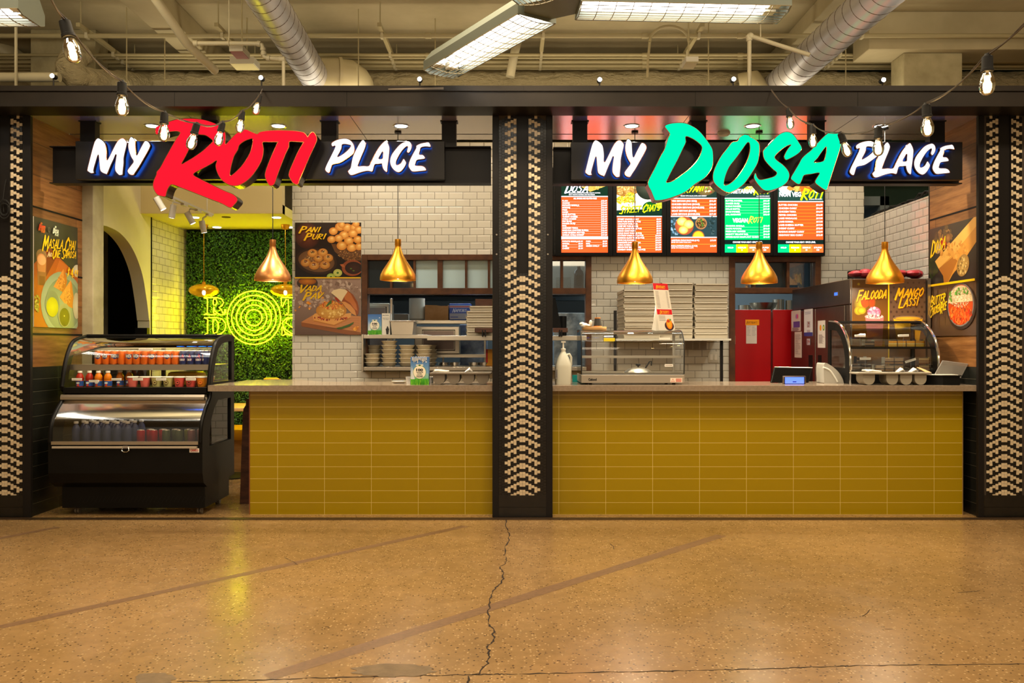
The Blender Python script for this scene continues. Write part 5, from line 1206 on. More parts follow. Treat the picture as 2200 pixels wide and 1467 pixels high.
# spotlights standing on the beam
first = None
labs = ['leftmost small spotlight on top of the beam', 'small spotlight on the beam left of the left spiral duct', 'small spotlight on the beam left of the middle pillar', 'small spotlight on the beam above the white word of the right sign', 'small spotlight on the beam just left of the right spiral duct', 'rightmost small spotlight on top of the beam']
for i, (px, py) in enumerate(((115, 164), (562, 168), (902, 171), (1288, 172), (1575, 171), (1896, 172.5))):
    d = 6.66; p = P(px, py, d)
    if first is None:
        first = thing('spotlight', labs[0], 'spotlight', tuple(p), 'small spotlights on the beam')
        a = MB().cyl((p.x, p.y - 0.02, p.z - 0.002), (p.x, p.y + 0.03, p.z + 0.0), 0.019, n=20); a.cyl((p.x, p.y, p.z - 0.018), (p.x, p.y, 3.427), 0.006, n=8); a.build('body', M['black'], first)
        MB().cyl((p.x, p.y - 0.023, p.z - 0.002), (p.x, p.y - 0.02, p.z - 0.002), 0.0165, n=20).build('lens', M['spot_glow'], first)
    else: dup(first, tuple(p), label=labs[i])
# sticker on the beam
tag(MB().add([P(834, 190.5, 6.553), P(953, 187, 6.553), P(953, 192.5, 6.553), P(834, 192.5, 6.553), P(834, 190.5, 6.5595), P(953, 187, 6.5595), P(953, 192.5, 6.5595), P(834, 192.5, 6.5595)], [(0, 1, 2, 3), (4, 5, 6, 7), (0, 1, 5, 4), (1, 2, 6, 5), (2, 3, 7, 6), (3, 0, 4, 7)]).build('beam_offcut', mat('pale_strip', rgb(110, 98, 84), 0.5)), 'thin pale strip lying along the beam left of the middle pillar', 'strip')

# ================================================================= STRING LIGHTS
M['string'] = mat('string_cable', rgb(74, 64, 54), 0.5)
def bulb(p, tilt=(0, 0), label='', group='', proto=[None]):
    if proto[0] is None:
        t = thing('string_bulb', label, 'light bulb', (0, 0, 0), group); proto[0] = t
        s = MB().lathe([(0.0001, 0.012), (0.009, 0.012), (0.011, 0.006), (0.019, 0.0), (0.020, -0.014), (0.0205, -0.045), (0.023, -0.047), (0.023, -0.056), (0.0205, -0.058), (0.0001, -0.058)], 0, 0, 0, 24); s.build('socket', M['rubber'], t)
        g = MB().lathe([(0.0145, -0.058), (0.017, -0.066), (0.0235, -0.082), (0.0285, -0.100), (0.0285, -0.114), (0.025, -0.130), (0.018, -0.141), (0.009, -0.146), (0.0001, -0.147)], 0, 0, 0, 28); g.build('glass_bulb', M['bulb_glass'], t)
        f = MB()
        for k in range(4):
            a = k * PI / 2 + .4; f.tube([(0.008 * math.cos(a), 0.008 * math.sin(a), -0.075), (0.006 * math.cos(a + .4), 0.006 * math.sin(a + .4), -0.122)], 0.004, 6)
        f.build('filament', M['filament'], t)
    else: t = dup(proto[0], (0, 0, 0), label=label, group=group)
    t.location = p; t.rotation_euler = (tilt[0], tilt[1], 0)
    point('bulb_glow', (p[0] + 0.11 * math.sin(-tilt[1]), p[1], p[2] - 0.105), 1.6, (1.0, 0.66, 0.32), 0.02)
    return t
# socket-top pixel, distance, tilt about y
Ls = [((139, 46), 2.9, 0.25), ((262, 178), 3.7, 0.0), ((353, 243), 4.35, -0.02), ((423, 267), 4.7, -0.28), ((478, 264), 5.3, -0.22), ((521, 240), 5.8, -0.16), ((558, 205), 6.3, -0.25)]
Rs = [((1694, 235), 6.2, 0.12), ((1746, 270), 5.6, 0.02), ((1806, 287), 5.0, 0.35), ((1887, 275), 4.4, 0.0), ((1990, 226), 3.9, 0.06), ((2121, 122), 3.2, 0.0)]
lbL = ['largest bulb of the left light string, nearest the top left corner', 'string bulb hanging in front of the beam at left', 'string bulb at the left end of the red letter R', 'string bulb over the middle of the red letter R', 'string bulb just right of the red letter R bowl', 'small string bulb in front of the yellow-lit soffit', 'smallest bulb of the left light string, at its upper end on the beam']
lbR = ['smallest bulb of the right light string, between the green letters', 'string bulb at the black post right of the green letter S', 'tilted string bulb over the green letter A', 'string bulb over the white letter P of the right sign', 'string bulb in front of the black post at the right end', 'largest bulb of the right light string, at the upper right']
for seq, lb, gr, ext in ((Ls, lbL, 'bulbs of the left light string', ((563, 192), 6.498)), (Rs, lbR, 'bulbs of the right light string', ((1657, 194), 6.498))):
    tops = []
    for (px, d, tl), l_ in zip(seq, lb):
        p = P(px[0], px[1], d); bulb(tuple(p), (0, -tl) if True else 0, l_, gr)
        tops.append(p + Vector((0, 0, 0.006)))
    wire = MB(); endp = P(ext[0][0], ext[0][1], ext[1])
    if seq is Ls: nodes = [P(30, -140, 2.1), P(100, -25, 2.6)] + tops + [endp]
    else: nodes = [endp] + tops + [P(2215, 40, 3.0), P(2400, -120, 2.5)]
    path = []
    for i in range(len(nodes) - 1):
        a, b = nodes[i], nodes[i + 1]
        for k in range(8): u = k / 8; path.append(a.lerp(b, u) - Vector((0, 0, 0.03 * 4 * u * (1 - u))) * ((b - a).length / 0.8))
    path.append(nodes[-1]); wire.tube(path, 0.0032, 6)
    wire.tube([p + Vector((0.003 * math.sin(i * 0.9), 0.0, 0.005 + 0.002 * math.cos(i * 0.9))) for i, p in enumerate(path)], 0.0022, 5)
    hk = MB().tube([endp + Vector((-0.02, -0.0, 0.006)), endp + Vector((0, -.008, 0.004)), endp], 0.003, 6)
    tag(wire.build('string_light_cable', M['string']), 'twisted cable of the %s light string' % ('left' if seq is Ls else 'right'), 'cable', 'light string cables')

# ================================================================= PENDANTS
prof = [(0.022, 0.345), (0.026, 0.344), (0.0265, 0.295), (0.0245, 0.292), (0.0255, 0.275), (0.034, 0.245), (0.050, 0.205), (0.073, 0.165), (0.100, 0.125), (0.126, 0.085), (0.144, 0.05), (0.1505, 0.02), (0.150, 0.0), (0.1465, 0.0), (0.147, 0.02), (0.140, 0.05), (0.122, 0.085), (0.096, 0.125), (0.069, 0.165), (0.046, 0.205), (0.030, 0.245), (0.02, 0.275)]
pend = [(586, 603, 7.18, 'copper', 'copper pendant lamp hanging in front of the green hedge'), (855, 602, 7.18, 'gold', 'brass pendant lamp in front of the serving hatch window'),
        (1364, 608, 7.12, 'gold', 'brass pendant lamp in front of the street chats menu screen'), (1631, 608, 7.12, 'gold', 'brass pendant lamp in front of the green menu screen, above the red doors'), (1901, 608, 7.12, 'gold', 'rightmost brass pendant lamp, in front of the dark drinks poster')]
for px, py, d, mt, lb in pend:
    s = 39.0 * d / F / 0.1505
    d = 7.15 if px > 1800 else 7.29; p = P(px, py, d); s = 38.5 * d / F / 0.1505
    t = thing('pendant_lamp', lb, 'pendant lamp', tuple(p), 'pendant lamps over the worktops')
    MB().lathe([(a * s, b * s) for a, b in prof], p.x, p.y, p.z, 48).build('lamp_shade', M[mt], t)
    MB().cyl((p.x, p.y, p.z + 0.30 * s), (p.x, p.y, ZS), 0.0035, n=8).build('cord', M['rubber'], t)
    MB().lathe([(0.03, 0.0), (0.03, -0.012), (0.0001, -0.013)], p.x, p.y, ZS, 20).build('ceiling_rose', M['black'], t)
    MB().ell(p.x, p.y, p.z + 0.045, 0.03, 0.03, 0.035).build('bulb', M['lamp_white'], t)
    area('pendant_glow', (p.x, p.y, p.z + 0.008), 0.05, 0.05, 9, (1.0, 0.82, 0.55))

# ================================================================= DINING NOOK
DN = 9.86
def N_(x, y, d=DN): return P(400 + x / 5.2375, 480 + y / 5.2375, d)
t = thing('neon_sign', 'yellow neon sign of concentric circles between outlined serif letters on the hedge', 'neon sign', tuple(N_(762, 1360)))
pan = MB(); a, b = N_(190, 1360), N_(1330, 760)
for k, r in enumerate((300, 251, 197, 144, 91)):
    n = 72; path = [N_(762 + r * math.cos(2 * PI * i / n), 1060 + r * math.sin(2 * PI * i / n)) for i in range(n)]
    o = MB().tube(path, 0.0050, 8, closed=True).build('neon_ring', M['neon'], t)
strokes = {
 'neon_letter_r': [[(200,835),(345,833),(400,850),(420,890),(405,922),(370,945),(398,972),(410,1005),(432,1008),(435,968),(446,968),(446,1000),(420,1026),(385,1028),(352,1010),(325,985),(312,940),(305,960),(310,1010),(338,1018),(335,1027),(200,1025),(238,1010),(240,850),(200,835)], [(310,850),(335,852),(347,885),(335,915),(310,920),(304,900),(304,870),(310,850)]],
 'neon_letter_d': [[(203,1060),(345,1058),(405,1075),(440,1120),(445,1160),(432,1205),(395,1240),(340,1252),(205,1250),(240,1235),(242,1080),(203,1060)], [(305,1080),(340,1085),(362,1130),(362,1180),(345,1225),(310,1235),(302,1200),(302,1110),(305,1080)]],
 'neon_letter_t': [[(1070,835),(1330,835),(1330,925),(1318,930),(1290,860),(1250,852),(1250,1010),(1290,1028),(1110,1030),(1150,1010),(1150,852),(1120,858),(1085,935),(1070,925),(1070,835)]],
 'neon_letter_s': [[(1300,1100),(1280,1070),(1200,1058),(1130,1065),(1085,1110),(1090,1160),(1130,1200),(1190,1240),(1240,1225),(1245,1200),(1180,1160),(1125,1120),(1130,1080),(1190,1062),(1260,1110),(1300,1160)], [(1300,1240),(1240,1262),(1160,1255),(1110,1245),(1095,1260),(1078,1258),(1078,1165),(1090,1160),(1110,1220),(1180,1258)]]}
for nm, ss in strokes.items():
    o = MB()
    for s_ in ss: o.tube([N_(x, y) for x, y in s_], 0.0040, 6)
    o.build(nm, M['neon'], t)
bk = MB()
for (x, y) in ((450, 930), (1045, 885), (1070, 1075), (1052, 1228), (520, 855), (465, 1200)): p = N_(x, y, DN); bk.cyl((p.x, DN - .005, p.z), (p.x, DN + 0.06, p.z), 0.006, n=8)
bk.build('standoff', M['chrome'], t)
# soft light under the nook ceiling downlights
for x, y in ((-3.35, 9.35), (-2.75, 9.5)): area('nook_downlight_glow', (x, y, 2.768), 0.08, 0.08, 2.5, (1.0, 0.95, 0.45))
for i, (px, py) in enumerate(((438, 624), (613, 624))):
    d = 9.62; p = P(px, py, d)
    t = thing('glass_pendant', ['amber flattened glass pendant above the neon letter R', 'amber flattened glass pendant half hidden by the tiled wall edge'][i], 'pendant lamp', tuple(p), 'amber glass pendants in the nook')
    MB().ell(p.x, p.y, p.z, 0.165, 0.165, 0.076, n=36, k=16).build('glass_shade', M['amber_glass'], t)
    MB().ell(p.x, p.y, p.z - 0.025, 0.02, 0.02, 0.03).build('bulb', M['lamp_white'], t)
    MB().cyl((p.x, p.y, p.z), (p.x, p.y, p.z + 0.1), 0.02, n=12).build('socket', M['gold'], t)
    MB().cyl((p.x, p.y, p.z + 0.1), (p.x, p.y, 2.74), 0.003, n=6).build('cord', M['gold'], t)
    MB().lathe([(0.05, 0.0), (0.048, -0.03), (0.03, -0.055), (0.0001, -0.06)], p.x, p.y, 2.775, 24).build('ceiling_rose', M['gold'], t)
for i, (px, py) in enumerate(((418, 467), (486, 466), (466, 488), (594, 467), (623, 488))):
    d = (2.775 - CH) * F / (740 - py); x = (px - 1100) * d / F
    o = MB().lathe([(0.0001, -0.004), (0.035, -0.004), (0.045, -0.006), (0.048, 0.0)], x, d, 2.775, 24).build('nook_downlight', M['downlight'] if i != 1 else M['brown'])
    tag(o, ['round nook ceiling light behind the track heads', 'dark unlit round fitting in the yellow nook ceiling', 'round nook ceiling light near the hedge above the glass pendant', 'round nook ceiling light left of the pendant cord', 'round nook ceiling light near the hedge beside the tiled wall'][i], 'ceiling light')
# track lights
xt = -3.13; zt_ = 2.742
t = thing('track_light', 'white ceiling track with tilted spot heads below the red letter R', 'track light', (xt, 8.15, zt_))
MB().box(xt - 0.018, xt + 0.018, 7.45, 8.74, zt_, zt_ + 0.022).build('track', M['white_paint'], t)
for yy in (7.6, 8.6): MB().cyl((xt, yy, zt_ + 0.022), (xt, yy, 3.6), 0.006, n=6).build('hanger', M['white_paint'], t)
for (px, py, d, dx, dz) in ((343, 437, 7.70, 0.55, -1.0), (371, 454, 8.0, -0.25, -1.0), (408, 468, 8.35, 0.5, -1.0), (436, 487, 8.65, 0.15, -1.0)):
    c = P(px, py, d); a = Vector((dx, 0.2, dz)).normalized()
    h = MB().cyl(c - a * 0.062, c + a * 0.062, 0.03, n=20)
    h.tube([c - a * 0.03 - Vector((0, 0, 0)), c + Vector((0, 0, 0.09)), (xt, d, zt_)], 0.009, 8)
    h.box(xt - 0.016, xt + 0.016, d - 0.05, d + 0.05, zt_ - 0.02, zt_)
    hd = h.build('spot_head', M['white_paint'], t)
    MB().cyl(c + a * 0.0625, c + a * 0.0635, 0.025, n=20).build('lens', M['lamp_white'], hd)
# furniture of the nook
b = thing('bench_seat', 'yellow upholstered bench seen through the gap beside the counter', 'bench', (-3.1, 9.6, 0))
MB().rbox(-3.85, -2.45, 9.3, 9.84, 0.33, 0.46, 0.03).build('cushion', M['yellow_vinyl'], b)
MB().box(-3.83, -2.47, 9.36, 9.82, 0, 0.33).build('bench_base', M['light_wood'], b)
b = thing('dining_table', 'pale wooden table seen through the gap beside the counter', 'table', (-3.0, 8.9, 0))
MB().box(-3.55, -2.66, 8.45, 9.15, 0.725, 0.76).build('tabletop', M['light_wood'], b, bevel=0.004)
MB().lathe([(0.24, 0.0), (0.24, 0.012), (0.03, 0.03), (0.03, 0.725)], -3.0, 8.9, 0, 28).build('pedestal', M['black'], b)
b = thing('nook_chair', 'rounded yellow seat back with pale wood trim behind the left worktop', 'chair', (-2.46, 8.75, 0))
MB().rbox(-2.60, -2.425, 8.72, 8.78, 0.80, 1.055, 0.03).build('backrest', M['yellow_vinyl'], b)
MB().box(-2.60, -2.425, 8.78, 8.80, 0.42, 1.04).build('back_frame', M['light_wood'], b); MB().rbox(-2.62, -2.43, 8.35, 8.78, 0.42, 0.48, 0.02).build('seat', M['yellow_vinyl'], b)
for xx in (-2.61, -2.45):
    for yy in (8.38, 8.76): MB().cyl((xx, yy, 0), (xx, yy, 0.42), 0.012, n=8).build('leg', M['black'], b)
sl = MB(); d = 7.36
q = [(515, 1082), (519, 960), (521, 900), (523, 878), (528, 870), (529, 857), (536, 857), (536, 1083)]
sl.prism([((x - 1100) * d / F, max(0.0, CH + (740 - y) * d / F)) for x, y in q], 'y', d, d + 0.05)
tag(sl.build('timber_slab', M['brown'], bevel=0.003), 'dark live-edge timber slab leaning in the gap beside the mustard counter', 'timber slab')
# ================================================================= shared small builders
def holes_panel(loops, x0, x1, m=0, mb=None):
    """panel in the (depth, height) plane with openings, x0..x1 thick"""
    vs, fs, ns = curve_mesh(loops, abs(x1 - x0)); xc = (x0 + x1) / 2
    mb = mb or MB(); return mb.add([(xc + z, x, y) for x, y, z in vs], fs, m)
def sheet(prof, x0, x1, mb=None, m=0):
    mb = mb or MB(); vs = []
    for d, z in prof: vs += [(x0, d, z), (x1, d, z)]
    return mb.add(vs, [(2 * i, 2 * i + 1, 2 * i + 3, 2 * i + 2) for i in range(len(prof) - 1)], m, None, True)
def crv(pts, sub=5):
    out = []
    for i in range(len(pts) - 1):
        p0, p1, p2, p3 = pts[max(i - 1, 0)], pts[i], pts[i + 1], pts[min(i + 2, len(pts) - 1)]
        for k in range(sub):
            u = k / sub
            out.append(tuple(0.5 * ((2 * p1[j]) + (-p0[j] + p2[j]) * u + (2 * p0[j] - 5 * p1[j] + 4 * p2[j] - p3[j]) * u * u + (-p0[j] + 3 * p1[j] - 3 * p2[j] + p3[j]) * u ** 3) for j in (0, 1)))
    return out + [tuple(pts[-1])]
def tagcard(name, label, x, d, z, w_, h_, parent=None, lines=1, tilt=0.0, cat='price tag', group='price tags'):
    m_ = MB(); m_.rbox(x - w_ / 2, x + w_ / 2, d, d + 0.002, z, z + h_, 0.0008, 0, rgb(240, 236, 226), 2)
    A = Art((x - w_ / 2, d - 0.0002, z + h_), (1, 0, 0), (0, 0, -1), (0, -1, 0))
    for i in range(lines): A.rect(w_ * .08, h_ * (.25 + .5 * i / lines), w_ * (.9 - .15 * (i % 2)), h_ * (.25 + .5 * i / lines) + h_ * .12, rgb(90, 80, 80))
    m_.add(A.mb.v, A.mb.f, 0, rgb(90, 80, 80))
    if tilt: m_.xf(Matrix.Translation((x, d, z)) @ Matrix.Rotation(tilt, 4, 'Y') @ Matrix.Translation((-x, -d, -z)))
    o = m_.build(name, M['print'], parent)
    if parent is None: tag(o, label, cat, group)
    return o
# ================================================================= DRINKS COOLER
XL, XRt = -3.745, -2.50
ck = thing('drinks_cooler', 'black two-tier curved glass drinks cooler on casters at left', 'display cooler', ((XL + XRt) / 2, 7.2, 0))
upf = crv([(7.36, 1.473), (7.14, 1.432), (7.05, 1.349), (6.985, 1.214), (6.945, 1.05)])
lof = crv([(6.99, 1.0), (6.965, 0.95), (6.86, 0.855), (6.782, 0.752), (6.765, 0.61)])
sil = [(7.54, 1.473)] + upf + [(6.95, 1.02)] + lof + [(6.765, 0.36), (6.79, 0.28), (6.87, 0.235), (7.54, 0.235)]
upw = [(7.47, 1.43), (7.36, 1.43), (7.22, 1.405), (7.13, 1.36), (7.08, 1.28), (7.03, 1.17), (7.01, 1.085), (7.47, 1.085)]
low = [(7.45, 0.93), (7.13, 0.93), (7.03, 0.86), (6.96, 0.77), (6.93, 0.66), (6.93, 0.56), (7.45, 0.56)]
for x0, x1 in ((XL, XL + 0.03), (XRt - 0.03, XRt)):
    holes_panel([sil, upw, low], x0, x1).build('side_panel', M['fridge_black'], ck, bevel=0.003)
    MB().box(x0 + 0.012, x1 - 0.012, 7.0, 7.46, 1.09, 1.42).build('side_glass', M['pane'], ck) if False else None
    g = MB(); xm = (x0 + x1) / 2
    for lp in (upw, low): g.add([(xm, a, b) for a, b in lp], [tuple(range(len(lp)))])
    g.build('side_glass', M['pane'], ck)
    e = MB()
    for pf in ([(7.52, 1.473)] + upf, lof): e.tube([((x0 + x1) / 2, a, b) for a, b in pf], 0.017, 10)
    e.build('edge_trim', M['fridge_black'], ck)
x0, x1 = XL + 0.03, XRt - 0.03
sheet(upf, x0, x1).build('upper_glass', M['pane'], ck, solid=0.0)
sheet(lof, x0, x1).build('lower_glass', M['pane_dusty'], ck)
b = MB(); b.prism([(6.765, 0.59), (6.765, 0.36), (6.79, 0.28), (6.87, 0.235), (7.53, 0.235), (7.53, 0.50), (7.0, 0.50), (6.80, 0.56)], 'x', x0, x1)
b.build('front_body', M['fridge_black'], ck, bevel=0.004)
ba = MB().box(XL + 0.055, XRt - 0.02, 6.87, 7.46, 0.06, 0.235); ba.build('base', M['fridge_black'], ck, bevel=0.003)
lv = MB()
for i in range(32):
    xx = XL + 0.19 + i * 0.0325
    lv.add([(xx, 6.868, 0.105), (xx + 0.006, 6.868, 0.105), (xx + 0.036, 6.868, 0.16), (xx + 0.03, 6.868, 0.16)], [(0, 1, 2, 3)])
lv.build('vent_slot', mat('vent_dark', rgb(4, 4, 4), 0.8), ck)
MB().box(x0, x1, 6.93, 7.53, 0.995, 1.045).build('upper_deck', M['fridge_black'], ck, bevel=0.003)
MB().prism([(6.935, 0.985), (6.925, 0.965), (6.925, 0.945), (6.95, 0.935), (7.02, 0.935), (7.02, 0.99)], 'x', XL + 0.01, XRt - 0.045).build('middle_rail', M['steel'], ck)
MB().prism([(6.99, 0.935), (6.98, 0.90), (7.05, 0.90), (7.05, 0.935)], 'x', x0, x1).build('night_curtain_case', M['steel_dark'], ck)
MB().box(x0 + 0.0, x1 - 0.0, 6.752, 6.775, 0.592, 0.618).build('lower_rail', M['steel'], ck)
MB().box(x0 + 0.01, x1 - 0.01, 6.744, 6.765, 0.564, 0.580).build('lower_edge', mat('pale_strip2', rgb(196, 186, 170), 0.4, 0.4), ck)
xm = P(271, 963, 6.75).x; hk = MB(); hk.tube([(xm - 0.02, 6.742, 0.575), (xm - 0.03, 6.735, 0.548), (xm - 0.012, 6.733, 0.537), (xm + 0.012, 6.733, 0.537), (xm + 0.03, 6.735, 0.548), (xm + 0.02, 6.742, 0.575)], 0.004, 8)
hk.box(xm - 0.02, xm + 0.02, 6.738, 6.745, 0.566, 0.585); hk.build('latch', M['chrome'], ck)
A = pxart(6.762); A.rect(407, 963, 428, 972, rgb(225, 220, 215)); A.text('CANCO', 417.5, 969.2, 4.3, rgb(200, 20, 20), w=17, align='C', bold=0.05); A.rect(409, 970, 426, 970.8, rgb(170, 160, 160)); A.build('badge', M['print'], ck)
MB().box(x0, x1, 7.38, 7.53, 1.462, 1.476).box(x0, x1, 7.50, 7.53, 1.045, 1.09).box(x0, x1, 7.50, 7.53, 1.42, 1.462).box(-3.14, -3.11, 7.50, 7.53, 1.09, 1.42).box(x0, x1, 7.50, 7.53, 0.50, 0.93).build('rear_frame', M['fridge_black'], ck)
MB().box(x0, x1, 7.512, 7.516, 1.09, 1.42).build('rear_glass', M['pane'], ck)
MB().tube([((x0 + x1) / 2 - 0.6, 7.34, 1.478), ((x0 + x1) / 2 + 0.6, 7.34, 1.478)], 0.012, 10).build('top_edge', M['fridge_black'], ck)
MB().box(x0, x1, 7.06, 7.50, 1.222, 1.229).box(x0, x1, 7.045, 7.06, 1.185, 1.232).build('shelf', M['steel'], ck)
MB().box(x0 + 0.01, x1 - 0.01, 6.83, 7.48, 0.565, 0.575).build('lower_deck', M['steel_dark'], ck)
for (px, d, z) in ((143, 6.96, 0), (430, 6.96, 0), (478, 7.38, 0), (180, 7.38, 0)):
    xx = (px - 1100) * d / F if px > 200 else XL + 0.14
    if d > 7: xx = XRt - 0.09 if px > 200 else XL + 0.14
    c = MB()
    for s in (-0.011, 0.011): c.cyl((xx + s - 0.007, d, 0.026), (xx + s + 0.007, d, 0.026), 0.026, n=18)
    o = c.build('caster', M['grey_plastic'], ck)
    MB().box(xx - 0.022, xx + 0.022, d - 0.02, d + 0.022, 0.048, 0.062).build('caster_plate', M['chrome'], o)
area('cooler_tube_light', ((x0 + x1) / 2, 7.18, 1.40), 1.0, 0.03, 2.2, (1.0, 0.95, 0.85))
area('cooler_tube_light', ((x0 + x1) / 2, 7.10, 0.88), 1.0, 0.03, 1.2, (1.0, 0.95, 0.85))
# cans
def can(x, d, z, label, group, body, kind):
    t = thing('soda_can', label, 'soda can', (x, d, z), group)
    c = MB(); r = 0.0325; seg = 24
    pf = [(0.024, 0.0), (0.0295, 0.004), (r, 0.012), (r, 0.106), (0.0285, 0.117)]
    c.lathe(pf, x, d, z, seg, 0, body)
    def wrap(u, v): a = -PI / 2 + u / r; return (x + (r + 0.0004) * math.cos(a), d + (r + 0.0004) * math.sin(a), z + v)
    if kind == 'orange':
        for (u0, u1, v0, v1) in ((-0.028, 0.028, 0.052, 0.090),):
            N = 8
            for i in range(N):
                ua, ub = u0 + (u1 - u0) * i / N, u0 + (u1 - u0) * (i + 1) / N
                c.add([wrap(ua, v0 + 0.006 * math.sin(i)), wrap(ub, v0 + 0.006 * math.sin(i + 1)), wrap(ub, v1), wrap(ua, v1)], [(0, 1, 2, 3)], 0, rgb(20, 40, 110))
        vs, fs, tw = text_mesh('FANTA', 0.05); k = 0.052 / tw
        c.add([wrap((a * k - 0.026) * 1.0, 0.061 + b * 0.026 / 0.73) for a, b in vs], fs, 0, rgb(250, 246, 240))
        for i in range(len(c.v) - len(vs), len(c.v)):
            p = Vector(c.v[i]); q = p - Vector((x, d, p.z)); c.v[i] = tuple(Vector((x, d, p.z)) + q * 1.02)
    elif kind == 'blue':
        for pts in ([(-0.024, 0.03), (0.024, 0.03), (0.026, 0.055), (-0.02, 0.05)], [(-0.004, 0.05), (0.014, 0.055), (0.016, 0.075), (0.006, 0.092), (-0.002, 0.072), (-0.012, 0.06)]):
            n0 = len(c.v); c.add([wrap(u, v) for u, v in pts], [tuple(range(len(pts)))], 0, rgb(200, 30, 34))
        vs, fs, tw = text_mesh('THUMS UP', 0.05); k = 0.044 / tw
        c.add([wrap(a * k - 0.022, 0.034 + b * 0.017 / 0.73) for a, b in vs], fs, 0, rgb(245, 240, 240))
        for i in range(len(c.v) - len(vs) - 10, len(c.v)):
            p = Vector(c.v[i]); q = p - Vector((x, d, p.z)); c.v[i] = tuple(Vector((x, d, p.z)) + q * 1.015)
    c.build('can_body', M['can'], t)
    MB().lathe([(0.0285, 0.117), (0.0265, 0.1205), (0.0255, 0.1175), (0.0001, 0.1165)], x, d, z, seg).build('lid', M['steel'], t)
    return t
M['can'] = mat('can_print', (1, 1, 1, 1), 0.3, 0.25); t = NT(M['can']); a = t.n('ShaderNodeVertexColor', layer_name='Col'); t.l(a.outputs[0], t.b.inputs['Base Color'])
X0c = XL + 0.20
co = cb = None
for row, dd in ((0, 7.12), (1, 7.20)):
    for i in range(17):
        x = X0c + 0.033 + i * 0.0625 * 1.045; loc = (x, dd, 1.2292)
        if x > XRt - 0.085: break
        rz = (0, 0, random.uniform(-1.4, 1.4) if i not in (1, 5, 9, 11, 13, 15) else random.uniform(-.3, .3))
        if i < 11:
            lb = 'orange soda can, %s row on the upper shelf of the drinks cooler' % ('front' if row == 0 else 'rear')
            if co is None: co = can(loc[0], dd, loc[2], lb, 'orange soda cans, front row', rgb(240, 112, 22), 'orange')
            else: dup(co, loc, rz, lb, 'orange soda cans, %s row' % ('front' if row == 0 else 'rear'))
        else:
            lb = 'blue cola can with red emblem, %s row on the cooler shelf' % ('front' if row == 0 else 'rear')
            if cb is None: cb = can(loc[0], dd, loc[2], lb, 'blue cola cans, front row', rgb(18, 44, 110), 'blue')
            else: dup(cb, loc, rz, lb, 'blue cola cans, %s row' % ('front' if row == 0 else 'rear'))
# juice bottles
def bottle(x, d, z, label, group, juice, cap=None, labcol=rgb(30, 80, 160)):
    t = thing('juice_bottle', label, 'bottle', (x, d, z), group)
    MB().lathe([(0.0001, 0.0), (0.028, 0.0), (0.031, 0.006), (0.031, 0.05), (0.028, 0.056), (0.031, 0.062), (0.030, 0.085), (0.022, 0.104), (0.016, 0.112), (0.016, 0.118), (0.0001, 0.119)], x, d, z, 24).build('bottle_body', juice, t)
    MB().lathe([(0.0001, 0.134), (0.017, 0.134), (0.018, 0.132), (0.018, 0.118), (0.0001, 0.118)], x, d, z, 20).build('cap', M['white'], t)
    l = MB().lathe([(0.0314, 0.008), (0.0316, 0.05)], x, d, z, 24, 0, labcol)
    for k in range(5): l.lathe([(0.0318, 0.014 + 0.001 * k), (0.0318, 0.016 + 0.006)], x, d, z, 24, 0, labcol) if False else None
    A = Art((x - 0.018, d - 0.0325, z + 0.046), (1, 0, 0), (0, 0, -1), (0, -1, 0)); A.ell(0.018, 0.012, 0.014, 0.008, rgb(240, 240, 235)); A.ell(0.018, 0.03, 0.01, 0.008, rgb(210, 60, 40))
    n0 = len(l.v); l.v += A.mb.v; l.f += [tuple(i + n0 for i in f) for f in A.mb.f]; l.m += A.mb.m; l.c += A.mb.c; l.sm += A.mb.sm
    l.build('bottle_label', M['print'], t)
    return t
M['juice_red'] = mat('juice_red', rgb(176, 40, 20), 0.12, trans=0.2); M['juice_orange'] = mat('juice_orange', rgb(236, 130, 10), 0.12, trans=0.2)
br = bottle(-3.62, 7.02, 1.0455, 'red juice bottle, front row at the left end of the cooler deck', 'red juice bottles', M['juice_red'])
dup(br, (-3.545, 7.03, 1.0455)); dup(br, (-3.50, 7.14, 1.0455), label='red juice bottle in the second row of the middle deck'); 
bo = bottle(-3.465, 7.02, 1.0455, 'orange juice bottle in the front row on the middle deck of the cooler', 'orange juice bottles', M['juice_orange'])
dup(bo, (-3.385, 7.02, 1.0455)); dup(bo, (-3.335, 7.13, 1.0455), label='orange juice bottle in the second row on the middle deck'); dup(bo, (-3.27, 7.16, 1.0455), label='rightmost orange juice bottle behind the pink cups')
def cup(x, d, z, label, group, c, mark=None):
    t = thing('fruit_cup', label, 'cup', (x, d, z), group)
    MB().lathe([(0.0001, 0.001), (0.033, 0.001), (0.045, 0.078), (0.0001, 0.078)], x, d, z, 24, 0, c).build('cup_body', M['cupmat'], t)
    MB().lathe([(0.047, 0.076), (0.048, 0.083), (0.044, 0.088), (0.0001, 0.087)], x, d, z, 24).build('cup_lid', M['white'], t)
    if mark:
        A = Art((x - 0.02, d - 0.0425, z + 0.06), (1, 0, 0), (0, 0, -1), (0, -1, 0.0)); A.ell(0.02, 0.022, 0.019, 0.019, mark); A.ell(0.02, 0.022, 0.015, 0.015, c); A.ell(0.02, 0.022, 0.009, 0.006, mark)
        A.build('sticker', M['print'], t)
    return t
M['cupmat'] = mat('cup_print', (1, 1, 1, 1), 0.25); t = NT(M['cupmat']); a = t.n('ShaderNodeVertexColor', layer_name='Col'); t.l(a.outputs[0], t.b.inputs['Base Color'])
PK = rgb(226, 110, 100); PG = rgb(196, 190, 120); RD = rgb(224, 84, 78); OG = rgb(226, 140, 30); MK = rgb(90, 46, 20); MO = rgb(190, 60, 10)
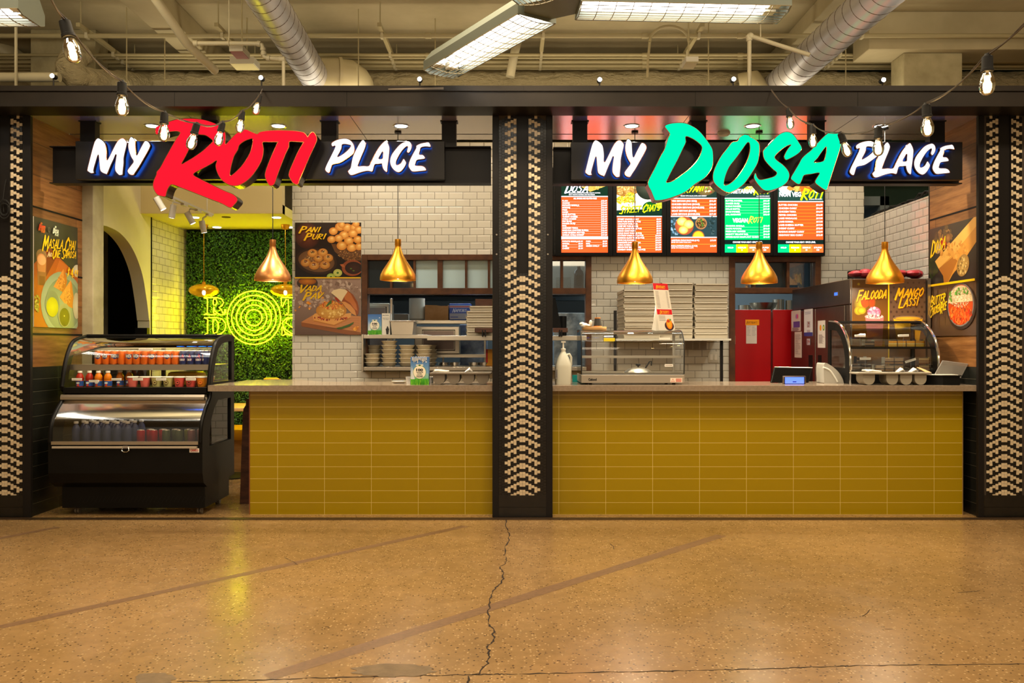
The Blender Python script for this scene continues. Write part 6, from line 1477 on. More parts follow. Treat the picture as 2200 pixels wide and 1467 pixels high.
p0 = cup(-3.18, 7.03, 1.0455, 'pale pink drink cup beside the orange juice bottles', 'pale pink drink cups', PK); dup(p0, (-3.08, 7.035, 1.0455), label='pale pink drink cup next to the pale green ones')
g0 = cup(-2.98, 7.03, 1.0455, 'pale green drink cup with a round sticker', 'pale green drink cups', PG, MK); dup(g0, (-2.885, 7.03, 1.0455), label='pale green drink cup next to the red ones')
r0 = cup(-2.79, 7.03, 1.0455, 'coral red drink cup right of the pale green ones', 'coral red drink cups', RD, MK); dup(r0, (-2.695, 7.03, 1.0455), label='coral red drink cup next to the orange one')
o0 = cup(-2.60, 7.03, 1.0455, 'orange drink cup with a round sticker at the right end of the cooler deck', 'orange drink cups', OG, MO); dup(o0, (-2.583, 7.14, 1.0455), label='orange drink cup in the second row at the right end of the cooler deck')
dup(o0, (-2.66, 7.13, 1.0455), label='orange drink cup behind the coral red ones')
o = MB().rbox(-2.97, -2.70, 7.20, 7.42, 1.0455, 1.165, 0.03).build('yellow_box', M['yellow_vinyl']); tag(o, 'yellow rounded box standing behind the drink cups in the cooler', 'box')
for px, d, z, nm in ((165, 6.975, 1.10, 'price tag left of the juice bottles'), (202, 6.97, 1.085, 'price tag in front of the orange juice bottles'), (250, 6.97, 1.10, 'price tag on the pale pink cups'), (296, 6.97, 1.10, 'price tag on the pale green cups'), (346, 6.97, 1.10, 'price tag on the coral red cups'), (410, 6.97, 1.10, 'price tag on the orange cups')):
    tagcard('price_tag', nm + ' in the drinks cooler', (px - 1100) * d / F, d, z, 0.085, 0.02)
tagcard('price_tag', 'price tag standing on top of the orange soda cans', (313 - 1100) * 7.04 / F, 7.04, 1.345, 0.12, 0.022)
# lower tier
lb_ = None
for row in range(3):
    for i in range(6):
        x = -3.60 + i * 0.085 + 0.02 * row; d = 6.92 + row * 0.085
        lab = 'white-capped water bottle in the lower tier of the drinks cooler, %s row' % ('front', 'middle', 'rear')[row]
        if lb_ is None:
            lb_ = thing('water_bottle', lab, 'bottle', (x, d, 0.5755), 'white-capped bottles, front row')
            MB().lathe([(0.0001, 0.0), (0.03, 0.0), (0.032, 0.006), (0.032, 0.12), (0.024, 0.15), (0.013, 0.165), (0.013, 0.175), (0.0001, 0.175)], x, d, 0.5755, 20).build('bottle_body', mat('bottle_blue', rgb(70, 78, 110), 0.2), lb_)
            MB().lathe([(0.0001, 0.19), (0.0165, 0.19), (0.0175, 0.188), (0.0175, 0.172), (0.0001, 0.172)], x, d, 0.5755, 16).build('cap', M['white'], lb_)
        else: dup(lb_, (x, d, 0.5755), label=lab, group='white-capped bottles, %s row' % ('front', 'middle', 'rear')[row])
lc = {}
seqc = [('dark red', rgb(190, 20, 20))] * 4 + [('dull green', rgb(96, 106, 70))] * 3 + [('yellow green', rgb(130, 130, 30))] * 1 + [('greyish pink', rgb(150, 100, 96))] * 3
for i, (nm, c) in enumerate(seqc):
    x = -3.07 + i * 0.0495 + 0.0; x = -3.08 + i * 0.05; d = 6.93 if i % 2 == 0 else 6.99
    x = -3.07 + i * 0.0525
    lab = nm + ' drink can in the lower tier of the drinks cooler'
    if nm not in lc:
        t = thing('soda_can', lab, 'soda can', (x, d, 0.5755), nm + ' cans, lower tier')
        MB().lathe([(0.024, 0.0), (0.0295, 0.004), (0.0325, 0.012), (0.0325, 0.106), (0.0285, 0.117)], x, d, 0.5755, 20, 0, c).build('can_body', M['can'], t)
        MB().lathe([(0.0285, 0.117), (0.0265, 0.1205), (0.0255, 0.1175), (0.0001, 0.1165)], x, d, 0.5755, 20).build('lid', M['steel'], t); lc[nm] = t
    else: dup(lc[nm], (x, d, 0.5755))

# ================================================================= SERVING HATCH (left stall)
def shelf(name, label, x0, x1, y0, y1, z0, z1, group='stainless shelves at the serving hatch', legs=()):
    o = MB().box(x0, x1, y0, y1, z0, z1).build(name, M['steel'], bevel=0.002); return tag(o, label, 'shelf', group)
Q = lambda px, d: (px - 1100) * d / F
H_ = lambda py, d: CH + (740 - py) * d / F
d = 9.0
shelf('hatch_shelf', 'stainless shelf carrying the straw box and steel pan', Q(781, d), Q(918, d), d, DB + 0.34, H_(727, d), H_(719, d))
shelf('hatch_shelf', 'long stainless shelf running behind the middle pillar with the white boxes', Q(918, d), 0.80, d - 0.02, DB + 0.34, H_(731, d), H_(721, d))
shelf('hatch_shelf', 'lower stainless shelf holding the stacked fibre bowls', Q(781, d), 0.80, d, DB + 0.5, H_(796, d), H_(788, d))
for x, lb in ((Q(779, d), 'left'),): tag(MB().box(x - 0.012, x + 0.008, d, DB - 0.031, H_(798, d), H_(718, d)).build('shelf_bracket', M['steel'], bevel=0.002), 'vertical stainless bracket at the left end of the hatch shelves', 'bracket')
shelf('kitchen_shelf', 'small stainless shelf behind the bowls, lower right in the hatch', Q(930, 9.6), Q(1046, 9.6), 9.6, 9.9, H_(768, 9.6), H_(761, 9.6), 'kitchen shelves')
shelf('kitchen_shelf', 'upper stainless shelf inside the kitchen carrying the cardboard box', Q(842, 9.6), Q(1050, 9.6), 9.6, 10.0, H_(695, 9.6), H_(688, 9.6), 'kitchen shelves')
for x in (Q(846, 9.95), Q(1040, 9.95)): tag(MB().box(x, x + .02, 9.93, 9.95, 1.12, H_(695, 9.6)).build('shelf_post', M['steel']), 'thin stainless post under the upper kitchen shelf', 'post', 'kitchen shelf posts')
for x in (Q(950, 9.85), Q(1040, 9.85)): tag(MB().box(x, x + .02, 9.86, 9.88, 1.12, H_(768, 9.6)).build('shelf_post', M['steel']), 'short stainless post under the small kitchen shelf', 'post', 'kitchen shelf posts')
# bowls
def bowl_proto(x, d, z, label, group):
    o = MB().lathe([(0.0001, 0.001), (0.055, 0.001), (0.066, 0.008), (0.080, 0.036), (0.088, 0.041), (0.0885, 0.0445), (0.086, 0.0465), (0.060, 0.0475), (0.0001, 0.046)], x, d, z, 28).build('fibre_bowl', M['pulp'])
    return tag(o, label, 'bowl', group)
bp = None
stk = [(800, 3, 0, 9.10, 'leftmost front stack'), (836.5, 6, 0, 9.10, 'tallest stack'), (873.8, 5, 0, 9.10, 'third stack from the left'), (911, 5, 0, 9.10, 'stack right behind the straw box'), (803, 5, 0, 9.30, 'leftmost rear stack'), (877, 5, 0, 9.30, 'rear stack behind the third'), (922, 5, 0, 9.30, 'rightmost rear stack')]
zs = H_(788, d) + 0.002; hb = 0.0466
for px, n, _, dd, nm in stk:
    for k in range(n):
        loc = (Q(px, dd) + random.uniform(-.003, .003), dd, zs + k * hb)
        lab = 'fibre bowl, %s of the %s, lower hatch shelf' % ('bottom one' if k == 0 else 'topmost one' if k == n - 1 else 'middle one', nm); gr = 'bowls of the ' + nm
        if bp is None: bp = bowl_proto(loc[0], loc[1], loc[2], lab, gr)
        else:
            o = bp.copy(); col.objects.link(o); o.location = loc; tag(o, lab, 'bowl', gr)
# straw boxes
def straw_box(x0, x1, y0, y1, z0, z1, label, opened):
    t = thing('straw_box', label, 'box', ((x0 + x1) / 2, (y0 + y1) / 2, z0), 'boxes of paper straws')
    h = z1 - z0; w_ = x1 - x0
    MB().box(x0, x1, y0, y1, z0, z1, 0, rgb(66, 120, 190)).build('carton', M['print'], t)
    A = Art((x0, y0 - 0.0003, z1), (w_ / 100, 0, 0), (0, 0, -h / 150), (0, -1, 0), 0.0001)
    A.rect(0, 0, 100, 90, rgb(52, 104, 178), rgb(120, 166, 206)); A.rect(0, 90, 100, 150, rgb(140, 186, 190), rgb(90, 170, 40)); A.rect(0, 118, 100, 150, rgb(70, 170, 30), rgb(60, 140, 24))
    rd = random.Random(3)
    for i in range(46): xx = rd.uniform(0, 100); A.poly([(xx, 150), (xx + 3, 150), (xx + rd.uniform(-10, 12), rd.uniform(104, 124))], rgb(120, 190, 40) if i % 2 else rgb(50, 140, 24), i % 10 == 0)
    for i in range(7): A.poly([(2 + i * 3, 120), (5 + i * 3, 120), (2 + i * 1.5, 40 + 6 * abs(3 - i))], rgb(220, 224, 230), i == 0)
    A.ell(50, 82, 36, 37, rgb(90, 150, 60)); A.ell(50, 82, 34, 35, rgb(244, 236, 214)); A.rect(30, 40, 70, 47, rgb(240, 235, 220)); A.ell(50, 45, 7, 4, rgb(40, 110, 40)); A.ell(86, 26, 4, 4, rgb(230, 235, 245))
    A.text('100', 50, 76, 13, rgb(30, 30, 30), w=38, align='C', bold=.06); A.text('WHITE', 50, 86, 7, rgb(30, 30, 30), w=38, align='C', bold=.04); A.text('PAPER', 50, 94, 5.5, rgb(60, 60, 50), w=26, align='C', bold=.03); A.text('STRAWS', 50, 102, 5.5, rgb(60, 60, 50), w=34, align='C', bold=.03); A.text('WRAPPED', 50, 110, 6, rgb(40, 40, 40), w=38, align='C', bold=.04)
    A.build('print_front', M['print'], t)
    if opened:
        s = MB(); rd = random.Random(5)
        for i in range(60): xx = rd.uniform(x0 + .01, x1 - .01); yy = rd.uniform(y0 - 0.003, y1 - .01); s.cyl((xx, yy, z1 - 0.05), (xx + rd.uniform(-.004, .004), yy, z1 + rd.uniform(-.016, .006)), 0.0035, n=6)
        for i in range(11): xx = x0 + 0.016 + i * 0.0115; s.cyl((xx, y0 - 0.0035, z1 - 0.03 - 0.008 * math.sin(i)), (xx, y0 - 0.0035, z1 - 0.002), 0.0035, n=6)
        s.build('straws', M['white'], t)
    return t
straw_box(Q(882, 6.93), Q(921, 6.93), 6.93, 7.02, 1.068, H_(767, 6.93), 'opened box of white paper straws standing on the left worktop', True)
straw_box(Q(790.5, 9.03), Q(819.5, 9.03), 9.03, 9.14, H_(719, 9) + .002, H_(675, 9.03), 'closed box of paper straws on the hatch shelf at its left end', False)
t = thing('cup_carton', 'tall white carton printed with a black cup, beside the straw box on the hatch shelf', 'box', (Q(828, 9.03), 9.05, H_(719, 9)))
xa, xb, za, zb = Q(820.5, 9.03), Q(838, 9.03), H_(719, 9) + .002, H_(673, 9.03)
MB().box(xa, xb, 9.03, 9.16, za, zb).build('carton', M['white'], t)
A = pxart(9.0297); A.rect(828.5, 706, 836, 708, rgb(30, 30, 30)); A.poly([(828.8, 707), (835.8, 707), (834.5, 718), (830, 718)], rgb(34, 32, 30)); A.poly([(830, 706), (832, 700), (834, 702), (835, 706)], rgb(40, 40, 40)); A.text('my juice', 822, 678, 2.6, rgb(20, 20, 20), w=13); A.text('PREMIUM STRAWS FOR', 822, 684, 1.5, rgb(60, 60, 60), w=14); A.text('COLD DRINKS', 823, 687, 1.5, rgb(60, 60, 60), w=12)
A.build('print_front', M['print'], t)
# steel pan
t = thing('steel_pan', 'deep stainless steam pan on the hatch shelf beside the white carton', 'pan', (Q(864, 9.0), 9.1, H_(719, 9)))
MB().prism([(Q(839, 9), H_(690.5, 9)), (Q(842, 9), H_(719, 9) + .002), (Q(886, 9), H_(719, 9) + .002), (Q(889, 9), H_(690.5, 9))], 'y', 9.0, 9.30).build('pan_body', M['steel'], t, bevel=0.006)
MB().rbox(Q(836, 9), Q(893, 9), 8.985, 9.32, H_(690.5, 9) - 0.001, H_(689, 9), 0.003).build('rim', M['steel'], t)
# background things in the kitchen
def bx(name, label, cat, px0, py0, px1, py1, d, dep, m_, group=None, bevel=0.004):
    o = MB().box(Q(px0, d), Q(px1, d), d, d + dep, H_(py1, d), H_(py0, d)).build(name, m_, bevel=bevel); return tag(o, label, cat, group)
o = MB().lathe([(0.0001, 0), (0.075, 0), (0.0915, 0.02), (0.0915, 0.255), (0.0001, 0.256)], Q(895.5, 9.7), 9.72, H_(688, 9.6) + .002, 28).build('container_stack', M['white_paint']); tag(o, 'tall stack of white round containers on the upper kitchen shelf', 'containers')
t = thing('cardboard_box', 'open brown cardboard box on the upper kitchen shelf', 'box', (Q(938, 9.65), 9.75, H_(688, 9.6)))
cbx = MB(); xa, xb, za, zb = Q(913, 9.65), Q(963, 9.65), H_(688, 9.6) + .002, H_(655, 9.65)
cbx.prism([(xa, za), (xb, za), (xb, zb - 0.025), ((xa + xb) / 2, zb - 0.004), (xa, zb)], 'y', 9.65, 9.66).box(xa, xa + 0.005, 9.66, 9.9, za, zb).box(xb - 0.005, xb, 9.66, 9.9, za, zb).box(xa, xb, 9.9, 9.905, za, zb).box(xa, xb, 9.66, 9.9, za, za + 0.004); cbx.build('carton', M['card'], t)
t = thing('paper_package', 'blue and white plastic-wrapped package right of the cardboard box', 'package', (Q(988, 9.65), 9.75, H_(688, 9.6)))
MB().rbox(Q(965, 9.65), Q(1012, 9.65), 9.65, 9.85, H_(688, 9.6) + .002, H_(652, 9.65), 0.01).build('wrapper', mat('blue_wrap', rgb(40, 76, 170), 0.25), t)
A = pxart(9.6495); A.rect(966, 656, 1011, 661, rgb(200, 200, 215)); A.rect(966, 657.5, 1011, 660, rgb(170, 40, 50)); A.rect(966, 673, 1011, 686, rgb(150, 150, 166)); A.brush('NAPKINS', 972, 670, 6, rgb(210, 220, 240), w=30, t=.14); A.rect(968, 680, 984, 682, rgb(60, 80, 160)); A.build('print_front', M['print'], t)
bx('grey_tub', 'small grey plastic tub on the upper kitchen shelf', 'tub', 846, 674, 876, 688.4, 9.7, 0.16, M['grey_plastic'])
bx('kitchen_hood', 'long stainless hood across the kitchen', 'hood', 760, 487, 1262, 632, 10.9, 0.5, M['steel'])
bx('steel_post', 'thin stainless post standing in the kitchen hatch', 'post', 838, 641, 843, 789, 9.5, 0.03, M['steel'])
def oven(name, label, px0, py0, px1, py1, d, dep):
    t = thing(name, label, 'oven', (Q((px0 + px1) / 2, d), d, H_(py1, d)), 'stainless ovens')
    MB().box(Q(px0, d), Q(px1, d), d, d + dep, H_(py1, d), H_(py0, d)).build('body', M['steel'], t, bevel=0.01)
    xa, xb, za, zb = Q(px0 + (px1 - px0) * .18, d), Q(px1 - (px1 - px0) * .1, d), H_(py1 - 8, d), H_(py0 + 8, d)
    MB().tube([(xa, d - .004, za), (xb, d - .004, za), (xb, d - .004, zb), (xa, d - .004, zb)], 0.006, 6, closed=True).build('door_seal', M['rubber'], t)
    MB().box(xa + .01, xb - .01, d - 0.006, d, za + .01, zb - .01).build('door_plate', M['steel_dark'], t)
    return t
oven('steel_oven', 'stainless oven with a black door seal in the middle of the hatch', 890, 701, 987, 760.5, 9.62, 0.27)
oven('steel_oven', 'stainless oven behind the straw box at the left of the hatch', 772, 651, 836, 788, 9.9, 0.4)
bx('kitchen_counter', 'stainless kitchen worktop behind the hatch', 'worktop', 770, 789, 1258, 1002, 9.75, 0.9, M['steel'])
bx('prep_fridge', 'dark grey prep unit below the stainless hood', 'kitchen unit', 776, 645, 1256, 960, 11.1, 0.4, mat('dark_unit', rgb(52, 58, 60), 0.4), bevel=0.01)
bx('wrapped_unit', 'bluish plastic-wrapped unit at the right of the left hatch', 'kitchen unit', 988, 697, 1046, 785, 10.2, 0.3, noisy(mat('blue_film', rgb(110, 126, 156), 0.15), rgb(90, 104, 136), rgb(150, 164, 186), 9.0, 0.6, 14.0))
bx('wrapped_unit', 'crumpled silver-grey wrapped unit in the right hatch', 'kitchen unit', 1190, 672, 1256, 785, 10.2, 0.3, noisy(mat('silver_film', rgb(150, 160, 166), 0.2, 0.4), rgb(120, 130, 138), rgb(190, 198, 200), 9.0, 0.9, 12.0))
t = thing('glove_box', 'red and yellow glove box at the right end of the left hatch', 'box', (Q(1052, 9.45), 9.5, H_(780, 9.45)))
MB().box(Q(1044, 9.45), Q(1068, 9.45), 9.45, 9.56, H_(788, 9) + .002, H_(750, 9.45)).build('carton', mat('glove_yellow', rgb(224, 150, 20), 0.5), t); MB().box(Q(1043.8, 9.45), Q(1048, 9.45), 9.448, 9.45, H_(779, 9.45), H_(750, 9.45)).build('red_stripe', mat('glove_red', rgb(196, 30, 20), 0.5), t)
# foil pans behind
fo = None
for i, px in enumerate((953, 977, 1018, 1040)):
    x = Q(px, 9.5); loc = (x, 9.5, H_(788, 9) + .002)
    if fo is None: fo = MB().lathe([(0.05, 0.0), (0.06, 0.035), (0.064, 0.036), (0.056, 0.004), (0.0001, 0.003)], *loc, 20).build('foil_pan', M['chrome']); tag(fo, 'small shiny pan in the row on the lower hatch shelf, right of the bowls', 'pan', 'small shiny pans')
    else: o = fo.copy(); col.objects.link(o); o.location = loc
# pizza boxes
def pizza_box(x0, x1, y0, y1, z, h, label, group):
    t = thing('pizza_box', label, 'pizza box', ((x0 + x1) / 2, (y0 + y1) / 2, z), group)
    s = 0.007
    MB().prism([(x0 + s, z), (x1 - s, z), (x1 - s * .3, z + h - 0.012), (x0 + s * .3, z + h - 0.012)], 'y', y0 + s, y1 - s).build('tray', M['box_white'], t)
    l = MB(); l.box(x0 - 0.002, x1 + 0.002, y0 - 0.003, y1, z + h - 0.005, z + h - 0.002)
    l.prism([(y0 - 0.010, z + h - 0.014), (y0 - 0.001, z + h - 0.004), (y0 + 0.0, z + h - 0.004), (y0 - 0.006, z + h - 0.016)], 'x', x0 + 0.01, x1 - 0.01)
    l.box(x0 - 0.002, x0, y0 + .01, y1, z + h - 0.03, z + h - 0.004).box(x1, x1 + .002, y0 + .01, y1, z + h - 0.03, z + h - 0.004); l.build('lid', M['box_white'], t)
    return t
zb0 = H_(727, 8.68); protos = {}
def pz(k, n): return 'bottom one' if k == 0 else 'topmost one' if k == n - 1 else ['second', 'third', 'fourth', 'fifth', 'sixth', 'seventh', 'eighth', 'ninth', 'tenth'][k - 1] + ' from bottom'
for nm, x0, x1, d, n, z0, hh in (('left, nearer stack', Q(1340, 8.55), Q(1420, 8.55), 8.55, 8, zb0, 0.0625), ('middle stack', Q(1419, 8.68), Q(1489, 8.68), 8.68, 9, zb0, 0.0645), ('right stack', Q(1492, 8.68), Q(1565, 8.68), 8.68, 9, zb0, 0.0635)):
    pr_ = None
    for k in range(n):
        jx = random.uniform(-.006, .006); jy = random.uniform(-.008, .008); z = z0 + k * hh
        lab = 'white pizza box, %s, %s on the wall shelf' % (pz(k, n), nm)
        if pr_ is None: pr_ = pizza_box(x0, x1, d, DB - 0.015 if d > 8.6 else d + 0.52, z, hh - 0.0015, lab, 'pizza boxes, ' + nm)
        else: dup(pr_, (pr_.location.x + jx, pr_.location.y + jy - 0.006, z), (0, 0, random.uniform(-.012, .012)), lab)
t = thing('wall_shelf', 'white wall shelf on black posts carrying the pizza boxes', 'shelf', (Q(1445, 8.7), 8.9, zb0 - 0.03))
MB().box(Q(1322, 8.6), Q(1567, 8.6), 8.53, DB, zb0 - 0.022, zb0 - 0.002).build('board', M['white_paint'], t)
MB().box(Q(1548, 8.66), Q(1553.5, 8.66), 8.66, 8.69, 0.0, zb0 - 0.022).build('post', M['black'], t)
MB().box(Q(1319, 8.6), Q(1325, 8.6), 8.6, 8.63, 0.0, H_(667, 8.6)).build('post', M['black'], t)
pz_ = None
for k in range(7):
    z = H_(721, 8.98) + 0.003 + k * 0.0535
    n = 7; lab = 'white pizza box, %s, stack left of the middle pillar in the hatch' % pz(k, n)
    x0, x1 = Q(1002, 9.05), Q(1066, 9.05) + 0.02
    if k >= 5: continue
    if pz_ is None: pz_ = pizza_box(x0, x1, 9.02, 9.4, z, 0.052, lab, 'pizza boxes at the serving hatch')
    else: dup(pz_, (pz_.location.x + random.uniform(-.004, .004), pz_.location.y, z), None, lab)
t6 = dup(pz_, (pz_.location.x + 0.035, pz_.location.y, z - 0.0535 + 0.001), None, 'white pizza box, topmost one, stack left of the middle pillar in the hatch')
t6.location.z = H_(721, 8.98) + 0.003 + 5 * 0.0535
bx('wooden_block', 'dark wooden block lying on the pizza boxes beside the middle pillar', 'board', 1021, 641, 1066, 656, 9.1, 0.2, M['brown'])
bpy.data.objects['wooden_block'].location.z = H_(721, 8.98) + 0.003 + 6 * 0.0535
def card_holder(px0, px1, label):
    dd = 8.95; z = H_(721, 8.98)
    t = thing('card_holder', label, 'card holder', (Q((px0 + px1) / 2, dd), dd, z), 'wooden card holders')
    MB().box(Q(px0, dd), Q(px1, dd), 8.93, 9.0, z + 0.035, z + 0.082).build('block', M['brown'], t, bevel=0.003)
    for px in (px0 + (px1 - px0) * .45, px0 + (px1 - px0) * .6): MB().box(Q(px, dd) - .008, Q(px, dd) + .006, 8.925, 9.01, z - 0.01, z + 0.06).build('leg', M['black'], t)
    return t
card_holder(1020, 1058, 'dark wooden card holder on the hatch shelf left of the middle pillar'); card_holder(1188, 1219.5, 'dark wooden card holder on the hatch shelf right of the middle pillar')
# ================================================================= THINGS ON THE LEFT WORKTOP
ZW = 1.068
M['tray_side'] = mat('tray_grey', rgb(104, 96, 84), 0.4); M['packet'] = mat('white_packet', rgb(228, 220, 202), 0.6)
def caddy(px0, px1, cxs, rpx, d, label, stuff, m_, DEP=0.24):
    t = thing('cutlery_caddy', label, 'cutlery caddy', (Q((px0 + px1) / 2, d), d + .1, ZW), 'grey cutlery caddies')
    zt = H_(803, d); R = rpx * d / F; D0, D1 = d, d + DEP
    for cx in cxs:
        x = Q(cx, d); pts = [(x - R, zt)] + [(x - R * math.cos(a), zt - (zt - ZW - .002 - 0) + R - R * math.sin(a)) for a in [PI * k / 12 for k in range(13)]] + [(x + R, zt)]
        n = len(pts); q = MB(); q.prism(pts, 'y', D0, D1); q.build('pocket', m_, t, bevel=0.004)
    MB().rbox(Q(px0, d), Q(px1, d), D0 - 0.02, D1 + 0.02, zt - 0.004, zt + 0.012, 0.006).build('rim', m_, t)
    wl = MB()
    for cx in cxs:
        x = Q(cx, d); wl.box(x - R * .8, x + R * .8, D0 - 0.005, D1 + .005, zt + 0.012, zt + 0.0125)
    wl.build('pocket_opening', M['tray_side'], t)
    for i, (a, kind, lab) in enumerate(stuff):
        x = Q(a, d); rd = random.Random(i + int(a)); s = MB()
        if kind == 'packet':
            for j in range(5):
                x1 = x + rd.uniform(-.015, .015); yy = D0 + 0.03 + j * DEP / 8; L = 0.11
                s.tube([(x1 - L * .5, yy, zt + 0.018 + j * .002), (x1 - L * .2, yy, zt + 0.024), (x1 + L * .1, yy, zt + 0.02), (x1 + L * .5, yy, zt + 0.017)], [0.006, 0.012, 0.01, 0.008], 6)
            o = s.build('wrapped_cutlery', M['packet']); tag(o, lab, 'cutlery', 'white-wrapped cutlery')
        elif kind == 'cup':
            for j in range(3): s.tube([(x - .03, D0 + .01 + j * .02, zt + .014), (x + .01, D0 + .01 + j * .02, zt + .035 + .004 * j), (x + .03, D0 + .02 + j * .02, zt + .02)], [.004, .01, .004], 6)
            o = s.build('plastic_spoons', M['acrylic_w']); tag(o, lab, 'cutlery', 'clear plastic spoons')
    return t
M['acrylic_w'] = mat('milky_plastic', rgb(226, 226, 222), 0.25)
caddy(923, 1056, (943, 975, 1006, 1037), 12.6, 6.95, 'grey cutlery caddy with four rounded pockets on the left worktop', [(945, 'packet', 'white-wrapped cutlery in the leftmost pocket of the left caddy'), (1006, 'cup', 'clear plastic spoons in the left caddy')], M['grey_plastic'])
caddy(1841, 2000, (1867, 1917, 1947, 1978), 12.6, 6.85, 'grey cutlery caddy in front of the curved cake display', [(1880, 'packet', 'white-wrapped cutlery in the left pocket of the right caddy'), (1938, 'cup', 'clear plastic spoons in the right caddy'), (1966, 'cup', 'clear plastic spoons at the right end of the right caddy')], mat('caddy_light', rgb(150, 142, 126), 0.4), DEP=0.14)
o = MB().lathe([(0.0001, 0.002), (0.045, 0.002), (0.062, 0.014), (0.0635, 0.018), (0.058, 0.017), (0.045, 0.008), (0.0001, 0.007)], Q(857, 7.2), 7.2, ZW, 28).build('white_plate', M['white']); tag(o, 'small white plate lying on the left worktop', 'plate')
cupm = None
for px in (879, 925):
    loc = (Q(px, 7.15), 7.15, ZW + .0005)
    if cupm is None: cupm = MB().lathe([(0.0001, 0.0), (0.022, 0.0), (0.029, 0.055), (0.030, 0.056), (0.027, 0.055), (0.021, 0.004), (0.0001, 0.003)], *loc, 20).build('plastic_cup', M['acrylic_w']); tag(cupm, 'small white cup behind the straw box, at its left', 'cup', 'small white cups')
    else: o = cupm.copy(); col.objects.link(o); o.location = loc; o['label'] = 'small white cup between the straw box and the cutlery caddy'

# ================================================================= RIGHT STALL WORKTOP
# sanitiser jug
t = thing('pump_jug', 'translucent white gallon jug with a pump beside the middle pillar', 'jug', (Q(1211, 6.95), 7.02, ZW))
c = (Q(1211, 6.97), 7.03)
j = MB(); lv = [(0.066, 0.0, 0.06), (0.069, 0.012, 0.062), (0.069, 0.145, 0.062), (0.066, 0.165, 0.06), (0.045, 0.225, 0.042), (0.024, 0.262, 0.024), (0.019, 0.27, 0.019), (0.019, 0.285, 0.019)]
vs = []; n = 32
for hx, z, hy in lv:
    for i in range(n):
        a = 2 * PI * i / n; e = 0.5 if z < 0.17 else 0.8 if z < .23 else 1.0
        vs.append((c[0] + hx * abs(math.cos(a)) ** e * (1 if math.cos(a) >= 0 else -1), c[1] + hy * abs(math.sin(a)) ** e * (1 if math.sin(a) >= 0 else -1), ZW + z))
j.add(vs, [(L * n + i, L * n + (i + 1) % n, (L + 1) * n + (i + 1) % n, (L + 1) * n + i) for L in range(len(lv) - 1) for i in range(n)] + [tuple(range(n))[::-1], tuple(range((len(lv) - 1) * n, len(lv) * n))], 0, None, True)
j.tube([(c[0] + 0.03, c[1], ZW + 0.245), (c[0] + 0.052, c[1], ZW + 0.25), (c[0] + 0.066, c[1], ZW + 0.225), (c[0] + 0.066, c[1], ZW + 0.165), (c[0] + .06, c[1], ZW + 0.145)], 0.011, 10)
j.build('jug_body', mat('milky_jug', rgb(224, 222, 204), 0.35, trans=0.15), t)
MB().lathe([(0.021, 0.283), (0.021, 0.298), (0.008, 0.302), (0.006, 0.35), (0.0001, 0.35)], c[0], c[1], ZW, 20).box(c[0] - .018, c[0] + .02, c[1] - .01, c[1] + .01, ZW + .348, ZW + .360).build('pump', M['white'], t)
A = Art((c[0] - 0.068, c[1] - 0.064, ZW + 0.125), (0.02 / 10, 0, 0), (0, 0, -0.001), (0, -1, 0)); A.rect(0, 0, 8, 78, rgb(150, 146, 142)); [A.rect(1, 6 + 5 * i, 7, 8 + 5 * i, rgb(80, 80, 90)) for i in range(13)]; A.build('jug_label', M['print'], t)
t = thing('teal_box', 'teal cardboard box behind the glass food warmer at its left', 'box', (Q(1245, 7.5), 7.5, ZW))
MB().box(Q(1230, 7.41), Q(1262, 7.41), 7.41, 7.43, ZW, ZW + 0.062).build('carton', mat('teal_card', rgb(0, 150, 150), 0.5), t)
# food warmer (glass display)
WX0, WX1 = 0.575, 1.43
t = thing('food_warmer', 'countertop glass food display with a grey base on the right worktop', 'display case', ((WX0 + WX1) / 2, 7.18, ZW)); wm = t
pf = crv([(6.955, 1.155), (6.95, 1.26), (6.95, 1.36), (6.975, 1.445), (7.05, 1.505), (7.16, 1.522), (7.40, 1.522)])
MB().box(WX0, WX1, 6.945, 7.40, ZW + 0.012, 1.148).build('base', mat('warmer_base', rgb(160, 150, 136), 0.35, 0.3), t, bevel=0.004)
for x in (WX0 + .08, WX1 - .08):
    for yy in (7.0, 7.34): MB().cyl((x, yy, ZW), (x, yy, ZW + 0.0125), 0.014, n=12).build('foot', M['rubber'], t)
sheet(pf, WX0 + .006, WX1 - .006).build('curved_glass', M['pane'], t)
side = pf + [(7.40, 1.15), (6.955, 1.15)]
for x in (WX0, WX1 - 0.004):
    MB().prism(side, 'x', x, x + 0.004).build('side_glass', M['pane'], t)
    MB().tube([(x + .002, a, b) for a, b in pf], 0.0045, 6).build('edge_trim', M['rubber'], t)
MB().box(WX0, WX1, 7.385, 7.40, 1.148, 1.165).box(WX0, WX1, 7.385, 7.40, 1.505, 1.522).box(WX0, WX0 + .015, 7.385, 7.40, 1.165, 1.505).box(WX1 - .015, WX1, 7.385, 7.40, 1.165, 1.505).build('rear_frame', M['steel'], t)
zsh = H_(766, 7.05)
MB().box(WX0 + .01, WX1 - .01, 7.03, 7.36, zsh - .004, zsh).build('glass_shelf', M['pane'], t)
MB().box(WX0 + .01, WX1 - .01, 7.022, 7.03, zsh - 0.012, zsh + 0.009).build('shelf_rail', mat('white_rail', rgb(236, 230, 216), 0.3), t)
MB().box(WX0 + .01, WX1 - .01, 6.965, 7.38, 1.148, 1.153).build('deck', M['chrome'], t)
MB().box(WX0 + .01, WX1 - .01, 6.985, 6.995, 1.153, 1.165).build('deck_rail', M['white'], t)
MB().box(WX0 + .01, WX1 - .01, 7.36, 7.38, 1.49, 1.505).build('lamp_bar', M['steel'], t)
area('warmer_fill_light', ((WX0 + WX1) / 2, 7.34, 1.487), 0.7, 0.02, 1.0, (1.0, 0.92, 0.78))  # unseen fill added to brighten the inside of the case
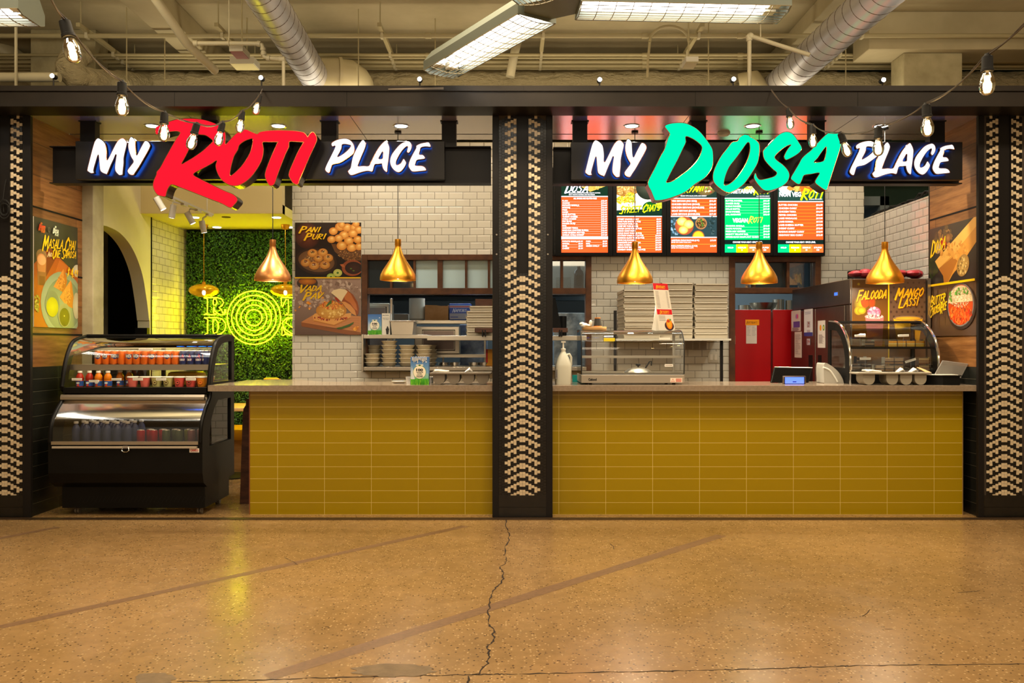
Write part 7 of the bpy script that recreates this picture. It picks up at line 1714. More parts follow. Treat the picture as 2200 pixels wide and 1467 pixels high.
A = pxart(6.9445); A.text('Celcool', 1264, 817.5, 5.2, rgb(30, 28, 26), w=18, bold=.06); A.rect(1440, 811.5, 1466, 821.5, rgb(214, 196, 180)); A.rect(1441, 812.5, 1465, 820.5, rgb(228, 214, 196)); A.poly([(1445.5, 813.5), (1449.5, 820), (1441.5, 820)], rgb(200, 50, 40)); A.poly([(1445.5, 815), (1448.3, 819.3), (1442.7, 819.3)], rgb(228, 214, 196)); [A.rect(1452, 813.6 + 2.4 * i, 1464, 814.9 + 2.4 * i, rgb(200, 60, 50)) for i in range(3)]; A.build('badge', M['print'], t)
A = pxart(6.944 + .004); A.step = .0001; A.rect(1428, 782, 1446, 787.5, rgb(240, 238, 230)); [A.rect(1430 + 3 * i, 784, 1432 + 3 * i, 785.6, rgb(120, 90, 90)) for i in range(5)]; A.rect(1297, 726, 1321, 733, rgb(226, 206, 30)); A.rect(1416, 725, 1440, 729.5, rgb(240, 236, 226)); A.build('sticker', M['print'], t)
# domed lid and ladle inside
t = thing('domed_lid', 'stainless domed lid with a black knob inside the glass food display', 'lid', (Q(1370, 7.2), 7.2, 1.153))
cx = Q(1371, 7.2); MB().lathe([(0.118, 0.003), (0.120, 0.010), (0.105, 0.024), (0.08, 0.038), (0.04, 0.05), (0.0001, 0.053)], cx, 7.2, 1.153, 36).build('dome', M['steel'], t)
MB().lathe([(0.006, 0.05), (0.006, 0.062), (0.022, 0.068), (0.022, 0.078), (0.0001, 0.082)], cx, 7.2, 1.153, 20).build('knob', M['rubber'], t)
o = MB().tube([(cx + .05, 7.12, 1.20), (cx + 0.085, 7.12, 1.255), (cx + 0.10, 7.12, 1.26), (cx + 0.10, 7.12, 1.22)], 0.006, 8).build('ladle_handle', M['rubber']); tag(o, 'black hooked utensil handle beside the domed lid in the glass food display', 'utensil')
# menu tent card
t = thing('tent_card', 'red-topped beverages and desserts card standing on the glass food display', 'menu card', (Q(1426, 7.1), 7.1, 1.522))
dd = 7.10
fp = [(1402, 608), (1434, 609.5), (1450, 705), (1449, 710), (1416, 710)]
cc = MB(); V0 = [P(a, b, dd) for a, b in fp]; V1 = [v + Vector((0, 0.002, 0)) for v in V0]
cc.add(V0 + V1, [(0, 1, 2, 3, 4), (9, 8, 7, 6, 5)] + [(i, (i + 1) % 5, 5 + (i + 1) % 5, 5 + i) for i in range(5)]); bk_ = [P(1402, 608, dd + .001), P(1408, 655, dd + .03), P(1404, 690, dd + .05), P(1400, 708, dd + 0.06), P(1410, 711, dd + .03), P(1420, 710, dd + .004), P(1411, 660, dd + .003)]
cc.add(bk_ + [v + Vector((0, .002, 0)) for v in bk_], [tuple(range(7)), tuple(range(13, 6, -1))]); cc.build('card', M['white'], t)
def TC(u, v): a = V0[0].lerp(V0[1], u); b_ = P(1417.5, 710, dd).lerp(P(1450, 710, dd), u); return a.lerp(b_, v)
tcm = MB()
def tq(u0, v0, u1, v1, c, k): n_ = Vector((0, -.0003 * k, 0)); tcm.add([TC(u0, v0) + n_, TC(u1, v0) + n_, TC(u1, v1) + n_, TC(u0, v1) + n_], [(0, 1, 2, 3)], 0, c)
tq(0, 0, 1, .135, rgb(208, 16, 34), 1); tq(0, .55, 1, .66, rgb(208, 16, 34), 1)
for st, v_, c_ in (('BEVERAGES', .105, rgb(250, 200, 20)), ('DESSERTS', .64, rgb(250, 200, 20))):
    pls, W_t = brush_polys(st, 1.0, .16)
    for p_ in pls: tcm.add([TC(.18 + .62 * a / W_t, v_ - .055 * b) + Vector((0, -.0008, 0)) for a, b in p_], [tuple(range(len(p_)))], 0, c_)
for i in range(13): tq(.08, .17 + .028 * i, .30, .177 + .028 * i, rgb(90, 70, 70), 1); tq(.78, .17 + .028 * i, .9, .177 + .028 * i, rgb(90, 70, 70), 1); tq(.08, .186 + .028 * i, .92, .1875 + .028 * i, rgb(190, 180, 170), 1)
for i in range(4): tq(.08, .69 + .03 * i, .5, .698 + .03 * i, rgb(90, 70, 70), 1)
def te(u, v, ru, rv, c, k, n=20): n_ = Vector((0, -.0003 * k, 0)); tcm.add([TC(u + ru * math.cos(2 * PI * i / n), v + rv * math.sin(2 * PI * i / n)) + n_ for i in range(n)], [tuple(range(n))], 0, c)
te(.68, .90, .30, .10, rgb(60, 30, 34), 1); te(.70, .86, .20, .11, rgb(240, 130, 20), 2); te(.70, .85, .13, .09, rgb(250, 170, 40), 3); te(.66, .80, .10, .03, rgb(200, 60, 30), 4); te(.80, .77, .06, .02, rgb(90, 150, 60), 5)
tcm.build('card_print', M['print'], t)
# cutting board, cup and bag on the display
zt = 1.5225
o = MB().lathe([(0.0001, 0), (0.104, 0), (0.106, 0.004), (0.106, 0.026), (0.104, 0.030), (0.0001, 0.030)], Q(1277, 7.2), 7.22, zt, 36).build('round_board', M['ply']); tag(o, 'round plywood board on the left end of the glass food display', 'board')
cpt = thing('coffee_cup', 'upturned black paper cup with orange bands on the round board', 'cup', (Q(1284, 7.2), 7.2, zt + .03))
MB().lathe([(0.0001, 0.078), (0.025, 0.078), (0.036, 0.0), (0.0001, 0.0)], Q(1284, 7.2), 7.2, zt + .0302, 28).build('cup_wall', mat('cup_black', rgb(40, 38, 34), 0.5), cpt)
MB().lathe([(0.0258, 0.068), (0.0262, 0.074), (0.0255, 0.0785), (0.0001, 0.0785)], Q(1284, 7.2), 7.2, zt + .0302, 28).lathe([(0.0367, 0.0), (0.0365, 0.006), (0.0358, 0.0065)], Q(1284, 7.2), 7.2, zt + .0302, 28).build('orange_band', mat('cup_orange', rgb(206, 120, 30), 0.5), cpt)
bg_ = MB(); rd = random.Random(9)
for i in range(7): bg_.ell(Q(1262, 7.2) + rd.uniform(-.05, .05), 7.2 + rd.uniform(-.02, .02), zt + .030 + rd.uniform(.006, .03), rd.uniform(.018, .035), .025, rd.uniform(.008, .022), n=9, k=6)
bg_.ell(Q(1269, 7.2), 7.2, zt + .062, .016, .014, .028, n=8, k=5)
tag(bg_.build('plastic_bag', mat('bag_white', rgb(220, 216, 206), 0.25)), 'crumpled white plastic bag on the round board', 'bag')
# things in the right hatch
ms = thing('menu_stand', 'black leaning menu stand beside the middle pillar on the hatch shelf', 'menu stand', (Q(1196, 8.97), 8.97, H_(721, 8.98) + .082))
zz = H_(721, 8.98) + .083
MB().add([(Q(1187, 8.96), 8.96, H_(640, 8.96)), (Q(1193, 8.96), 8.96, H_(640, 8.96)), (Q(1206, 8.96), 8.96, zz), (Q(1187, 8.96), 8.96, zz), (Q(1187, 8.99), 8.99, H_(640, 8.96)), (Q(1193, 8.99), 8.99, H_(640, 8.96)), (Q(1206, 8.99), 8.99, zz), (Q(1187, 8.99), 8.99, zz)], [(0, 1, 2, 3), (7, 6, 5, 4), (0, 4, 5, 1), (1, 5, 6, 2), (2, 6, 7, 3), (3, 7, 4, 0)]).build('panel', M['matte_black'], ms)
o = MB().lathe([(0.0001, 0), (0.042, 0), (0.042, 0.21), (0.039, 0.212), (0.039, 0.02), (0.0001, 0.02)], Q(1209, 9.1), 9.1, H_(721, 8.98) + .002, 28).build('black_canister', M['matte_black']); tag(o, 'black cylindrical canister behind the leaning menu stand', 'canister')
yb = DB + .10
t = thing('amber_bottle', 'amber glass bottle standing behind the small window right of the middle pillar', 'bottle', (Q(1243, yb), yb, H_(619, DB)))
cx = Q(1243.5, yb); MB().lathe([(0.0001, 0), (0.052, 0), (0.055, 0.008), (0.055, 0.165), (0.046, 0.195), (0.022, 0.215), (0.018, 0.232), (0.0001, 0.233)], cx, yb, H_(619, DB) + .001, 28).build('bottle_body', mat('amber', rgb(120, 62, 20), 0.08, trans=0.4), t)
MB().lathe([(0.02, 0.232), (0.02, 0.25), (0.0001, 0.251)], cx, yb, H_(619, DB) + .001, 16).build('cap', M['brown'], t); MB().box(cx - .03, cx + .03, yb - .0575, yb - .0555, H_(615, yb), H_(592, yb)).build('bottle_label', mat('old_label', rgb(130, 110, 80), 0.6), t)
t = thing('glass_jar', 'square clear glass container behind the small window, left of the amber bottle', 'jar', (Q(1210, yb), yb, H_(619, DB)))
xa, xb, za, zb = Q(1195, yb), Q(1226, yb), H_(619, DB) + .001, H_(596, yb)
MB().box(xa, xb, yb - .03, yb - .027, za, zb).box(xa, xb, yb + .02, yb + .023, za, zb).box(xa, xa + .003, yb - .027, yb + .02, za, zb).box(xb - .003, xb, yb - .027, yb + .02, za, zb).build('jar_wall', M['acrylic'], t)
tag(MB().box(Q(1217, 10.85), Q(1239, 10.85), 10.894, 10.90, H_(631, 10.894), H_(627, 10.894)).build('red_sticker', M['red']), 'small red sticker on the stainless hood', 'sticker')
# wall papers, switch plate, switch box
def paper(name, label, o, u, v, n, w_, h_, paint=None, group='taped paper notices', cat='paper notice', m_=None):
    t = thing(name, label, cat, tuple(Vector(o) + Vector(u) * w_ / 2 + Vector(v) * h_), group)
    A = Art(o, Vector(u) * (w_ / 100), Vector(v) * (w_ / 100), n, 0.00015); H = 100 * h_ / w_
    nn = Vector(n); O = Vector(o); vs = []
    for dn in (0.0008, -0.0008):
        for a, b in ((0, 0), (w_, 0), (w_, h_), (0, h_)): vs.append(O + Vector(u) * a + Vector(v) * b + nn * dn)
    MB().add(vs, [(0, 1, 2, 3), (7, 6, 5, 4), (0, 4, 5, 1), (1, 5, 6, 2), (2, 6, 7, 3), (3, 7, 4, 0)], 0, rgb(214, 200, 190)).build('sheet', M['print'], t)
    A.k = 6; paint(A, H); A.build('print', M['print'], t); return t
def lines(A, x0, x1, y0, y1, n, c=rgb(110, 100, 100), jit=30, seed=0):
    rd = random.Random(seed); A.lay()
    for i in range(n):
        y = y0 + (y1 - y0) * i / n; e = x1 - rd.uniform(0, jit); A.poly([(x0, y), (e, y), (e, y + 1.6), (x0, y + 1.6)], c, False)
dx = DB + .0285
k = dx / F
def pxpaper(name, label, x0, y0, x1, y1, d, paint, **kw):
    k = d / F; return paper(name, label, ((x0 - 1100) * k, d, CH + (740 - y0) * k), (1, 0, 0), (0, 0, -1), (0, -1, 0), (x1 - x0) * k, (y1 - y0) * k, paint, **kw)
def p_birth(A, H): A.rect(0, 0, 100, H, rgb(240, 150, 12)); A.brush('BIRTHDAYS', 6, H * .72, H * .38, rgb(30, 24, 20), w=80, t=.1)
pxpaper('birthday_sign', "orange strip handwritten with birthday's on the left red door", 1601.5, 686.5, 1631, 698.5, DB + .028, p_birth, group='notices on the red door')
pxpaper('birthday_list', 'handwritten white list below the orange strip on the left red door', 1603, 698.7, 1626, 738, DB + .028, lambda A, H: (lines(A, 5, 45, 10, 105, 9, rgb(70, 64, 66), 20, 1), lines(A, 55, 97, 10, 105, 9, rgb(70, 64, 66), 20, 2)), group='notices on the red door')
for i, (a, b, c_, e) in enumerate(((1472, 733, 1489, 750), (1489, 733, 1504, 752), (1504, 733, 1519, 752))):
    pxpaper('wall_notice', ['leftmost', 'middle', 'rightmost'][i] + ' of the three grey printed sheets on the tiles under the pizza box shelf', a, b, c_ - 1, e, DB - .003, lambda A, H: (A.rect(0, 0, 100, H, rgb(150, 140, 128)), lines(A, 8, 90, 8, H - 8, 12, rgb(110, 102, 96), 30, 3)))
t = thing('light_switch', 'double light switch plate on the white tiles beside the black shelf post', 'light switch', (Q(1532, DB), DB, H_(779, DB)))
MB().rbox(Q(1521, DB), Q(1544, DB), DB - .006, DB, H_(779, DB), H_(755, DB), .003).build('plate', M['white_paint'], t)
for a in (1525, 1534.5): MB().box(Q(a, DB), Q(a + 6, DB), DB - .010, DB - .006, H_(773, DB), H_(761, DB)).build('rocker', M['white'], t)
# kitchen things above the red doors
def pot(px, py, d, r, h, label):
    x = Q(px, d); z = H_(py, d); o = MB().lathe([(0.0001, 0), (r * .55, 0), (r * .85, h * .45), (r, h), (r * 1.04, h), (r * .96, h * .98), (r * .5, .01), (0.0001, .01)], x, d, z, 28).build('mixing_bowl', M['steel']); tag(o, label, 'bowl', 'steel bowls above the red doors')
zz = H_(672, 9.8)
bx('kitchen_rack', 'stainless kitchen rack seen above the red doors', 'rack', 1574, 669, 1750, 1000, 9.8, 0.5, M['steel'])
pot(1640, 669, 9.9, 0.16, 0.10, 'wide steel bowl on the kitchen rack above the left red door')
for px, r, h, lb in ((1672, .07, .16, 'tall steel container above the gap between the red doors'), (1695, .045, .15, 'narrow steel container above the right red door'), (1600, .08, .09, 'steel pot above the left end of the left red door')):
    o = MB().lathe([(0.0001, 0), (r, 0), (r, h), (r * .94, h), (r * .94, .01), (0.0001, .01)], Q(px, 10.2), 10.2, H_(669, 9.8) + .001, 24).build('steel_container', M['steel']); tag(o, lb, 'container', 'steel containers above the red doors')
# upright fridge
FX0, FX1, FY0, FY1, FZ = 3.05, 3.745, 7.56, 9.12, 1.995
t = thing('upright_fridge', 'tall stainless upright fridge seen from its side at right', 'fridge', ((FX0 + FX1) / 2, (FY0 + FY1) / 2, 0)); fr = t
MB().box(FX0 + 0.03, FX1, FY0, FY1, 0.1, FZ).build('body', M['steel_dark'], t, bevel=0.006)
MB().box(FX0, FX0 + .03, FY0 + .002, FY1, 1.765, FZ).build('top_panel', M['steel_dark'], t, bevel=0.006)
MB().box(FX0 - .012, FX0 + .029, FY0 + .10, 8.388, 0.12, 1.757).build('door', M['steel_dark'], t, bevel=0.006)
MB().box(FX0 - .012, FX0 + .029, 8.40, FY1, 0.12, 1.757).build('door', M['steel_dark'], t, bevel=0.006)
MB().box(FX0 + .002, FX0 + .029, FY0 + .004, FY0 + .095, 0.12, 1.757).build('door_stile', M['steel_dark'], t)
for a, b in ((8.47, 8.578), (8.225, 8.318)): MB().box(FX0 - .014, FX0 - .011, a, b, 1.0, H_(763, a)).build('handle_recess', M['matte_black'], t)
for x in (FX0 + .08, FX1 - .08):
    for yy in (FY0 + .08, FY1 - .08): MB().cyl((x, yy, 0), (x, yy, .1), .022, n=12).build('leg', M['black'], t)
def fz(px): return FX0 * F / (px - 1100)
def sp_(px0, py0, px1, py1): a, b = fz(px0), fz(px1); return a, b, H_(py0, (a + b) / 2), H_(py1, (a + b) / 2)
a, b, z0, z1 = sp_(1793, 627, 1800.5, 636)
MB().box(FX0 - .004, FX0, b, a, z1, z0).build('display_frame', M['steel'], t); MB().box(FX0 - .005, FX0 - .004, b + .004, a - .004, z1 + .006, z0 - .006).build('display', glow('blue_led', (0.05, 0.15, 1.0, 1), 2.0), t)
def fpaper(lab, px0, py0, px1, py1, paint):
    a, b, z0, z1 = sp_(px0, py0, px1, py1); return paper('fridge_notice', lab, (FX0 - .0135, a, z0), (0, -1, 0), (0, 0, -1), (-1, 0, 0), a - b, z0 - z1, paint, group='notices taped to the fridge doors')
fpaper('pinkish printed sheet at the upper left of the fridge doors', 1703, 667, 1723, 711, lambda A, H: (A.rect(22, 40, 92, 62, rgb(90, 70, 150)), A.ell(55, 22, 9, 9, rgb(160, 120, 190)), A.ell(68, 22, 8, 9, rgb(220, 90, 140)), lines(A, 12, 92, 74, H - 14, 8, rgb(150, 130, 130))))
fpaper('plain text sheet below the pinkish one on the fridge doors', 1710, 712.5, 1725, 768, lambda A, H: lines(A, 10, 92, 14, H - 14, 20, rgb(120, 104, 104), 50, 4))
def p_safe(A, H):
    A.rect(0, 0, 100, H, rgb(222, 220, 224)); lines(A, 10, 92, 12, 24, 2, rgb(50, 60, 130), 20, 5)
    for i in range(3): A.rect(34, 50 + 36 * i, 72, 76 + 36 * i, rgb(180, 170, 180)); A.blobs(53, 64 + 36 * i, 14, 8, 8, 3, 5, [rgb(170, 60, 50), rgb(120, 60, 40)], i)
    A.rect(0, H * .86, 100, H, rgb(30, 60, 140))
fpaper('food safety sheet with a blue foot on the fridge doors', 1730.5, 664, 1749, 722, p_safe)
fpaper('white sheet with an orange and a green dot on the near fridge door', 1760, 688.5, 1776, 747, lambda A, H: (A.rect(0, 0, 100, H, rgb(226, 218, 210)), A.ell(38, 36, 13, 15, rgb(240, 150, 20)), A.ell(80, 36, 13, 15, rgb(60, 140, 50)), A.ell(80, 36, 7, 8, rgb(220, 210, 120)), lines(A, 14, 92, 70, H - 20, 14, rgb(130, 120, 116), 40, 6)))
def paint_drinks(A, W, H):
    h = W * .502
    A.rect(0, 0, W, H, rgb(74, 48, 26), rgb(96, 62, 24)); A.rect(0, 0, 490, H, rgb(62, 40, 18), rgb(160, 100, 14))
    A.ell(120, 330, 90, 120, rgb(196, 176, 20), rgb(110, 80, 18)); A.ell(180, 300, 60, 80, rgb(206, 70, 20), rgb(150, 70, 16)); A.ell(270, 300, 50, 90, rgb(196, 60, 20), rgb(130, 70, 16)); A.ell(90, 420, 60, 60, rgb(214, 206, 30), rgb(150, 120, 20)); A.ell(90, 60, 22, 22, rgb(130, 110, 20), rgb(80, 56, 20)); A.ell(130, 420, 60, 50, rgb(206, 200, 40), rgb(150, 120, 20))
    A.poly([(180, 500), (500 - 70, 500), (410, 900), (215, 900)], rgb(186, 110, 106)); A.ell(300, 500, 128, 34, rgb(226, 200, 190), rgb(200, 150, 150)); A.ell(300, 440, 90, 74, rgb(206, 120, 150), rgb(180, 90, 120)); A.blobs(300, 440, 80, 60, 40, 8, 26, [rgb(226, 150, 176), rgb(190, 90, 130), rgb(240, 190, 204)], 81); A.blobs(300, 500, 110, 26, 30, 8, 18, [rgb(236, 220, 206), rgb(214, 160, 150), rgb(120, 60, 50)], 82)
    A.rect(505, 0, 1000, H, rgb(82, 60, 46), rgb(128, 92, 64)); A.lay()
    for r in range(9):
        for c in range(7): A.ell(530 + c * 76 + (38 if r % 2 else 0), 40 + r * 66, 17, 20, rgb(52, 32, 24), rgb(84, 60, 44), n=12, new=False)
    A.poly([(560, 520), (960, 520), (900, 900), (620, 900)], rgb(226, 170, 30)); A.ell(760, 520, 200, 34, rgb(150, 124, 104), rgb(120, 96, 76)); A.ell(760, 524, 175, 24, rgb(236, 190, 60), rgb(210, 150, 40))
    A.rect(488, 0, 506, H, YL)
    A.brush('FALOODA', 60, 275, 110, GOLD, w=405, t=.18, rise=.06, shadow=rgb(120, 50, 10)); A.brush('MANGO', 585, 250, 110, GOLD, w=380, t=.18, rise=.08, shadow=rgb(120, 50, 10)); A.brush('LASSI', 625, 370, 108, GOLD, w=270, t=.18, rise=.08, shadow=rgb(120, 50, 10))
kk = 7.553 / F
poster('drinks_poster', 'dark falooda and mango lassi poster on the side of the steel fridge', ((1830 - 1100) * kk, 7.549, CH + (740 - 601) * kk), (1, 0, 0), (0, 0, -1), (0, -1, 0), 158 * kk, 190 * kk, paint_drinks)
MB().box(FX1 - .012, FX1 + .014, 7.52, 7.553, 1.07, FZ).build('corner_rail', M['steel'], fr)
rb = MB(); rd = random.Random(12)
for i in range(10): rb.ell(FX0 + .12 + i * .062, 7.72 + rd.uniform(-.05, .05), FZ + .052 + rd.uniform(0, .006), .055 + rd.uniform(0, .02), .10, .030 + rd.uniform(0, .018), n=10, k=6)
tag(rb.build('red_bags', noisy(mat('red_bag', rgb(170, 40, 54), 0.35), rgb(150, 34, 44), rgb(196, 60, 74), 12.0, 0.6, 20.0)), 'crumpled red bags lying on top of the steel fridge', 'bags')
o = MB().box(Q(1838, 8.1), Q(1872, 8.1), 8.1, 8.3, FZ, H_(579, 8.1)).build('dark_box', M['black'], bevel=.004); tag(o, 'dark box behind the red bags on the steel fridge', 'box')
# cake display
CX0, CX1 = 2.838, 3.595
t = thing('cake_display', 'curved glass cake display with steel arches on the right worktop', 'display case', ((CX0 + CX1) / 2, 7.18, ZW))
OY = .115
pf = crv([(6.945 + OY, 1.17), (6.94 + OY, 1.25), (6.955 + OY, 1.34), (7.01 + OY, 1.45), (7.10 + OY, 1.535), (7.22 + OY, 1.587), (7.40 + OY, 1.604)])
fullp = [(6.95 + OY, ZW)] + pf + [(7.415 + OY, 1.604), (7.415 + OY, ZW)]
win = [(a + OY, b) for a, b in ((7.02, 1.20), (7.025, 1.28), (7.06, 1.38), (7.12, 1.46), (7.21, 1.52), (7.36, 1.53), (7.36, 1.20))]
for x0, x1 in ((CX0, CX0 + .014), (CX1 - .014, CX1)):
    holes_panel([fullp, win], x0, x1).build('side_panel', M['matte_black'], t); xm = (x0 + x1) / 2
    MB().add([(xm, a, b) for a, b in win], [tuple(range(len(win)))]).build('side_glass', M['pane'], t)
    s = 1 if x0 > 3 else -1
    MB().tube([(xm + .004, 6.94 + OY, ZW)] + [(xm + .004, a - .006, b + .002) for a, b in pf], 0.012, 8).build('arch_trim', M['chrome'], t)
sheet(pf, CX0 + .014, CX1 - .014).build('curved_glass', M['pane'], t)
MB().box(CX0 + .014, CX1 - .014, 6.955 + OY, 7.41 + OY, ZW, 1.165).build('base', M['matte_black'], t)
MB().box(CX0 + .014, CX1 - .014, 6.99 + OY, 7.39 + OY, 1.165, 1.172).build('deck', M['steel_dark'], t)
MB().box(CX0 + .014, CX1 - .014, 7.05 + OY, 7.39 + OY, 1.372, 1.378).build('glass_shelf', M['pane'], t)
MB().box(CX0 + .014, CX1 - .014, 7.045 + OY, 7.05 + OY, 1.362, 1.382).build('shelf_rail', M['black'], t)
MB().box(CX0 + .014, CX1 - .014, 7.22 + OY, 7.415 + OY, 1.590, 1.606).build('top_cap', M['black'], t)
MB().box(CX0 + .014, CX1 - .014, 7.39 + OY, 7.40 + OY, 1.172, 1.585).build('rear_glass', M['pane'], t)
area('cake_display_fill', ((CX0 + CX1) / 2, 7.38 + OY, 1.588), 0.6, 0.02, 2.0, (1.0, 0.90, 0.72))  # unseen fills added here and below the shelf to brighten the cakes
area('cake_display_fill', ((CX0 + CX1) / 2, 7.30 + OY, 1.370), 0.6, 0.02, 1.0, (1.0, 0.90, 0.72))
def cake(x, d, z, w_, h_, cols, label, group):
    t = thing('cake_slice', label, 'cake', (x, d, z), group)
    c = MB(); n = len(cols); top = z
    for i, (fr_, c_) in enumerate(cols): c.box(x - w_ / 2, x + w_ / 2, d - .028, d + .028, top + .001, top + .001 + fr_ * h_, 0, c_); top += fr_ * h_
    c.build('cake', M['cakemat'], t)
    e = .006; b_ = MB(); xa, xb, ya, yb_, zb_ = x - w_ / 2 - e, x + w_ / 2 + e, d - .034, d + .034, z + h_ + .012
    b_.quad((xa, ya, z), (xb, ya, z), (xb, ya, zb_), (xa, ya, zb_)).quad((xa, yb_, z), (xb, yb_, z), (xb, yb_, zb_), (xa, yb_, zb_)).quad((xa, ya, z), (xa, yb_, z), (xa, yb_, zb_), (xa, ya, zb_)).quad((xb, ya, z), (xb, yb_, z), (xb, yb_, zb_), (xb, ya, zb_)).quad((xa, ya, zb_), (xb, ya, zb_), (xb, yb_, zb_), (xa, yb_, zb_))
    b_.build('clear_box', M['acrylic'], t); return t
M['cakemat'] = mat('cake_crumb', (1, 1, 1, 1), 0.8); tt = NT(M['cakemat']); a = tt.n('ShaderNodeVertexColor', layer_name='Col'); nz = tt.noise(tt.pos(), 160.0, 4.0)
tt.l(tt.mix(0.25, a.outputs[0], tt.mix(1.0, a.outputs[0], tt.ramp(nz, [(0.35, (.45, .45, .45, 1)), (0.6, (1.2, 1.2, 1.2, 1))]), 'MULTIPLY')), tt.b.inputs['Base Color'])
YC = [(.45, rgb(250, 200, 60)), (.15, rgb(250, 230, 150)), (.40, rgb(255, 176, 0))]; BC = [(.45, rgb(60, 34, 20)), (.1, rgb(214, 176, 130)), (.45, rgb(50, 28, 18))]
TCk = [(.3, rgb(226, 176, 116)), (.2, rgb(96, 56, 34)), (.5, rgb(244, 210, 166))]; FC = [(.25, rgb(180, 120, 80)), (.2, rgb(240, 210, 160)), (.15, rgb(170, 100, 66)), (.4, rgb(246, 214, 160))]
dy = 7.24; ypos = [1915, 1934, 1953.5, 1973]; yc0 = cake(Q(ypos[0], dy), dy, 1.3785, .068, .052, YC, 'boxed mango cake slice at the left of four on the upper shelf', 'yellow mango cake slices')
for i, px in enumerate(ypos[1:]): dup(yc0, (Q(px, dy), dy, 1.3785), label='boxed mango cake slice, %s of four on the upper shelf' % ['second from left', 'third from left', 'rightmost'][i])
b0 = cake(Q(1865, dy), dy, 1.3785, .07, .05, BC, 'boxed chocolate slice on the upper shelf of the cake display', 'chocolate cake slices')
t0 = cake(Q(1908, 7.19), 7.19, 1.1725 + .05 + .012, .072, .046, TCk, 'boxed layered slice, upper left of the two stacks in the cake display', 'layered coffee cake slices')
for px, z, lb in ((1928, 1.1725 + .062, 'upper right of the two stacks'), (1908, 1.1725, 'lower middle of the bottom row'), (1928, 1.1725, 'lower right of the bottom row'), (1887, 1.1725, 'lower left of the bottom row')): dup(t0, (Q(px, 7.19), 7.19, z), label='boxed layered slice, %s in the cake display' % lb)
f0 = cake(Q(1982, 7.19), 7.19, 1.1725 + .062, .085, .046, FC, 'boxed fruit cake slice, upper one near the right end of the cake display', 'fruit cake slices'); dup(f0, (Q(1982, 7.19), 7.19, 1.1725), label='boxed fruit cake slice, lower one near the right end of the cake display')
for px, z, lb in ((1836, 1.1725, 'front left of the cake display deck'), (1858, 1.1725, 'right of the front left one'), (1848, 1.1725 + .064, 'on top at the left of the cake display deck')): dup(b0, (Q(px, 7.21), 7.21, z), label='boxed chocolate slice, ' + lb)
o = MB().lathe([(0.0001, 0.001), (0.06, 0.001), (0.09, 0.012), (0.092, 0.014), (0.0001, 0.008)], Q(1830, 7.33) + .02, 7.33, 1.3785, 28).build('cake_plate', M['ply']); tag(o, 'round tan board on the upper shelf of the cake display', 'plate')
for px, py, tl, lb in ((1848, 724, 0, 'upper left price tag inside the cake display'), (1941, 723.5, -.05, 'upper right price tag inside the cake display'), (1859, 773, 0, 'lower left price tag inside the cake display'), (1957, 777, -.3, 'tilted lower right price tag inside the cake display')):
    dd = 7.14; tagcard('price_tag', lb, Q(px, dd), dd, H_(py, dd), .095, .02, tilt=tl, group='price tags in the cake display')
    o = MB().cyl((Q(px, dd), dd + .001, H_(py, dd)), (Q(px, dd), dd + .001, 1.3785 if py < 740 else 1.1725), .0012, n=5); o.build('tag_pin', M['chrome'], [x for x in bpy.data.objects if x.get('label') == lb][0])
# takeaway container with napkins
t = thing('napkin_container', 'black plastic container with an open clear lid at the right end of the worktop', 'container', (Q(2025, 6.95), 7.0, ZW))
xa, xb, ya, yb_ = Q(2025, 6.83), Q(2063, 6.83), 6.83, 6.93
bo_ = MB(); bo_.prism([(xa - .10, 6.945), (xa, ya), (xb, ya), (xb - .01, 6.95)], 'z', ZW, H_(808, 6.85)); bo_.build('base', M['matte_black'], t, bevel=.006)
MB().prism([(xa - .11, 6.95), (xa - .005, ya - .008), (xb + .008, ya - .008), (xb, 6.955)], 'z', H_(808, 6.85), H_(806, 6.85)).build('rim', M['matte_black'], t)
MB().prism([(xa - .10, 6.945), (xa, ya + .01), (xb - .01, ya + .01), (xb - .01, 6.945)], 'z', H_(806, 6.85), H_(804.5, 6.85)).build('napkins', M['white'], t)
li = MB(); L4 = [P(2008, 806, 6.95), P(2064, 812, 6.95), P(2080, 782, 6.96), P(2026, 775, 6.96)]
li.add(L4 + [v + Vector((0.003, .015, .004)) for v in L4], [(0, 1, 2, 3), (7, 6, 5, 4), (0, 4, 5, 1), (1, 5, 6, 2), (2, 6, 7, 3), (3, 7, 4, 0)]); li.build('clear_lid', mat('cloudy_lid', rgb(150, 146, 140), 0.25, alpha=0.55), t)
cs = None
for i in range(3):
    o = MB().cyl(P(1970 + i * 3, 789 + i * .6, 7.0), P(1992 + i * 4, 800.5, 6.93), .004, n=6).build('chopstick', M['light_wood']); tag(o, 'pale wooden chopstick sticking out between the caddy and the black container', 'chopstick', 'wooden chopsticks')
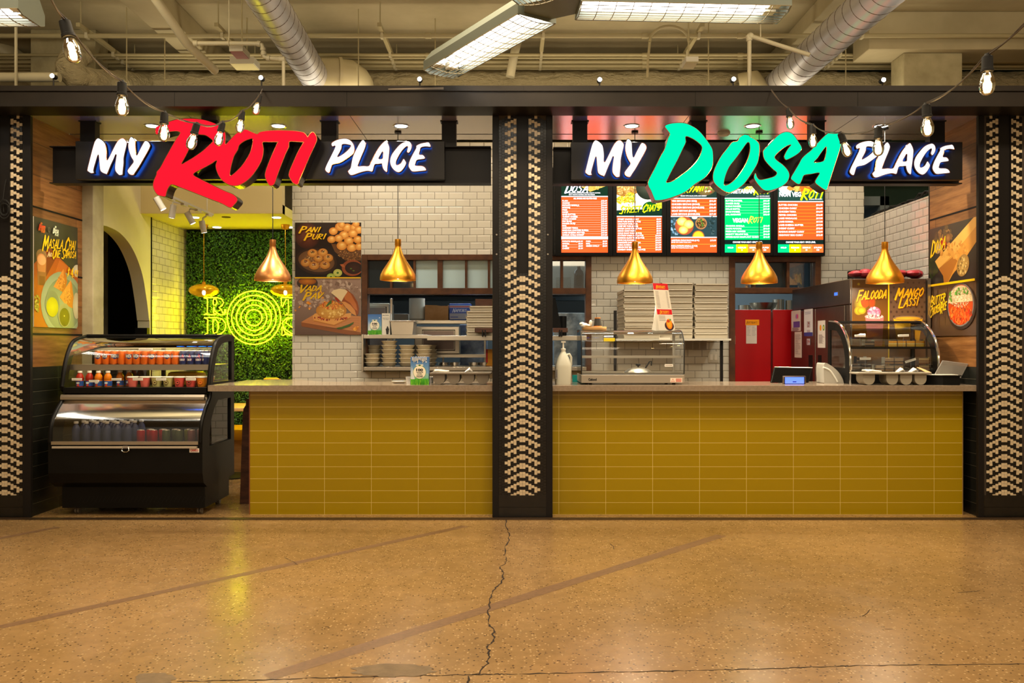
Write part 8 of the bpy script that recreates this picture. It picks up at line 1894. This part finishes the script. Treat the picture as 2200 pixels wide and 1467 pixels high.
# till, customer display and receipt unit
t = thing('till_screen', 'black point-of-sale monitor seen from behind on the right worktop', 'till', (Q(1700, 7.3), 7.3, ZW))
a_ = [P(1663, 788.5, 7.25), P(1746, 790, 7.25), P(1738, 812, 7.38), P(1727, 826, 7.40), P(1672, 826, 7.40), P(1654, 824, 7.2)]
mm = MB(); q = [(1656, 822), (1664, 789), (1745, 790.5), (1738, 822)]; f_ = [P(x, y, 7.22 + (822 - y) * .0015) for x, y in q]; bk2 = [v + Vector((0, .03, 0)) for v in f_]
mm.add(f_ + bk2, [(0, 1, 2, 3), (7, 6, 5, 4), (0, 4, 5, 1), (1, 5, 6, 2), (2, 6, 7, 3), (3, 7, 4, 0)]); mm.build('monitor', mat('gloss_black', rgb(12, 12, 13), 0.12), t, bevel=.006)
MB().tube([f_[1] + Vector((0, 0, .002)), f_[2] + Vector((0, 0, .002))], .004, 6).build('bezel_edge', M['steel'], t); MB().box(Q(1680, 7.3), Q(1722, 7.3), 7.27, 7.4, ZW, ZW + .03).build('stand', M['matte_black'], t)
t = thing('customer_display', 'small lit blue payment display in front of the black monitor', 'payment terminal', (Q(1706, 7.0), 7.0, ZW)); dd = 7.02
MB().rbox(Q(1682, dd), Q(1732, dd), dd, dd + .02, ZW, H_(807.5, dd), .006).build('casing', M['steel_dark'], t); MB().box(Q(1685, dd), Q(1729, dd), dd - .001, dd, ZW + .002, H_(809.5, dd)).build('bezel', M['matte_black'], t)
A = pxart(dd - .0015); A.rect(1686.5, 810, 1727.5, 824, rgb(86, 120, 255), rgb(100, 120, 250)); A.rect(1703, 819, 1711, 821, rgb(20, 20, 90)); A.build('display', M['screen'], t)
t = thing('receipt_unit', 'grey curved plastic unit on the worktop beside the cake display', 'printer', (Q(1788, 7.2), 7.2, ZW))
cpts = crv([(Q(1767, 7.2), ZW), (Q(1767, 7.2), H_(782, 7.2)), (Q(1780, 7.2), H_(784, 7.2)), (Q(1796, 7.2), H_(797, 7.2)), (Q(1806, 7.2), H_(812, 7.2)), (Q(1809, 7.2), ZW)], 4)
cpts = [p for p in cpts if p[1] >= ZW - .0001]
MB().prism(cpts, 'y', 7.16, 7.34).build('housing', mat('pale_grey', rgb(170, 168, 160), 0.35), t, bevel=.006)
arc = [(x_, 7.157, z_) for x_, z_ in crv([(Q(1768, 7.16), H_(789, 7.16)), (Q(1782, 7.16), H_(795, 7.16)), (Q(1792, 7.16), H_(808, 7.16)), (Q(1799, 7.16), ZW + .012)], 4)]
MB().tube(arc, .007, 8).build('edge_band', mat('pale_edge', rgb(222, 224, 218), 0.3), t)
# cables on top of the right tiled wall
cb_ = MB(); rd = random.Random(22)
for k_ in range(5):
    path = []; y = 7.65
    while y < 9.1: path.append((XR + .05 + rd.uniform(-.03, .03), y, 2.79 + rd.uniform(0, .035) + (.02 if y < 8.1 else 0))); y += .12
    cb_.tube(path, .006, 5)
tag(cb_.build('wall_top_cables', M['rubber']), 'bundle of black cables lying along the top of the right tiled wall', 'cable')
